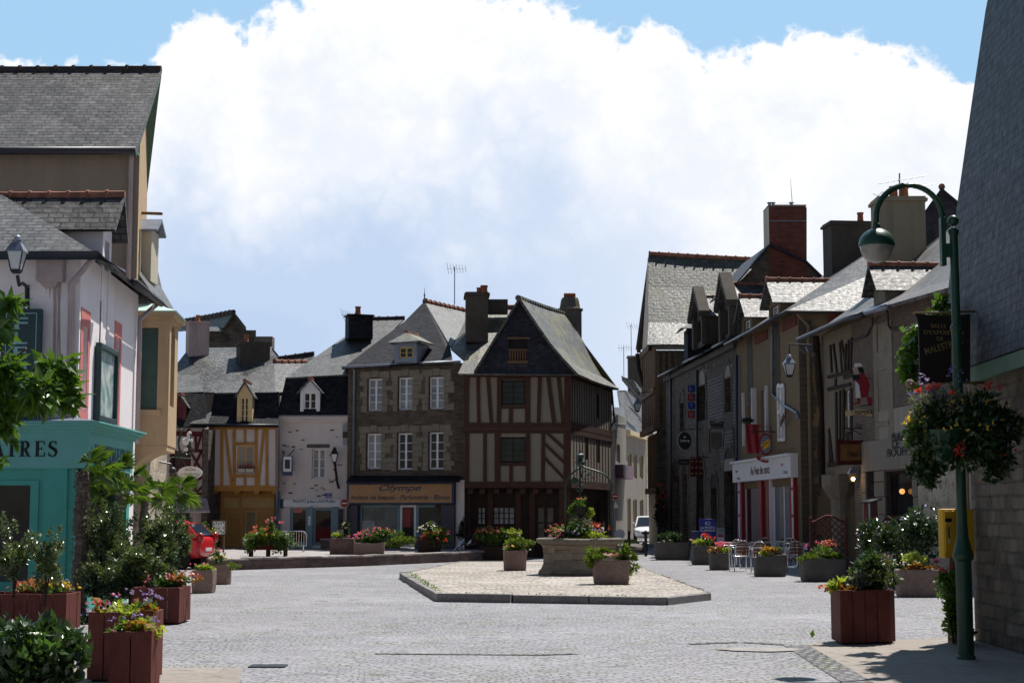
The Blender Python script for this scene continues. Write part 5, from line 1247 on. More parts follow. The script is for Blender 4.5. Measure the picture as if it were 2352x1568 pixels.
for u0, u1 in ((1701, 1706), (1824.5, 1830), (1773, 1775)): MB().wbox(W, S(u0), S(u1), 0, z0-.003, -.02, .10).build('white_pilaster', M['white'], np_)
for u0, u1 in ((1701, 1706), (1824.5, 1830)):
    for zz in (.1, .62, 1.5, 2.4): MB().wbox(W, S(u0)+.01, S(u1)-.01, zz, zz+.09, .10, .12).build('pilaster_band', M['red'], np_)

# signs on the newsagent
pr = thing('press_sign', 'red and gold oval newsagent sign with ribbon on an iron bracket', 'sign', at(1758, 1020, 47.6))
WB = Wall((at(1700, 1000, 47.6).x, 47.6*K), (at(1830, 1000, 47.6).x, 47.6*K)); c = WB.hit(1758.5, 1020)
def oval(w, cq, cz, rq, rz, n0, n1, k=28): return MB().prism([w.P(cq+rq*math.cos(2*PI*i/k), cz+rz*math.sin(2*PI*i/k), n0) for i in range(k)], w.n*(n1-n0))
oval(WB, c[0], c[1], .24, .40, -.04, .04).build('oval_frame', M['red'], pr); oval(WB, c[0], c[1], .19, .32, .04, .046).build('oval_face', M['zinc'], pr)
mb = MB(); mb.beam(WB.P(c[0]-.13, c[1]-.08, .046), WB.P(c[0]+.12, c[1]+.13, .046), .14, .006, WB.n); mb.beam(WB.P(c[0]-.08, c[1]-.16, .046), WB.P(c[0]+.13, c[1]+.02, .046), .10, .004, WB.n); mb.build('gold_emblem', M['yellow'], pr)
mb = MB(); mb.tube([WB.P(c[0]-.12+.03*i, c[1]-.12+.035*i+.04*math.sin(i*.7), .056) for i in range(8)], .015, 5); mb.build('red_stroke', M['red'], pr)
rp = [WB.P(c[0]-.33+.66*i/12, c[1]-.36-.14*math.sin(PI*i/12), -.02) for i in range(13)]
mb = MB(); mb.prism(rp+[p-Z*.15 for p in reversed(rp)], WB.n*.05); rb = mb.build('ribbon', M['red'], pr)
text(rb, WB, 'presse', c[0], c[1]-.55, .12, 'white', .034, .36, bold=.015, arc=1.2)
mb = MB(); mb.tube([WB.P(c[0], c[1]+.33, 0), WB.P(c[0], c[1]+.42, 0)], .02, 5); mb.tube([WB.P(c[0]-.55, c[1]+.44, 0), WB.P(c[0]-.1, c[1]+.46, 0), WB.P(c[0]+.3, c[1]+.44, 0)], .025, 5)
mb.tube([WB.P(c[0]-.45, c[1]+.44, 0), WB.P(c[0]-.45, c[1]+.62, 0), WB.P(c[0]+.2, c[1]+.62, 0), WB.P(c[0]+.2, c[1]-.3, 0)], .02, 5)
for k in range(3): mb.tube([WB.P(c[0]+.3+.09*i, c[1]+.42-.05*i*(1+.3*k)+.06*math.sin(i*1.5+k), .0) for i in range(7)], .009, 4)
mb.build('bracket', M['dark_red'], pr)
bn = thing('red_banner', 'plain red cloth banner hanging over the newsagent fascia', 'banner', at(1729, 1000, 47.9)); WQ = Wall((at(1714, 1000, 47.9).x, 47.9*K), (at(1744, 1000, 47.9).x, 47.9*K)); z0b, z1b = WQ.hit(1729, 1040)[1], WQ.hit(1729, 975)[1]
mb = MB(); mb.grid([[WQ.P(WQ.L*i/8, z0b+(z1b-z0b)*j/6, .02*math.sin(i*1.3+j*.4)) for i in range(9)] for j in range(7)])
for i in range(7): mb.poly([WQ.P(WQ.L*(i+.1)/7, z0b, 0), WQ.P(WQ.L*(i+.5)/7, z0b, 0), WQ.P(WQ.L*(i+.3)/7, z0b-.07, 0)])
o = mb.build('cloth', M['red'], bn); m = o.modifiers.new('Solidify', 'SOLIDIFY'); m.thickness = .01
MB().tube([WQ.P(-.05, z1b, 0), WQ.P(WQ.L+.05, z1b, 0)], .018, 6).build('rod', M['red'], bn)
fp = plant('hanging_flowers', 'dark trailing plants with violet blooms above the red banner', 'plant', at(1716, 968, 47.7), [('leaves', 'dark', lambda mb: bunch(mb, at(1716, 967, 47.7), (.24, .2, .17), 8, 260, .09)), ('blossoms', 'violet', lambda mb: flowers(mb, at(1712, 963, 47.65), (.2, .2, .1), 10, .05))])
tbx = thing('trellis_ornament', 'wiry iron ornament with small lattice basket beside the newsagent shutters', 'ornament', W.pt(1815, 975, .1)); mb = MB(); q, zc = W.hit(1818, 970)
for i in range(5): mb.tube([W.P(q-.28+.14*i, zc-.12+.05*i, .3), W.P(q-.36+.14*i, zc+.12+.05*i, .3)], .010, 4)
for i in range(4): mb.tube([W.P(q-.3-.02*i, zc-.12+.07*i, .3), W.P(q+.3-.02*i, zc+.1+.07*i, .3)], .010, 4)
for k in range(4): mb.tube([W.P(q-.7+.2*i, zc+.28-.1*k+.14*math.sin(i*1.1+k*1.7), .25) for i in range(8)], .010, 4)
mb.build('wire', M['dark_red'], tbx)

# ---- R2: old stone house with stone dormers
so = thing('old_stone_house', 'dark old stone house with carved stone dormers and arched doorways', 'house', (RX(72), 72, 0))
W = RW(67.0, 52.8); zq = lambda v, u=1610: W.hit(u, v)[1]; E2 = h(7.35)
hol = [W.rect(1547, 1092, 1562, 1252), W.rect(1569, 1088, 1580, 1252), W.rect(1604, 1080, 1618, 1252), W.rect(1665, 1082, 1690, 1255), W.rect(1605, 885, 1621, 965), W.rect(1666, 868, 1680, 945), W.rect(1634, 1120, 1648, 1200), W.rect(1562, 925, 1572, 990)]
hol = [(a, b, max(c, .05), d) for a, b, c, d in hol]
mb = MB(); wallmesh(mb, W, 0, W.L, 0, E2, hol, dep=.35); shell(mb, W, 0, W.L, 0, E2, 4); mb.build('wall', M['rubble_dark'], so)
for i, r in enumerate(hol): window(so, W, r, 'timber_dark', 'glass_ochre', 0, .25, .07, 2 if i > 3 else 1, 3, name='door' if i in (0, 1, 2, 3) else 'window')
for a, b, c, d in hol:
    mb = MB(); m = (a+b)/2; hz_ = c
    while hz_ < d+.05:
        k = R.uniform(.25, .45)
        for sd in (0, 1): wd_ = R.uniform(.18, .38); mb.wbox(W, *((a-wd_, a-.004) if sd == 0 else (b+.004, b+wd_)), hz_, hz_+k-.015, -.04, .02+R.uniform(0, .02))
        hz_ += k
    n = 9; r = (b-a)/2
    for j in range(n):
        t0, t1 = PI*j/n, PI*(j+.93)/n; mb.prism([W.P(m+(r+dr)*math.cos(t_), d+(r*1.0+dr)*math.sin(t_)*.9, -.02) for t_, dr in ((t0, 0), (t1, 0), (t1, .24), (t0, .24))], W.n*.06)
    mb.jitter(.015, 4).build('stone_surround', M['quoin_dark'], so, bevel=.015)
mb = MB()
for a, b, c, d in hol[:4]+hol[6:7]:
    m = (a+b)/2; r = (b-a)/2; mb.prism([W.P(m+r*math.cos(t_), d+r*.9*math.sin(t_), -.01) for t_ in [PI*i/10 for i in range(11)]], W.n*.02)
mb.build('arch_infill', M['timber_dark'], so)
mb = MB(); [mb.wbox(W, *W.rect(u0, v0, u1, v1), -.02, .008) for u0, u1, v0, v1 in ((1626, 1660, 868, 980), (1684, 1692, 860, 1055), (1655, 1690, 985, 1060))]; mb.build('slate_panels', M['brick_slate'], so)
[MB().wbox(W, *W.rect(u0, v0, u1, v1), -.02, .02).build('render_patch', M['plaster_grey'], so) for u0, u1, v0, v1 in ((1606, 1622, 850, 883), (1663, 1682, 838, 866), (1660, 1692, 1053, 1080))]
mb = MB(); e0, e1 = W.P(-.1, E2, .35), W.P(W.L, E2, .35); mb.slab([e0, e1, e1+V3((3.5, 0, 1.5)), e0+V3((3.0, 0, 1.5))], .07); mb.build('roof', M['slate_dark'], so)
pipe(so, [e0-Z*.05, e0.lerp(e1, .34)-Z*.09], 'gutter', .06, 'gutter'); pipe(so, [e0.lerp(e1, .42)-Z*.03, e0.lerp(e1, .70)-Z*.07], 'gutter', .06, 'gutter'); pipe(so, [e0.lerp(e1, .82)-Z*.04, e1-Z*.05], 'gutter', .06, 'gutter')
mb = MB(); mb.wbox(W, 0, W.L, E2-.35, E2-.12, -.02, .14); mb.build('cornice', M['quoin_dark'], so)
wall_dormer(so, W, 1599, 1612, 1626, 681, 722, 797, 'quoin_dark', 'slate_bright', 'timber_dark', 3.0, 'ridge', coping='quoin_dark')
wall_dormer(so, W, 1661, 1676, 1690, 650, 697, 780, 'quoin_dark', 'slate_bright', 'timber_dark', 4.2, 'ridge', coping='quoin_dark')
d = thing('slate_dormer', 'dark slate hung dormer with a bright hipped roof at the end of the stone house', 'dormer', at(1580, 800, 64)); mb = MB(); b0 = at(1579, 848, 64.5); mb.box(V3((b0.x-.1, 63.6*K, b0.z)), V3((1.5, 0, 0)), V3((0, 1.6, 0)), Z*(at(1579, 760, 64.5).z-b0.z)); mb.build('slate_cheeks', M['slate_dark'], d)
ze = at(1579, 760, 64.5).z; mb = MB(); mb.slab([V3((b0.x-.45, 63.4*K, ze)), V3((b0.x+1.6, 63.4*K, ze)), V3((b0.x+1.6, 64.4*K, ze+.62)), V3((b0.x+.6, 64.4*K, ze+.62))], .05); mb.slab([V3((b0.x-.45, 65.4*K, ze)), V3((b0.x-.45, 63.4*K, ze)), V3((b0.x+.6, 64.4*K, ze+.62))], .05); mb.build('hipped_roof', M['slate_bright'], d)
for u, nm in ((1692, 0), (1601, 0), (1541, 0)): pipe(so, [W.pt(u, 815 if u > 1650 else 850, .12), W.pt(u, 1240, .12)], 'navy' if u > 1650 else 'gutter', .06)
# brick gable of the house set back
bg_ = thing('brick_gable_house', 'tall gable with a big red brick chimney stack set back behind the dormers', 'house', (10.8, 64.8, 0))
W5 = Wall((at(1690, 600, 54).x, 54*K), (at(1912, 600, 54).x, 54*K)); pts = [(1690, 720), (1697, 648), (1738, 607), (1767, 572), (1767, 476), (1853, 476), (1853, 604), (1880, 628), (1908, 655), (1908, 720)]
mb = MB(); mb.poly([W5.pt(*p) for p in pts]); mb.poly([W5.P(0, 0), W5.P(W5.L, 0), W5.pt(1908, 721), W5.pt(1690, 721)]); mb.build('gable_wall', M['rubble'], bg_)
mb = MB(); a, b, c, d = W5.rect(1767, 474, 1852, 652); mb.wbox(W5, a, b, c, d, -1.3, .03); ck = mb.build('chimney', M['brick_red'], bg_)
mb = MB(); mb.wbox(W5, a-.02, b+.02, d, d+.06, -1.32, .06); mb.build('chimney_cap', M['coping'], ck); mb = MB(); mb.wbox(W5, a-.01, b+.01, d-.62, d-.59, .0, .035); mb.build('chimney_strap', M['zinc'], ck)
mb = MB(); mb.poly([W5.P(a-.004, c, .03), W5.P(a-.004, d, .03), W5.P(a-.02, d, -1.3), W5.P(a-.02, c, -1.3)]); mb.build('rendered_side', M['plaster_cream'], ck)
for q in (a+.1, a+.25, a+1.0): MB().lathe(W5.P(q, d+.06, -.4), [(.06, 0), (.06, .12), (.1, .14), (.1, .18), (.04, .2)], 8).build('chimney_cowl', M['zinc'], ck)
mb = MB(); e1 = at(1686, 655, 53.8); e2 = at(1767, 560, 53.8); e0 = at(1776, 470, 55.5) if False else at(1768, 552, 55.3); mb.slab([e1, e2, V3((e2.x-.35, 58.2*K, e2.z)), V3((e1.x-.35, 58.2*K, e1.z))], .06); f1 = at(1912, 655, 53.8); f2 = at(1853, 598, 53.8); mb.slab([f1, f2, V3((f2.x, 58*K, f2.z)), V3((f1.x, 58*K, f1.z))], .06)
mb.slab([e2, f2, V3((f2.x, 58*K, f2.z)), V3((e2.x-.35, 58.2*K, e2.z))], .06); mb.build('roof', M['slate_gable'], bg_)
ra = thing('radio_aerial', 'thin whip aerial on top of the red brick chimney', 'aerial', W5.P(a+1.05, d+.06, -.5)); MB().tube([W5.P(a+1.05, d+.05, -.5), W5.P(a+1.05, d+.3, -.5), W5.P(a+1.0, d+1.25, -.5)], [.02, .015, .006], 5).tube([W5.P(a+.3, d+.22, -.5), W5.P(a+1.2, d+.25, -.5)], .008, 4).build('rod', M['zinc'], ra)
# ---- R1: tall timber house with the lichen roof
tl = thing('tall_timber_house', 'tall jettied timber house under a huge lichened slate roof', 'house', (7.3, 81.6, 0))
WL, WN = Wall((6.0*K, 74*K), (6.1*K, 68*K)), Wall((6.1*K, 68*K), (12*K, 68*K))
mb = MB(); wallmesh(mb, WN, 0, WN.L, 0, h(8.5)); mb.build('stone_wall', M['rubble_dark'], tl)
mb = MB(); wallmesh(mb, WL, 0, WL.L, h(5.1), h(8.9)); WL2 = Wall((6.25*K, 74*K), (6.35*K, 68.03*K)); wallmesh(mb, WL2, 0, WL2.L, 0, h(5.1)); mb.poly([WL.P(0, h(8.9)), WL.P(WL.L, h(8.9)), WL.P(WL.L*.5, h(13))]); mb.build('infill', M['plaster_cream'], tl)
mb = MB()
for k in range(22): q = .1+k*.33; mb.wbox(WL, q, q+.14, h(5.1), h(8.9), -.02, .06+.01*(k % 3))
for k in range(12): q = .2+k*.6; mb.wbox(WL2, q, q+.18, h(2.6), h(5.1), -.02, .06+.01*(k % 3))
for zz in (h(5.1), h(6.7), h(8.7)): mb.wbox(WL, -.05, WL.L+.05, zz, zz+.3, -.05, .16)
mb.wbox(WL2, 0, WL2.L+.03, h(2.5), h(2.75), -.05, .2)
for k in range(4): mb.wbox(WN, .05+.3*k, .17+.3*k, h(5.2), h(8.5), -.02, .05)
mb.build('timber_frame', M['timber_tan'], tl)
ap = at(1490, 582, 71); en = at(1487, 791, 67.4); ef = at(1460, 801, 74.6); nf = at(1489, 740, 68.6); rr = V3((15, 71*K, ap.z-.35)); er = V3((15, 67.4*K, en.z-.2)); fr_ = V3((15, 68.6*K, nf.z-.2))
rows = []
for i in range(13):
    f = i/12; sag = -.28*math.sin(PI*f)
    rows.append([ap.lerp(rr, f)+Z*sag*.4, ap.lerp(nf, .5).lerp(rr.lerp(fr_, .5), f)+V3((0, .05, sag*.3)), nf.lerp(fr_, f), en.lerp(er, f)+Z*.05*math.sin(f*9)])
mb = MB(); mb.grid(rows); o = mb.build('roof', M['slate_lichen'], tl); m = o.modifiers.new('Solidify', 'SOLIDIFY'); m.thickness = .1
mb = MB(); mb.slab([ap, ef, V3((15, 74.6*K, ef.z)), rr], .08); mb.build('rear_roof', M['slate_grey'], tl)
mb = MB(); mb.prism([ap+V3((.05, 0, -.12)), ef+V3((.05, 0, -.12)), ef+V3((.05, -.3, -.25)), ap+V3((.05, 0, -.5))], V3((.2, 0, 0))); mb.prism([ap+V3((.05, 0, -.12)), nf+V3((.05, 0, -.12)), en+V3((.05, 0, -.12)), en+V3((.05, .2, -.3)), nf+V3((.05, .3, -.4)), ap+V3((.05, 0, -.5))], V3((.2, 0, 0)))
mb.tube([Q3(5.75, 73.6, 8.9), Q3(5.8, 73.4, 8.2), Q3(6.0, 73.2, 7.4)], .12, 6); mb.build('bargeboard', M['timber_dark'], tl)
ridge(tl, ap, rr-Z*.05, 'ridge', .12, .5)
lt = thing('wall_lantern', 'small lantern hanging from a long bracket on the tall timber house', 'street lamp', at(1463, 940, 69)); lantern(lt, at(1464, 946, 69), .74, .24, body='zinc'); MB().tube([at(1463, 912, 69), at(1463, 902, 69), at(1517, 898, 69)], .025, 6).tube([at(1480, 902, 69)+V3((.08*math.cos(i), 0, -.1+.08*math.sin(i))) for i in range(7)], .012, 4).build('bracket', M['black'], lt)

# ---- R4: creperie
cr = thing('creperie_house', 'timber and pale brick house with a flared slate roof and granite window strips', 'house', (RX(45), 45, 0))
W = RW(42.2, 30.5); zq = lambda v, u=2000: W.hit(u, v)[1]; E4 = h(6.25); ZG = h(2.6)
hol = [W.rect(1992, 1078, 2012, 1300), W.rect(2035, 1080, 2100, 1300), W.rect(1941, 896, 1953, 985)]
hol = [(a, b, max(c, .05 if i != 1 else .6), d) for i, (a, b, c, d) in enumerate(hol)]
qb = W.hit(1958, 900)[0]
mb = MB(); wallmesh(mb, W, 0, qb, ZG, E4, [hol[2]], dep=.2); mb.poly([W.P(0, ZG), W.P(0, E4), W.P(0, E4, -4), W.P(0, ZG, -4)]); mb.poly([W.P(0, ZG), W.P(qb, ZG), W.P(qb, ZG, -1.2), W.P(0, ZG, -1.2)]); mb.build('infill', M['infill_dull'], cr)
mb = MB(); wallmesh(mb, W, qb, W.L, 0, E4, hol[:2], dep=.3); wallmesh(mb, W, W.hit(1920, 1150)[0], qb, 0, ZG, [], n=-1.0); p = W.P(W.L, 0); mb.poly([p, p+Z*h(9.5), p+Z*h(9.5)+V3((5, 0, 0)), p+V3((5, 0, 0))]); mb.build('brick_wall', M['brick_pink'], cr)
p = W.P(0, 0); mb = MB(); mb.poly([p-W.n*1, p-W.n*1+Z*ZG, p+V3((5, 0, ZG)), p+V3((5, 0, 0))]); mb.poly([W.P(0, ZG, -.01), W.P(0, E4, -.01), Q3(12.3, 42.1, 9.7), Q3(12.3, 42.1, 2.6)]); mb.build('end_wall', M['plaster_ochre'], cr)
timbers(cr, W, 'timber_dark', [(1909, 792, 1912, 855, .15), (1916, 790, 1924, 855, .16), (1930, 785, 1935, 855, .15), (1934, 782, 1946, 855, .15), (1951, 780, 1949, 855, .15), (1958, 775, 1955, 852, .2), (1903, 866, 1958, 853, .13), (1903, 894, 1956, 882, .13), (1921, 868, 1921, 890, .2), (1922, 900, 1924, 1060, .22), (1939, 893, 1939, 1060, .26), (1956, 890, 1957, 1050, .26), (1905, 985, 1914, 1062, .2), (1903, 1068, 1958, 1058, .2), (1942, 1000, 1954, 1000, .2), (1907, 1000, 1908, 1064, .24), (1931, 896, 1931, 1062, .2), (1948, 992, 1949, 1054, .24), (1945, 790, 1942, 855, .16)], .1, dep=.035)
mb = MB(); mb.tube([W.P(.1, h(2.3), .1), W.P(.12, h(3.4), .12), W.P(.1, h(4.2), .05), W.P(.14, h(5.0), .14), W.P(.12, E4, .2)], [.09, .13, .08, .12, .11], 8); mb.wbox(W, -.1, .35, h(2.35), ZG, -.9, .15); mb.build('corner_post', M['timber_dark'], cr)
MB().lathe(W.P(.95, 0, -.25), [(.34, 0), (.34, .25), (.27, .3), (.3, 2.05), (.36, 2.1), (.56, 2.45), (.56, ZG)], 12).build('stone_column', M['quoin'], cr)
window(cr, W, hol[2], 'white', 'glass_lace', 0, .08, .05, 1, 3)
window(cr, W, hol[0], 'timber_dark', 'glass_ochre', 0, .2, .08, 1, 2, name='door'); window(cr, W, hol[1], 'timber_dark', 'glass', 0, .15, .07, 1, 1, name='shop_window')
for u0, u1, v0, v1, n in ((2009, 2018, 740, 1010, .03), (2040, 2052, 735, 1010, .03), (2016, 2042, 806, 850, .025), (2019, 2041, 850, 968, .012), (2018, 2041, 740, 806, .014), (2014, 2044, 968, 980, .05)): MB().wbox(W, *W.rect(u0, v0, u1, v1), -.03, n).build('granite_strip', M['quoin'], cr, bevel=.01)
for u0, u1 in ((1983, 1992), (2012, 2035), (2100, 2112)):
    hz_ = 0; mb = MB()
    while hz_ < ZG-.1: k = R.uniform(.3, .5); mb.wbox(W, W.hit(u0, 1150)[0], W.hit(u1, 1150)[0], hz_, min(hz_+k-.02, ZG-.02), -.03, .03+R.uniform(0, .03)); hz_ += k
    mb.build('door_jamb', M['quoin'], cr, bevel=.01)
mb = MB(); a, b = W.hit(1982, 1040)[0], W.hit(2200, 1040)[0]; mb.wbox(W, a, b, ZG, h(3.3), -.02, .05); ln = mb.build('pale_lintel', M['plaster_lintel'], cr)
mb = MB(); mb.wbox(W, W.hit(2020, 1000)[0], b, h(3.302), h(3.95), -.02, .02); mb.build('pale_render', M['plaster_grey'], cr)
mb = MB(); mb.wbox(W, W.hit(2112, 1150)[0], W.L, 0, ZG, -.02, .04); mb.build('white_stone_panel', M['rubble_lit'], cr)
W_ = lambda u, v: W.hit(u, v)
for s, u, v, wd_ in (('BAR', 2068, 1003, .95), ('LE', 2062, 1019, .5), ('BOUFF', 2066, 1037, 1.5)): q, zz = W_(u, v); text(ln, W, s, q, zz, .23, 'letter_black', .058, wd_*K, bold=.02)
# roof
def vrow(Y):
    ez = E4-.3*max(0, (38-Y))/6; Y = Y*K; x = RX(Y)
    return [V3((x+a*K, Y, ez+b*K)) for a, b in ((-.5, 0), (.25, .36), (1.1, .95), (2.2, 1.8), (4.0, 3.3))]
mb = MB(); mb.grid([vrow(Y) for Y in (42.5, 40.5, 38.5, 36.5, 34.5, 32.5, 30.5)]); o = mb.build('roof', M['slate_grey'], cr); m = o.modifiers.new('Solidify', 'SOLIDIFY'); m.thickness = .09; m.offset = -1
mb = MB(); v1, v2 = vrow(42.5)[-1], vrow(30.5)[-1]; mb.slab([v1, v2, v2+V3((4, 0, -3)), v1+V3((4, 0, -3))], .06); mb.build('rear_roof', M['slate_grey'], cr)
pipe(cr, [vrow(42.5)[0]+V3((-.04, 0, -.06)), vrow(38)[0]+V3((-.04, 0, -.06)), vrow(36.5)[0]+V3((-.04, 0, -.08))], 'gutter', .08, 'gutter'); pipe(cr, [vrow(36.2)[0]+V3((-.06, 0, -.05)), vrow(34.6)[0]+V3((-.06, 0, -.05))], 'zinc', .085, 'gutter')
pipe(cr, [W.pt(2004, 730, .2), W.pt(2003, 745, .08), W.pt(1990, 770, .06), W.pt(1960, 782, .06)], 'black', .03, 'cable'); pipe(cr, [W.pt(2038, 715, .3), W.pt(2040, 745, .1), W.pt(2046, 757, .06), W.pt(2080, 752, .06)], 'black', .03, 'cable')
wall_dormer(cr, W, 2005, 2019, 2041, 607, 661, 725, 'quoin', 'slate_bright', 'timber_dark', 3.0, 'ridge', win=False)
c = at(2063, 520, 42.6); chimney(cr, (c.x, c.y), 1.49, 1.1, h(7.0), at(2063, 458, 42.6).z, 'plaster_stack', 0, .16, [(-.12, 0, .15, .42), (.22, 0, .15, .4)])
bgx = thing('blue_slate_gable', 'blue slate hung gable rising behind the big rendered chimney', 'house', at(2163, 560, 46)); WX = Wall((at(2118, 560, 46).x, 46*K), (at(2260, 560, 46).x, 46*K)); mb = MB(); mb.poly([WX.pt(*p) for p in ((2118, 640), (2120, 494), (2163, 431), (2208, 468), (2260, 520), (2260, 640))]); mb.poly([WX.P(0, 0), WX.P(WX.L, 0), WX.pt(2260, 641), WX.pt(2118, 641)]); mb.build('slate_gable', M['slate_gable'], bgx)
mb = MB(); mb.slab([WX.pt(2116, 496, .1), WX.pt(2163, 430, .1), WX.pt(2163, 430, -4), WX.pt(2116, 496, -4)], .07); mb.slab([WX.pt(2262, 522, .1), WX.pt(2163, 430, .1), WX.pt(2163, 430, -4), WX.pt(2262, 522, -4)], .07); mb.build('roof', M['slate_gable'], bgx); ridge(bgx, WX.pt(2163, 429, .1), WX.pt(2163, 429, -3.8), 'ridge', .09)
ar = thing('tv_aerial', 'wide yagi tv aerial beside the two clay pots of the rendered chimney', 'aerial', at(2066, 450, 42.6)); mb = MB(); b = at(2066, 460, 42.5); tp_ = at(2066, 398, 42.5); mb.tube([b, tp_], .025, 6); mb.build('mast', M['zinc'], ar)
mb = MB(); mb.tube([at(2018, 422, 42.3), at(2130, 403, 42.6)], .014, 5); mb.tube([at(2088, 435, 42.3), at(2146, 422, 42.6)], .012, 5); mb.tube([at(2005, 445, 42.3), at(2016, 450, 42.5), at(2028, 440, 42.5)], .01, 4)
for k in range(8): p = at(2018, 422, 42.3).lerp(at(2130, 403, 42.6), (k+.5)/8); mb.tube([p-V3((.02, .2, .02)), p+V3((.02, .2, .02))], .007, 4)
mb.build('boom', M['zinc'], ar)
# creperie lantern, signs
lt = thing('wall_lantern', 'blue hooded lantern with milky glass hanging from a bracket before the newsagent', 'street lamp', at(1813, 840, 43)); lantern(lt, at(1813, 866, 43), .74, .24, body='zinc'); MB().tube([at(1813, 812, 43), at(1813, 790, 43), at(1880, 792, 42.2)], .024, 6).tube([at(1835, 800, 43)+V3((0, 0, 0)), at(1850, 812, 42.7), at(1880, 830, 42.3)], .012, 5).build('bracket', M['black'], lt)
lf = thing('spotlight', 'pale box spotlight under the eave beside the timber corner post', 'spotlight', at(1865, 800, 42)); MB().box(at(1856, 806, 42), V3((.2, .05, .09)), V3((0, .2, 0)), V3((-.06, 0, .14))).build('fitting', M['zinc'], lf); MB().tube([at(1868, 800, 42), at(1885, 790, 42.1)], .03, 5).ball(at(1874, 812, 42), .09).build('arm', M['black'], lf)
ws = thing('hanging_board', 'brown wooden board with black script hung below iron scrolls', 'sign', at(1964, 1037, 38.5))
WB = Wall((at(1924, 1037, 38.6).x, 38.6*K), (at(2006, 1037, 38.6).x, 38.6*K)); a, b, c, d = WB.rect(1924, 1012, 2006, 1065)
mb = MB(); mb.wbox(WB, a, b, c, d, -.04, 0); mb.build('board', paint('sign_wood', (.20, .085, .025), .6, .3, var=.3), ws)
mb = MB(); e = .09; mb.wbox(WB, a-.02, b+.02, c-.02, c+e, -.05, .025); mb.wbox(WB, a-.02, b+.02, d-e, d+.02, -.05, .025); mb.wbox(WB, a-.02, a+.06, c+e, d-e, -.05, .025); mb.wbox(WB, b-.06, b+.02, c+e, d-e, -.05, .025); mb.jitter(.018, 5).build('frame', M['timber_red'], ws)
text(ws, WB, 'Minot Tour', WB.hit(1970, 1040)[0], WB.hit(1970, 1042)[1], .17, 'letter_black', .008, .62, shear=.35)
mb = MB(); mb.tube([WB.pt(1932, 983, 0), WB.pt(2012, 984, 0)], .018, 6); mb.tube([WB.pt(1985, 1010, 0), WB.pt(1985, 1000, 0)], .015, 5); mb.tube([WB.pt(1940, 1010, 0), WB.pt(1922, 1009, 0)], .02, 5)
def spiral(u, v, r, turns=1.5, s=1, ph=0): return [WB.pt(u+s*r*(1-.75*i/16)*math.cos(ph+turns*2*PI*i/16), v+r*(1-.75*i/16)*math.sin(ph+turns*2*PI*i/16), 0) for i in range(17)]
for u, v, r, s in ((1969, 978, 7, 1), (2002, 975, 8, -1), (1950, 990, 7, 1), (2003, 990, 8, -1)): mb.tube(spiral(u, v, r, 1.5, s), .012, 5)
mb.tube([WB.pt(1974, 982, 0), WB.pt(1985, 970, 0), WB.pt(2000, 966, 0), WB.pt(2008, 972, 0)], .013, 5); mb.tube([WB.pt(1955, 985, 0), WB.pt(1975, 996, 0), WB.pt(1992, 1000, 0), WB.pt(2006, 996, 0)], .013, 5); mb.build('iron_bracket', M['black'], ws)
cs = thing('figure_sign', 'flat painted sign of a woman in red dress and white cap over a scroll banner', 'sign', at(1975, 890, 37.8)); WC = Wall((at(1940, 890, 37.8).x, 37.8*K), (at(2015, 890, 37.8).x, 37.8*K))
def cut(pts, mat, nm, n0, n1=None): 
    q = [WC.pt(1960+(x-560)/3.733*.91875+ (560/3.733*.91875+1960*.91875-1960), (780+y/3.733)*.91875, n0) for x, y in pts]
    return MB().prism(q, WC.n*.012).build(nm, M[mat], cs)
cut([(650, 590), (700, 580), (750, 570), (790, 640), (800, 690), (780, 790), (720, 800), (700, 700), (660, 650)], 'red', 'dress', 0)
cut([(665, 640), (700, 680), (715, 800), (670, 800)], 'white', 'apron', .014)
cut([(640, 520), (690, 510), (700, 570), (660, 580)], 'skin', 'face', .0); cut([(680, 510), (730, 510), (750, 560), (725, 580), (695, 545)], 'hair', 'hair', .0); cut([(660, 478), (715, 475), (735, 508), (690, 512), (655, 512)], 'white', 'cap', .014)
cut([(545, 590), (640, 570), (650, 600), (600, 625), (555, 630)], 'trough_grey', 'pan', 0); cut([(635, 588), (700, 585), (710, 625), (645, 635)], 'hair', 'striped_sleeve', .016)
cut([(680, 800), (712, 800), (712, 850), (640, 862), (640, 850), (684, 838)], 'red', 'shoe', 0); cut([(770, 790), (800, 790), (838, 815), (838, 862), (785, 862)], 'red', 'shoe', 0)
cut([(570, 925), (700, 905), (830, 920), (818, 970), (700, 950), (575, 972)], 'cream', 'banner', 0)
q, zz = WC.hit(1980, 870.5*0+(780+935/3.733)*.91875); text(cs, WC, 'CREPERIE', q, zz, .1, 'letter_black', .02, .62, arc=.12, bold=.01)
MB().tube([WC.pt(2014, 930*0+840, -.05), WC.pt(2014, 935, -.05)], .02, 5).tube([WC.pt(2014, 870, -.05), WC.pt(1990, 868, -.02)], .014, 5).tube([WC.pt(2014, 928, -.05), WC.pt(1975, 940*0+932, -.02)], .014, 5).build('hanger', M['black'], cs)
ll2 = thing('lit_wall_lamp', 'small grey wall lantern glowing warm at the end of the pale lintel', 'wall lamp', W.pt(1960, 1100, .3)); c = at(1958, 1110, 38.9)
lantern(ll2, c, .5, .155, 'glass_ochre', 'zinc'); MB().ball(c+V3((0, -.1, .13)), .055).build('bulb', emit('bulb_glow', (1, .62, .2), 9), ll2); MB().tube([c+Z*.4, c+V3((.1, 0, .48)), W.pt(1970, 1085, .02)], .015, 5).build('arm', M['zinc'], ll2)
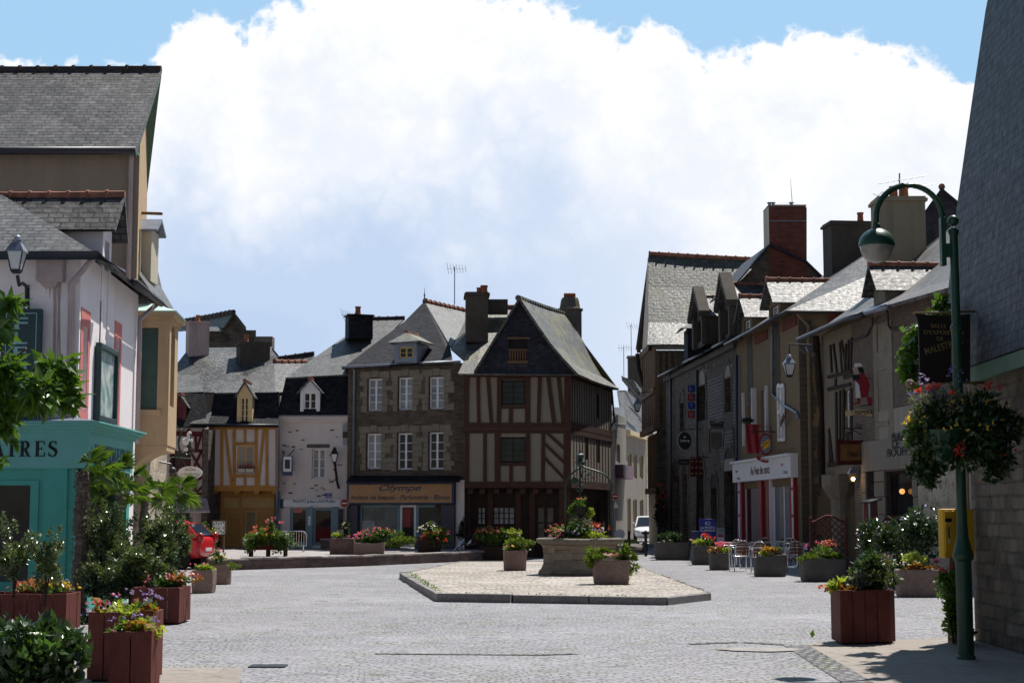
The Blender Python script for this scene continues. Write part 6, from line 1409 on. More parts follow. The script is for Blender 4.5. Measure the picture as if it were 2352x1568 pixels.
bl = bpy.data.lights.new('lamp_bulb', 'POINT'); bl.energy = 3; bl.color = (1, .65, .3); bl.shadow_soft_size = .05; bo = bpy.data.objects.new('lamp_bulb', bl); COL.objects.link(bo); bo.parent = ll2; bo.location = c+V3((-.25, -.2, .12))-ORG[ll2.name]
pb = thing('pendant_lamp', 'round warm glowing lamp seen inside the restaurant window', 'lamp', W.pt(2070, 1128, -.1)); MB().ball(W.pt(2072, 1128, -.06), .075).build('globe', emit('globe_glow', (.9, .42, .12), .9), pb); MB().tube([W.pt(2072, 1124, -.06), W.pt(2072, 1082, -.06)], .008, 4).build('cord', M['black'], pb)
# more hanging signs over the pub
def yw(u0, u1, v, Y): return Wall((at(u0, v, Y).x, Y*K), (at(u1, v, Y).x, Y*K))
lo = thing('lottery_sign', 'vertical column of red and blue lottery letter boxes on the stone house', 'sign', at(1588, 920, 60)); WQ = yw(1570, 1606, 920, 60)
for s, v, m in (('L', 892, 'sign_blue'), ('O', 912, 'red'), ('T', 931, 'sign_blue'), ('O', 951, 'red')):
    q, zz = WQ.hit(1588, v); mb = MB(); mb.wbox(WQ, q-.18, q+.18, zz-.155, zz+.155, -.06, .0); b = mb.build('letter_box', M[m], lo, bevel=.02); text(b, WQ, s, q, zz, .17, 'letter_grey', .012, .16, name='letter', bold=.02)
MB().tube([WQ.pt(1588, 882, -.03), WQ.pt(1588, 962, -.03)], .02, 5).build('mount', M['black'], lo)
lb = thing('pub_sign', 'black oval beer sign with pale rim hanging on an iron bar', 'sign', at(1573, 1012, 59)); WQ = yw(1550, 1600, 1012, 59); q, zz = WQ.hit(1573, 1012)
oval(WQ, q, zz, .32, .43, -.04, 0).build('rim', M['letter_grey'], lb); oval(WQ, q, zz, .285, .395, 0, .006).build('face', M['sign_black'], lb); text(lb, WQ, 'Loburg', q, zz, .16, 'lamp_glass', .012, .42, bold=.015)
mb = MB(); mb.prism([WQ.P(q-.05, zz+.14, .008), WQ.P(q+.05, zz+.14, .008), WQ.P(q+.03, zz+.22, .008), WQ.P(q, zz+.19, .008), WQ.P(q-.03, zz+.22, .008)], WQ.n*.004); mb.build('crown_mark', M['lamp_glass'], lb)
MB().tube([WQ.pt(1556, 986, -.02), WQ.pt(1600, 985, -.02), WQ.pt(1625, 985, -.02)], .02, 5).tube([WQ.pt(1573, 986, -.02), WQ.P(q, zz+.36, -.02)], .02, 5).build('bar', M['black'], lb)
pl2 = thing('name_plate_sign', 'small black rectangular plate below the oval beer sign', 'sign', at(1570, 1061, 59)); mb = MB(); r = WQ.rect(1557, 1054, 1584, 1067); mb.wbox(WQ, *r, -.03, 0); mb.build('plate', M['sign_black'], pl2); text(pl2, WQ, 'La Feuille morte', (r[0]+r[1])/2, (r[2]+r[3])/2, .06, 'letter_grey', .006, .34)
wf = thing('waffle_sign', 'square dark sign studded with nine gold discs hanging on the stone house', 'sign', at(1600, 1070, 57)); WQ = yw(1580, 1620, 1070, 57); r = WQ.rect(1585, 1052, 1614, 1094); mb = MB(); mb.wbox(WQ, *r, -.06, 0); mb.build('panel', M['timber_red'], wf, bevel=.02)
for i in range(3):
    for j in range(3): qq, z_ = r[0]+(r[1]-r[0])*(i+.5)/3, r[2]+(r[3]-r[2])*(j+.5)/3; MB().prism([WQ.P(qq+.05*math.cos(k*PI/6), z_+.05*math.sin(k*PI/6), 0) for k in range(12)], WQ.n*.02).build('gold_disc', M['letter_gold'], wf)
MB().tube([WQ.P(r[0], r[3]+.05, -.03), WQ.P(r[1]+.25, r[3]+.06, -.03)], .025, 5).build('arm', M['dark_red'], wf)
gs_ = thing('shield_sign', 'grey shield shaped hanging sign under a dark crest with gold lines', 'sign', at(1650, 1010, 54)); WQ = yw(1620, 1680, 1010, 54); r = WQ.rect(1633, 992, 1659, 1034)
mb = MB(); mb.prism([WQ.P(r[0], r[3], -.03), WQ.P(r[1], r[3], -.03), WQ.P(r[1], r[2]+.15, -.03), WQ.P((r[0]+r[1])/2, r[2], -.03), WQ.P(r[0], r[2]+.15, -.03)], WQ.n*.03); mb.build('shield', M['trough_grey'], gs_)
r2 = WQ.rect(1630, 966, 1664, 984); mb = MB(); mb.prism([WQ.P(r2[0], r2[3], -.03), WQ.P((r2[0]+r2[1])/2, r2[3]-.06, -.03), WQ.P(r2[1], r2[3], -.03), WQ.P(r2[1]-.05, r2[2], -.03), WQ.P(r2[0]+.05, r2[2], -.03)], WQ.n*.04)
for i in range(8): mb.prism([WQ.P(r2[0]+.06*i, r2[3], -.02), WQ.P(r2[0]+.06*i+.05, r2[3], -.02), WQ.P(r2[0]+.06*i+.02, r2[3]+.09, -.02)], WQ.n*.02)
mb.tube([WQ.P(r2[0], r2[2], 0), WQ.P(r[0]-.07, r[3]-.1, 0), WQ.P(r[0]-.05, r[2]-.1, 0)], .03, 6).tube([WQ.P(r2[1], r2[2], 0), WQ.P(r[1]+.06, r[3]-.2, 0), WQ.P(r[1]+.02, r[2], 0)], .02, 6); mb.build('crest', M['black'], gs_)
mb = MB(); [mb.wbox(WQ, r2[0]+.06, r2[1]-.06, zz, zz+.02, .012, .02) for zz in (r2[2]+.04, r2[3]-.1)]; mb.build('gold_line', M['letter_gold'], gs_)

# ---- street beyond
K = 1.12
def XY(u, Y): p = at(u, 1000, Y); return (p.x, p.y)
def P_(u, v, Y): return at(u, v, Y)
sh_ = thing('street_house', 'beige house down the side street with tall narrow windows and slate roof', 'house', at(1460, 1240, 86))
W = Wall(XY(1437, 87), XY(1488, 95.5)); zq = lambda v: W.hit(1460, v)[1]; EZ = zq(994)
hol = [W.rect(*r) for r in ((1442, 1041, 1451, 1098), (1455, 1044, 1463, 1098), (1469, 1046, 1477, 1098), (1441, 1144, 1449, 1222), (1454, 1146, 1463, 1222), (1470, 1147, 1478, 1225))]
mb = MB(); wallmesh(mb, W, 0, W.L, 0, EZ, hol, dep=.2); shell(mb, W, 0, W.L, 0, EZ, 5); mb.build('wall', M['plaster_street'], sh_)
for i, r in enumerate(hol): window(sh_, W, r, 'cream', 'glass_ochre' if i == 5 else 'plaster_ochre', 0, .12, .07, 1, 1, name='window' if i < 5 else 'door')
mb = MB(); mb.wbox(W, W.L-1.0, W.L, 0, EZ, -.02, .03); mb.build('stone_corner', M['rubble_lit'], sh_)
mb = MB(); mb.slab([P_(1434, 989, 86.6), P_(1490, 996, 95.6), P_(1494, 948, 99), P_(1438, 896, 93), P_(1420, 896, 92)], .1); mb.build('roof', M['slate_grey'], sh_); mb = MB(); mb.wbox(W, 0, W.L*.88, EZ-.3, EZ-.02, .0, .3); mb.build('eave_soffit', M['cream'], sh_)
mb = MB(); mb.beam(P_(1428, 868, 93.5), P_(1496, 950, 99.3), .3, .12, (0, -1, .3)); mb.build('verge', M['slate_dark'], sh_)
for p, q in (((1448, 937, 89.3), (1468, 959, 91.4)), ((1480, 963, 94.0), (1491, 974, 94.8))):
    mb = MB(); mb.beam(P_(*p), P_(*q), .28, .05, (0, -.8, .6)); mb.build('skylight', M['zinc'], sh_)
mb = MB(); mb.slab([P_(1426, 864, 95), P_(1453, 873, 96), P_(1490, 915, 101), P_(1494, 950, 100)], .08); mb.build('rear_roof', M['slate_bright'], sh_)
ch = thing('dark_stack', 'broad dark rendered chimney stack with pale cap behind the street roofs', 'chimney', P_(1463, 890, 88)); mb = MB(); mb.cbox(V3((*XY(1463, 103), P_(1463, 900, 103).z)), 1.2, 1.0, P_(1463, 822, 103).z-P_(1463, 900, 103).z); mb.build('stack', M['quoin_dark'], ch); mb = MB(); mb.cbox(V3((*XY(1463, 103), P_(1463, 822, 103).z)), 1.35, 1.15, .12); mb.build('cap', M['coping'], ch); mb = MB(); mb.cbox(V3((*XY(1463, 103), 0)), 2.2, 1.8, P_(1463, 900, 103).z); mb.build('stack_base', M['plaster_grey'], ch)
aerial(P_(1433, 865, 88), P_(1433, 795, 88).z-P_(1433, 865, 88).z, 'tall tv aerial on the street roof left of the dark stack', 0, 6)
aerial(P_(1450, 820, 90), P_(1446, 745, 90).z-P_(1450, 820, 90).z, 'crossed tv aerial rising above the dark stack', .6, 5)
wt = thing('white_street_house', 'narrow strip of sunlit white house beyond the timber gable house', 'house', at(1404, 1240, 72)); W = Wall(XY(1393, 69.5), XY(1412, 76)); mb = MB(); wallmesh(mb, W, 0, W.L, 0, h(5.4)); shell(mb, W, 0, W.L, 0, h(5.4), 5); mb.build('wall', M['plaster_pink'], wt); W2_ = Wall(XY(1411, 77), XY(1438, 81)); mb = MB(); r = W2_.rect(1416, 1020, 1424, 1062); wallmesh(mb, W2_, 0, W2_.L, 0, h(6.4), [r], dep=.2); shell(mb, W2_, 0, W2_.L, 0, h(6.4), 4); mb.build('brown_wall', M['plaster_grey'], wt); window(wt, W2_, r, 'white', 'glass', 0, .1, .06, 1, 2)
mb = MB(); mb.slab([P_(1408, 972, 76.5), P_(1440, 975, 81), P_(1432, 935, 84), P_(1410, 935, 80)], .08); mb.slab([P_(1388, 1005, 69.3), P_(1414, 985, 76.2), P_(1404, 930, 78), P_(1380, 950, 74)], .08); mb.build('roof', M['slate_grey'], wt)
mb = MB(); mb.wbox(W, 1.6, 2.6, .1, 2.4, -.02, .02); mb.build('door', M['navy'], wt)
mb = MB(); mb.wbox(W2_, .2, W2_.L-.5, W2_.hit(1420, 1098)[1], W2_.hit(1420, 1068)[1], .0, .45); mb.build('balcony', paint('balcony_plum', (.16, .08, .12), .6), wt)
fh = thing('far_house', 'shaded plaster house closing the end of the side street', 'house', at(1510, 1200, 112)); mb = MB(); mb.cbox(V3((*XY(1512, 112), 0)), 8, 4, 6.4); mb.build('wall', M['plaster_tan'], fh); mb = MB(); c = XY(1512, 112); mb.slab([V3((c[0]-4.2, 123.2, 6.3)), V3((c[0]+4.2, 123.2, 6.3)), V3((c[0]+4.2, 125.5, 8.6)), V3((c[0]-4.2, 125.5, 8.6))], .1); mb.build('roof', M['slate_grey'], fh)
vn = plant('climbing_rose', 'dark climbing plant with red blooms on the corner of the timber house', 'climber', G(1516, 1255), [('leaves', 'dark', lambda mb: bunch(mb, AT0(1517, 1170, 80), (.35, .25, 1.5), 16, 900, .13)), ('blossoms', 'red', lambda mb: [flowers(mb, AT0(1520, v, 79.6), (.25, .2, .3), 9, .09, False) for v in (1120, 1145, 1160)])], stems=[(G(1516, 1258), AT0(1517, 1130, 80), .04)])

at = AT0
# ---- big slate roofed building on the right edge
rb_ = thing('slate_hall', 'rubble stone building with a towering slate roof and pale green eave at right edge', 'building', (5.9, 20.8, 0))
WA_ = Wall((5.9, 20.8), (5.62, 7)); mb = MB(); wallmesh(mb, WA_, 0, WA_.L, 0, 3.5); p = WA_.P(0, 0); mb.poly([p, p+Z*3.5, p+V3((6, 0, 3.5)), p+V3((6, 0, 0))]); mb.build('wall', M['stone_right'], rb_)
vp = [(5.62, 3.40), (5.66, 3.75), (5.70, 4.32), (5.86, 5.57), (6.10, 6.98), (6.33, 8.28), (6.75, 10.2)]
mb = MB(); rows = [[V3((x-(20.95-Y)*.02, Y, zz)) for x, zz in vp] for Y in (20.95, 17, 13, 7)]; mb.grid(rows); o = mb.build('roof', M['slate_big'], rb_); m = o.modifiers.new('Solidify', 'SOLIDIFY'); m.thickness = .07; m.offset = -1
mb = MB(); mb.poly([V3((x+.06, 20.9, zz)) for x, zz in vp]+[V3((12, 20.9, 10.2)), V3((12, 20.9, 3.4))]); mb.build('gable_wall', M['slate_big'], rb_)
mb = MB(); mb.slab([V3((6.75, 20.95, 10.2)), V3((6.47, 7, 10.2)), V3((12, 7, 11)), V3((12, 20.95, 11))], .1); mb.build('upper_roof', M['slate_big'], rb_)
mb = MB(); n = 46
for i in range(n):
    f = i/n*(len(vp)-1); k = int(f); g = f-k; x = vp[k][0]+(vp[k+1][0]-vp[k][0])*g; zz = vp[k][1]+(vp[k+1][1]-vp[k][1])*g; o = R.uniform(-.02, .02)
    mb.box(V3((x+.002+o*.1, 20.72, zz-.02)), V3((.03, 0, 0)), V3((0, .235+o*.5, 0)), V3(((vp[k+1][0]-vp[k][0])/(vp[k+1][1]-vp[k][1])*.175, 0, .175)))
mb.build('verge_slates', M['slate_big'], rb_)
mb = MB(); mb.box(V3((5.63, 20.4, 3.2)), V3((-.27, -13.4, 0)), V3((.06, 0, 0)), Z*.185); mb.build('eave_board', M['green_paint'], rb_)
# ================================================================ planters
def plank_box(label, poly, h, z0=.0, group='red plank planters', mat='plank'):
    """poly: ground outline; vertical planks round it, rim boards, soil"""
    c = sum(poly, V3())/len(poly); t = thing('plank_planter', label, 'planter', (c.x, c.y, z0), group); mb = MB()
    for i in range(len(poly)):
        a, b = V3(poly[i]), V3(poly[(i+1) % len(poly)]); d = b-a; n = max(1, round(d.length/.17)); nn = V3((d.y, -d.x, 0)).normalized()
        if nn.dot(a-c) < 0: nn = -nn
        for k in range(n):
            f0, f1 = k/n, (k+1)/n; o = R.uniform(-.004, .004); dz = R.uniform(-.006, .004)
            p = a+d*f0+d.normalized()*.004+nn*o; mb.box(V3((p.x, p.y, z0+.025)), d*(f1-f0)-d.normalized()*.008, -nn*.035, Z*(h-.025+dz))
    mb.build('planks', M[mat], t, bevel=.005)
    ins = [V3(p).lerp(c, .07) for p in poly]; mb = MB(); mb.poly([V3((p.x, p.y, z0+h-.09)) for p in ins]); mb.build('soil', M['soil'], t)
    mb = MB(); mb.prism([V3((p.x, p.y, z0)).lerp(V3((c.x, c.y, z0)), .12) for p in poly], Z*.03); mb.build('base', M['timber_dark'], t); return t
def trough(label, c, sx, sy, h, rz=0.0, mat='trough', group='stone trough planters', tilt=0.0):
    c = V3(c); t = thing('stone_planter', label, 'planter', c, group); bm = MB(); ax = V3((math.cos(rz), math.sin(rz), 0)); ay = V3((-ax.y, ax.x, 0)); rows = []
    k = 28
    for f, s in ((0, .88), (.05, .93), (.4, .97), (.93, 1.0), (1.0, .975), (1.0, .82), (.86, .80)):
        r = []
        for j in range(k):
            a = 2*PI*j/k; e = .28; x = math.copysign(abs(math.cos(a))**e, math.cos(a)); y = math.copysign(abs(math.sin(a))**e, math.sin(a))
            q = c+ax*x*sx/2*s+ay*y*sy/2*s+Z*h*f*(1+tilt*x); r.append(q+mnoise.noise_vector(q*3.5)*.022)
        rows.append(r)
    bm.grid(rows, True); bm.build('trough_body', M[mat], t, smooth=False)
    s = MB(); s.poly([c+ax*x*sx*.38+ay*y*sy*.38+Z*h*(.88+tilt*x*.8) for x, y in ((-1, -1), (1, -1), (1, 1), (-1, 1))]); s.build('soil', M['soil'], t); return t
def pl(name, label, cat, c, leaves, blooms=(), group=None, stems=None, mass=0):
    """leaves: (mat, offset, radius, clumps, n, leaf length); blooms: (mat, offset, radius, n, size)"""
    c = V3(c); sp_ = []
    for i, (m, o, r, k, n, ln) in enumerate(leaves): sp_.append(('leaves', m, (lambda mb, o=o, r=r, k=k, n=n, ln=ln: (glossy_mass if mass else bunch)(mb, c+V3(o), r, k, n, ln))))
    for m, o, r, n, s in blooms: sp_.append(('blossoms', m, (lambda mb, o=o, r=r, n=n, s=s: flowers(mb, c+V3(o), r, n, s))))
    return plant(name, label, cat, c, sp_, group, stems)
def cub(u0, v0, u1, dep, z=0.0, ang=0.0):
    a, b = G(u0, v0, z), G(u1, v0, z); d = (b-a).normalized(); n = V3((-d.y, d.x, 0)); return [a, b, b+n*dep, a+n*dep]

# ---- right red planter
A, B, C = G(1901, 1474), G(1932, 1481), G(2051, 1478); dn = V3((.05, 1, 0)).normalized()
C = G(2046, 1478); D_ = V3(((1899-1176)/F*(B.y+.66), B.y+.66, 0)); poly = [B, C, C+V3((.09, .1, 0)), C+V3((.09, .66, 0)), D_]
plank_box('dark red plank planter with chamfered corners standing alone by the green lamp post', poly, .665)
c = (B+C+D_+C+V3((.09, .66, 0)))/4+Z*.62
pl('conifer_shrub', 'dark feathery shrub in the red planter by the lamp post', 'shrub', c+V3((.12, 0, 0)), [('olive', (.02, 0, .22), (.34, .3, .32), 18, 1500, .05), ('dark', (-.02, .0, .30), (.26, .24, .30), 12, 900, .06)], stems=[(c-Z*.05, c+V3((.1, 0, .45)), .02)])
pl('coleus_plant', 'cream and bronze leaved plants at the left of the red planter by the lamp post', 'plant', c+V3((-.3, -.1, 0)), [('lime', (-.06, -.1, .08), (.16, .16, .11), 6, 110, .08), ('bronze', (.08, -.16, .04), (.2, .12, .07), 6, 90, .09), ('grey', (.2, -.1, .14), (.13, .12, .14), 5, 110, .07)], [('coral', (-.2, -.05, .05), (.1, .1, .05), 5, .05)])
# ---- left planters
q = cub(199, 1566, 346, .5)
plank_box('big red plank planter in the left foreground with pale leaved plants', q, .665)
q2 = cub(247, 1612, 345, .36)
plank_box('smaller lower red plank planter pushed against the front of the big left one', q2, .60)
c1 = (q[0]+q[2])/2+Z*.6; c2 = (q2[0]+q2[2])/2+Z*.56
pl('trailing_plant', 'lime green plants with mauve flowers in the big left foreground planter', 'plant', c1, [('lime', (.0, 0, .06), (.26, .2, .12), 9, 230, .075), ('green', (.1, -.1, .07), (.24, .2, .1), 8, 170, .07), ('lime', (.15, -.2, .04), (.24, .12, .1), 6, 120, .06), ('bronze', (.22, -.22, .06), (.12, .1, .08), 3, 10, .12), ('bronze', (-.22, -.2, .12), (.1, .08, .1), 2, 5, .15)], [('violet', (.1, -.1, .14), (.3, .2, .12), 16, .035), ('pink', (-.1, -.1, .12), (.25, .2, .1), 8, .035)])
pl('trailing_plant', 'yellow green plant with bronze leaves in the small front planter', 'plant', c2, [('lime', (.06, 0, .05), (.2, .16, .1), 8, 190, .06), ('green', (-.06, .0, .05), (.18, .16, .09), 7, 130, .06), ('bronze', (.02, -.1, .10), (.1, .06, .08), 2, 6, .14)], [('violet', (0, -.05, .1), (.2, .16, .08), 12, .03)])
q3 = cub(300, 1434, 410, .85)
plank_box('red plank planter with the glossy shrub beside the pale palm trunk', q3, .53)
q4 = cub(-90, 1452, 150, .75)
plank_box('long red plank planter at the far left in front of the teal shop', q4, .52)
c = (q4[1]+q4[3])/2
pl('bedding_plant', 'low bronze and yellow bedding plants along the long left planter', 'plant', G(95, 1445)+V3((0, .25, .5)), [('bronze', (-.05, 0, .07), (.5, .25, .1), 12, 260, .08), ('mid', (0, 0, .05), (.5, .28, .08), 10, 200, .07)], [('yellow', (.25, -.15, .08), (.2, .1, .1), 9, .06), ('violet', (-.1, .1, .1), (.4, .2, .12), 16, .03), ('coral', (-.3, -.1, .1), (.2, .1, .08), 8, .05)])
for (u, v, r, lab) in ((35, 1265, (.34, .3, .42), 'upright dark shrub in the long planter against the shop window'), (106, 1284, (.32, .3, .40), 'rounder dark shrub in the long planter next to the teal pilaster')):
    p = at(u, v, 21.7); pl('glossy_shrub', lab, 'shrub', p-Z*.55, [('olive', (0, 0, .50), r, 20, 2000, .055)], mass=1, stems=[(p-Z*.62, p+Z*.1, .018), (p-Z*.6, p+V3((.12, 0, .25)), .012)], group='glossy dark shrubs')
p = at(140, 1222, 21.7); 
p = at(72, 1500, 13.6)
pl('laurel_bush', 'big glossy laurel bush filling the bottom left corner', 'shrub', V3((p.x, p.y, 0)), [('dark', (0, 0, p.z-.04), (.46, .38, .40), 30, 1500, .10), ('mid', (.02, -.1, p.z+.05), (.42, .3, .33), 14, 160, .09)], stems=[(V3((p.x, p.y, 0)), p+Z*.1, .025)])
for u, v, Y, r, lab in ((252, 1262, 25.4, (.56, .42, .70), 'tall glossy shrub right of the hairy palm trunk'), (300, 1318, 24.6, (.66, .4, .46), 'broad glossy shrub in front of the other shrubs above the red planter'), (366, 1268, 26.5, (.5, .4, .58), 'glossy shrub around the pale palm trunk'), (232, 1340, 24.9, (.34, .3, .34), 'low glossy shrub at the foot of the hairy palm trunk'), (398, 1235, 27.8, (.32, .3, .52), 'dark glossy shrub hiding the front of the red car')):
    p = at(u, v, Y); b = V3((p.x, p.y, .45)); pl('glossy_shrub', lab, 'shrub', b, [('olive', (0, 0, p.z-.45), r, 34, 4600, .065), ('dark', (0, .05, p.z-.52), (r[0]*.9, r[1]*.8, r[2]*.95), 18, 1600, .065)], mass=1, stems=[(V3((p.x, p.y, 0)), p, .03)], group='glossy dark shrubs')
pl('bedding_plant', 'green and crimson bedding plants on the planter beside the pale palm', 'plant', G(400, 1430)+V3((0, .2, .5)), [('mid', (-.1, 0, .1), (.3, .2, .14), 8, 200, .08), ('bronze', (.1, 0, .12), (.26, .2, .12), 7, 120, .08)], [('pink', (-.2, -.1, .1), (.3, .15, .1), 10, .045), ('coral', (.15, 0, .16), (.15, .12, .08), 9, .05)])
pl('violet_bed', 'small violets growing at the foot of the hairy palm trunk', 'plant', G(205, 1432), [('dark', (0, 0, .06), (.45, .25, .1), 9, 240, .06)], [('violet', (0, -.1, .12), (.4, .2, .12), 22, .04)])
# ---- palms
def frond(mb, ms, base, d, pet, rad, spread=3.3, n=28):
    d = V3(d).normalized(); tip = base+d*pet+Z*(-.05*pet); ms.tube([base, base+d*pet*.5+Z*.03, tip], [.012, .009, .006], 5)
    side = d.cross(Z).normalized(); up = side.cross(d).normalized(); ro = R.uniform(-1.1, 1.1); side, up = side*math.cos(ro)+up*math.sin(ro), up*math.cos(ro)-side*math.sin(ro)
    for i in range(n):
        a = -spread/2+spread*i/(n-1); dr = (d*math.cos(a)+side*math.sin(a)).normalized(); L_ = rad*(1-.22*abs(a)/spread*2)*R.uniform(.9, 1.06); w = rad*.019
        e = up*R.uniform(-.05, .07); sd = dr.cross(up).normalized()*w; k = len(mb.v); m = tip+dr*L_*.6+e*L_+up*.02; end = tip+dr*L_-Z*L_*R.uniform(.02, .2)
        mb.v += [tip, m+sd, end, m-sd]; mb.f.append([k, k+1, k+2]); mb.f.append([k, k+2, k+3])
def palm(label, u, Y, vtop, r, fr, trunk_mat, vbase=None, hairy=False):
    b = at(u, 1200, Y); b = V3((b.x, Y, 0)); top = V3((b.x, Y, at(u, vtop, Y).z)); t = thing('fan_palm', label, 'palm', b); mb = MB(); n = 40
    pts = [b.lerp(top, i/n)+V3((.02*math.sin(i*.4), 0, 0)) for i in range(n+1)]
    mb.tube(pts, [r*(1+(.12 if i % 2 else -.1)*R.uniform(.5, 1.2)) for i in range(n+1)], 9)
    if hairy:
        for _ in range(900):
            p = b.lerp(top, R.random()); a = R.uniform(0, 2*PI); o = V3((math.cos(a), math.sin(a), 0)); add_leaf(mb, p+o*r*.9, o+Z*R.uniform(-.6, 1.1), Z, R.uniform(.05, .1), .022)
    mb.build('trunk', trunk_mat, t); mf, ms = MB(), MB()
    for d, pet, rad in fr: frond(mf, ms, top+V3((0, 0, R.uniform(-.05, .03))), d, pet, rad)
    ms.build('petiole', L['palm'], t); mf.build('fronds', L['palm'], t); return t
hair_m = stone('palm_fibre', (.12, .085, .07), (.32, .26, .21), (.06, .04, .035), .05, .05, .008, .06)
def ring(n, e0, e1, pet, rad, ph=0, a0=0, a1=2*PI): return [(V3((math.cos(ph+a0+(a1-a0)*i/n), math.sin(ph+a0+(a1-a0)*i/n), R.uniform(e0, e1))), pet*R.uniform(.8, 1.15), rad*R.uniform(.85, 1.1)) for i in range(n)]
palm('palm with a thick hairy trunk by the teal shop corner', 186, 25.3, 1082, .10, [(V3((.6, -.3, .8)), .25, .4), (V3((.9, -.2, .15)), .35, .42), (V3((.5, .6, .6)), .3, .4), (V3((.75, -.55, -.15)), .35, .4)], hair_m, hairy=True)
palm('leafy palm with a brown trunk rising from the glossy shrubs', 272, 27.2, 1128, .075, ring(6, .3, 1.2, .36, .36)+ring(4, -.3, .2, .3, .34, .4)+[(V3((-.6, -.3, .9)), .5, .42), (V3((.25, -.4, 1.0)), .45, .42)], hair_m)
palm('shaggy palm behind the glossy shrubs left of the stone wall', 330, 29.5, 1122, .07, ring(5, .0, .9, .34, .36)+ring(4, -.5, -.1, .3, .34, .7), hair_m)
palm('slim palm with a pale bare trunk beside the red car', 394, 30.5, 1128, .055, [(V3((.8, -.3, .55)), .22, .42), (V3((.55, -.6, .0)), .2, .38), (V3((.4, -.5, -.6)), .2, .4), (V3((-.5, -.5, .3)), .25, .4), (V3((-.3, .6, .5)), .2, .35), (V3((.7, .4, -.2)), .25, .4), (V3((-.6, -.2, -.4)), .2, .35)], M['timber_tan'])
# ---- tree at the far left
tr = thing('broadleaf_tree', 'bright green large leaved tree reaching in from the left edge', 'tree', (at(-130, 1200, 19).x, 19, 0)); b = V3((at(-130, 1200, 19).x, 19, 0)); mb = MB(); mb.tube([b, b+V3((.05, 0, 1.2)), b+V3((.1, -.05, 2.4)), b+V3((.05, 0, 3.6))], [.13, .11, .09, .05], 9)
for u, v in ((130, 890), (60, 800), (20, 960), (-20, 720)): e = at(u, v, 18.8); mb.tube([b+V3((.1, 0, 2.1)), (b+V3((.1, 0, 2.6))).lerp(e, .5)+Z*.1, e], [.045, .03, .012], 6)
mb.build('trunk', M['timber_tan'], tr); mb = MB()
for u, v, r, n in ((130, 860, 62, 190), (90, 905, 60, 170), (150, 905, 46, 120), (22, 862, 38, 100), (0, 850, 50, 130), (15, 920, 50, 130), (20, 698, 30, 50), (45, 695, 14, 12), (-25, 760, 60, 140), (10, 970, 34, 70), (-90, 850, 130, 320), (-60, 980, 70, 120), (5, 1062, 14, 9), (35, 1020, 12, 6), (-120, 700, 110, 200)):
    clump(mb, at(u, v, 18.7+R.uniform(-.25, .3)), r/3700*18.7, int(n*1.7), .175, .078, .3, .75, .6)
mb.build('crown', L['bright'], tr)

# ---- stone troughs: label, u0,v,u1, depth, height, mat, z
def tr_(label, u0, u1, v, dep, h, mat='trough', z=0.0, rz=None, tilt=0.0):
    a, b = G(u0, v, z), G(u1, v, z); w = (b-a).length; c = (a+b)/2+V3((0, dep/2, 0)); trough(label, c, w, dep, h, rz or 0.0, mat, tilt=tilt); return c+Z*h
t1 = tr_('pinkish stone trough beside the red plank planter left of the square', 436, 488, 1362, .5, .47)
t2 = tr_('pinkish stone trough just behind the first one by the red car', 488, 524, 1342, .5, .44)
t3 = tr_('square pink stone planter on the cobbled platform left of the well', 1156, 1211, 1310, .6, .53, z=.135)
t4 = tr_('pink stone planter at the front of the well on the cobbled platform', 1363, 1448, 1342, .65, .51, z=.135)
t5 = tr_('dark stone trough by the pub at the mouth of the side street', 1506, 1588, 1286, .9, .62, 'trough_grey')
t6 = tr_('grey stone planter before the blue photo board', 1592, 1641, 1297, .7, .58, 'trough_grey')
t7 = tr_('grey stone planter with pink geraniums left of the cafe chairs', 1632, 1679, 1309, .6, .48, 'trough_grey')
t8 = tr_('dark brown stone trough with a slanting top in front of the cafe tables', 1736, 1810, 1324, .55, .53, 'trough_grey', tilt=.07)
t9 = tr_('large grey stone trough with trailing juniper right of the cafe chairs', 1845, 1948, 1336, .7, .54, 'trough_grey')
t10 = tr_('small pinkish stone trough half hidden behind the red planter', 2018, 2070, 1352, .6, .45)
t11 = tr_('long pinkish stone trough with bronze leaves beside the rose bush', 2068, 2170, 1371, .6, .52)
GRP = 'plants in the stone troughs'
def fl(label, c, leaves, blooms=(), name='flowering_plant'): return pl(name, label, 'plant', c, leaves, blooms, GRP)
fl('lime green plant in the front pink trough by the red planter', t1, [('lime', (.05, 0, .04), (.24, .2, .08), 7, 150, .06), ('mid', (0, 0, .02), (.22, .2, .07), 6, 90, .06)], [('pink', (-.1, 0, .08), (.2, .15, .06), 6, .04)])
fl('tall flowering plant with yellow tips in the trough by the red car', t2, [('mid', (-.1, 0, .16), (.2, .2, .2), 8, 200, .06), ('conifer', (.2, 0, -.02), (.2, .2, .14), 7, 260, .045)], [('yellow', (0, -.1, .1), (.25, .15, .1), 12, .04), ('pink', (-.15, 0, .3), (.12, .12, .08), 6, .04)])
fl('low spreading juniper in the square planter left of the well', t3, [('conifer', (.08, 0, .16), (.42, .35, .2), 16, 1100, .07), ('green', (-.15, -.2, .05), (.2, .15, .08), 5, 90, .06)], [('yellow', (-.08, -.28, .08), (.12, .06, .04), 4, .05), ('pink', (-.2, -.2, .08), (.1, .08, .05), 4, .04)], 'juniper')
fl('juniper spilling over the side of the planter before the well', t4, [('conifer', (-.38, -.05, .02), (.24, .4, .26), 12, 700, .07), ('conifer', (.34, .05, -.02), (.28, .35, .34), 14, 900, .07), ('conifer', (-.05, .2, .14), (.4, .2, .1), 9, 420, .06)], [('pink', (0, -.1, .08), (.2, .12, .05), 8, .045), ('white', (-.12, -.1, .08), (.16, .1, .05), 8, .045)], 'juniper')
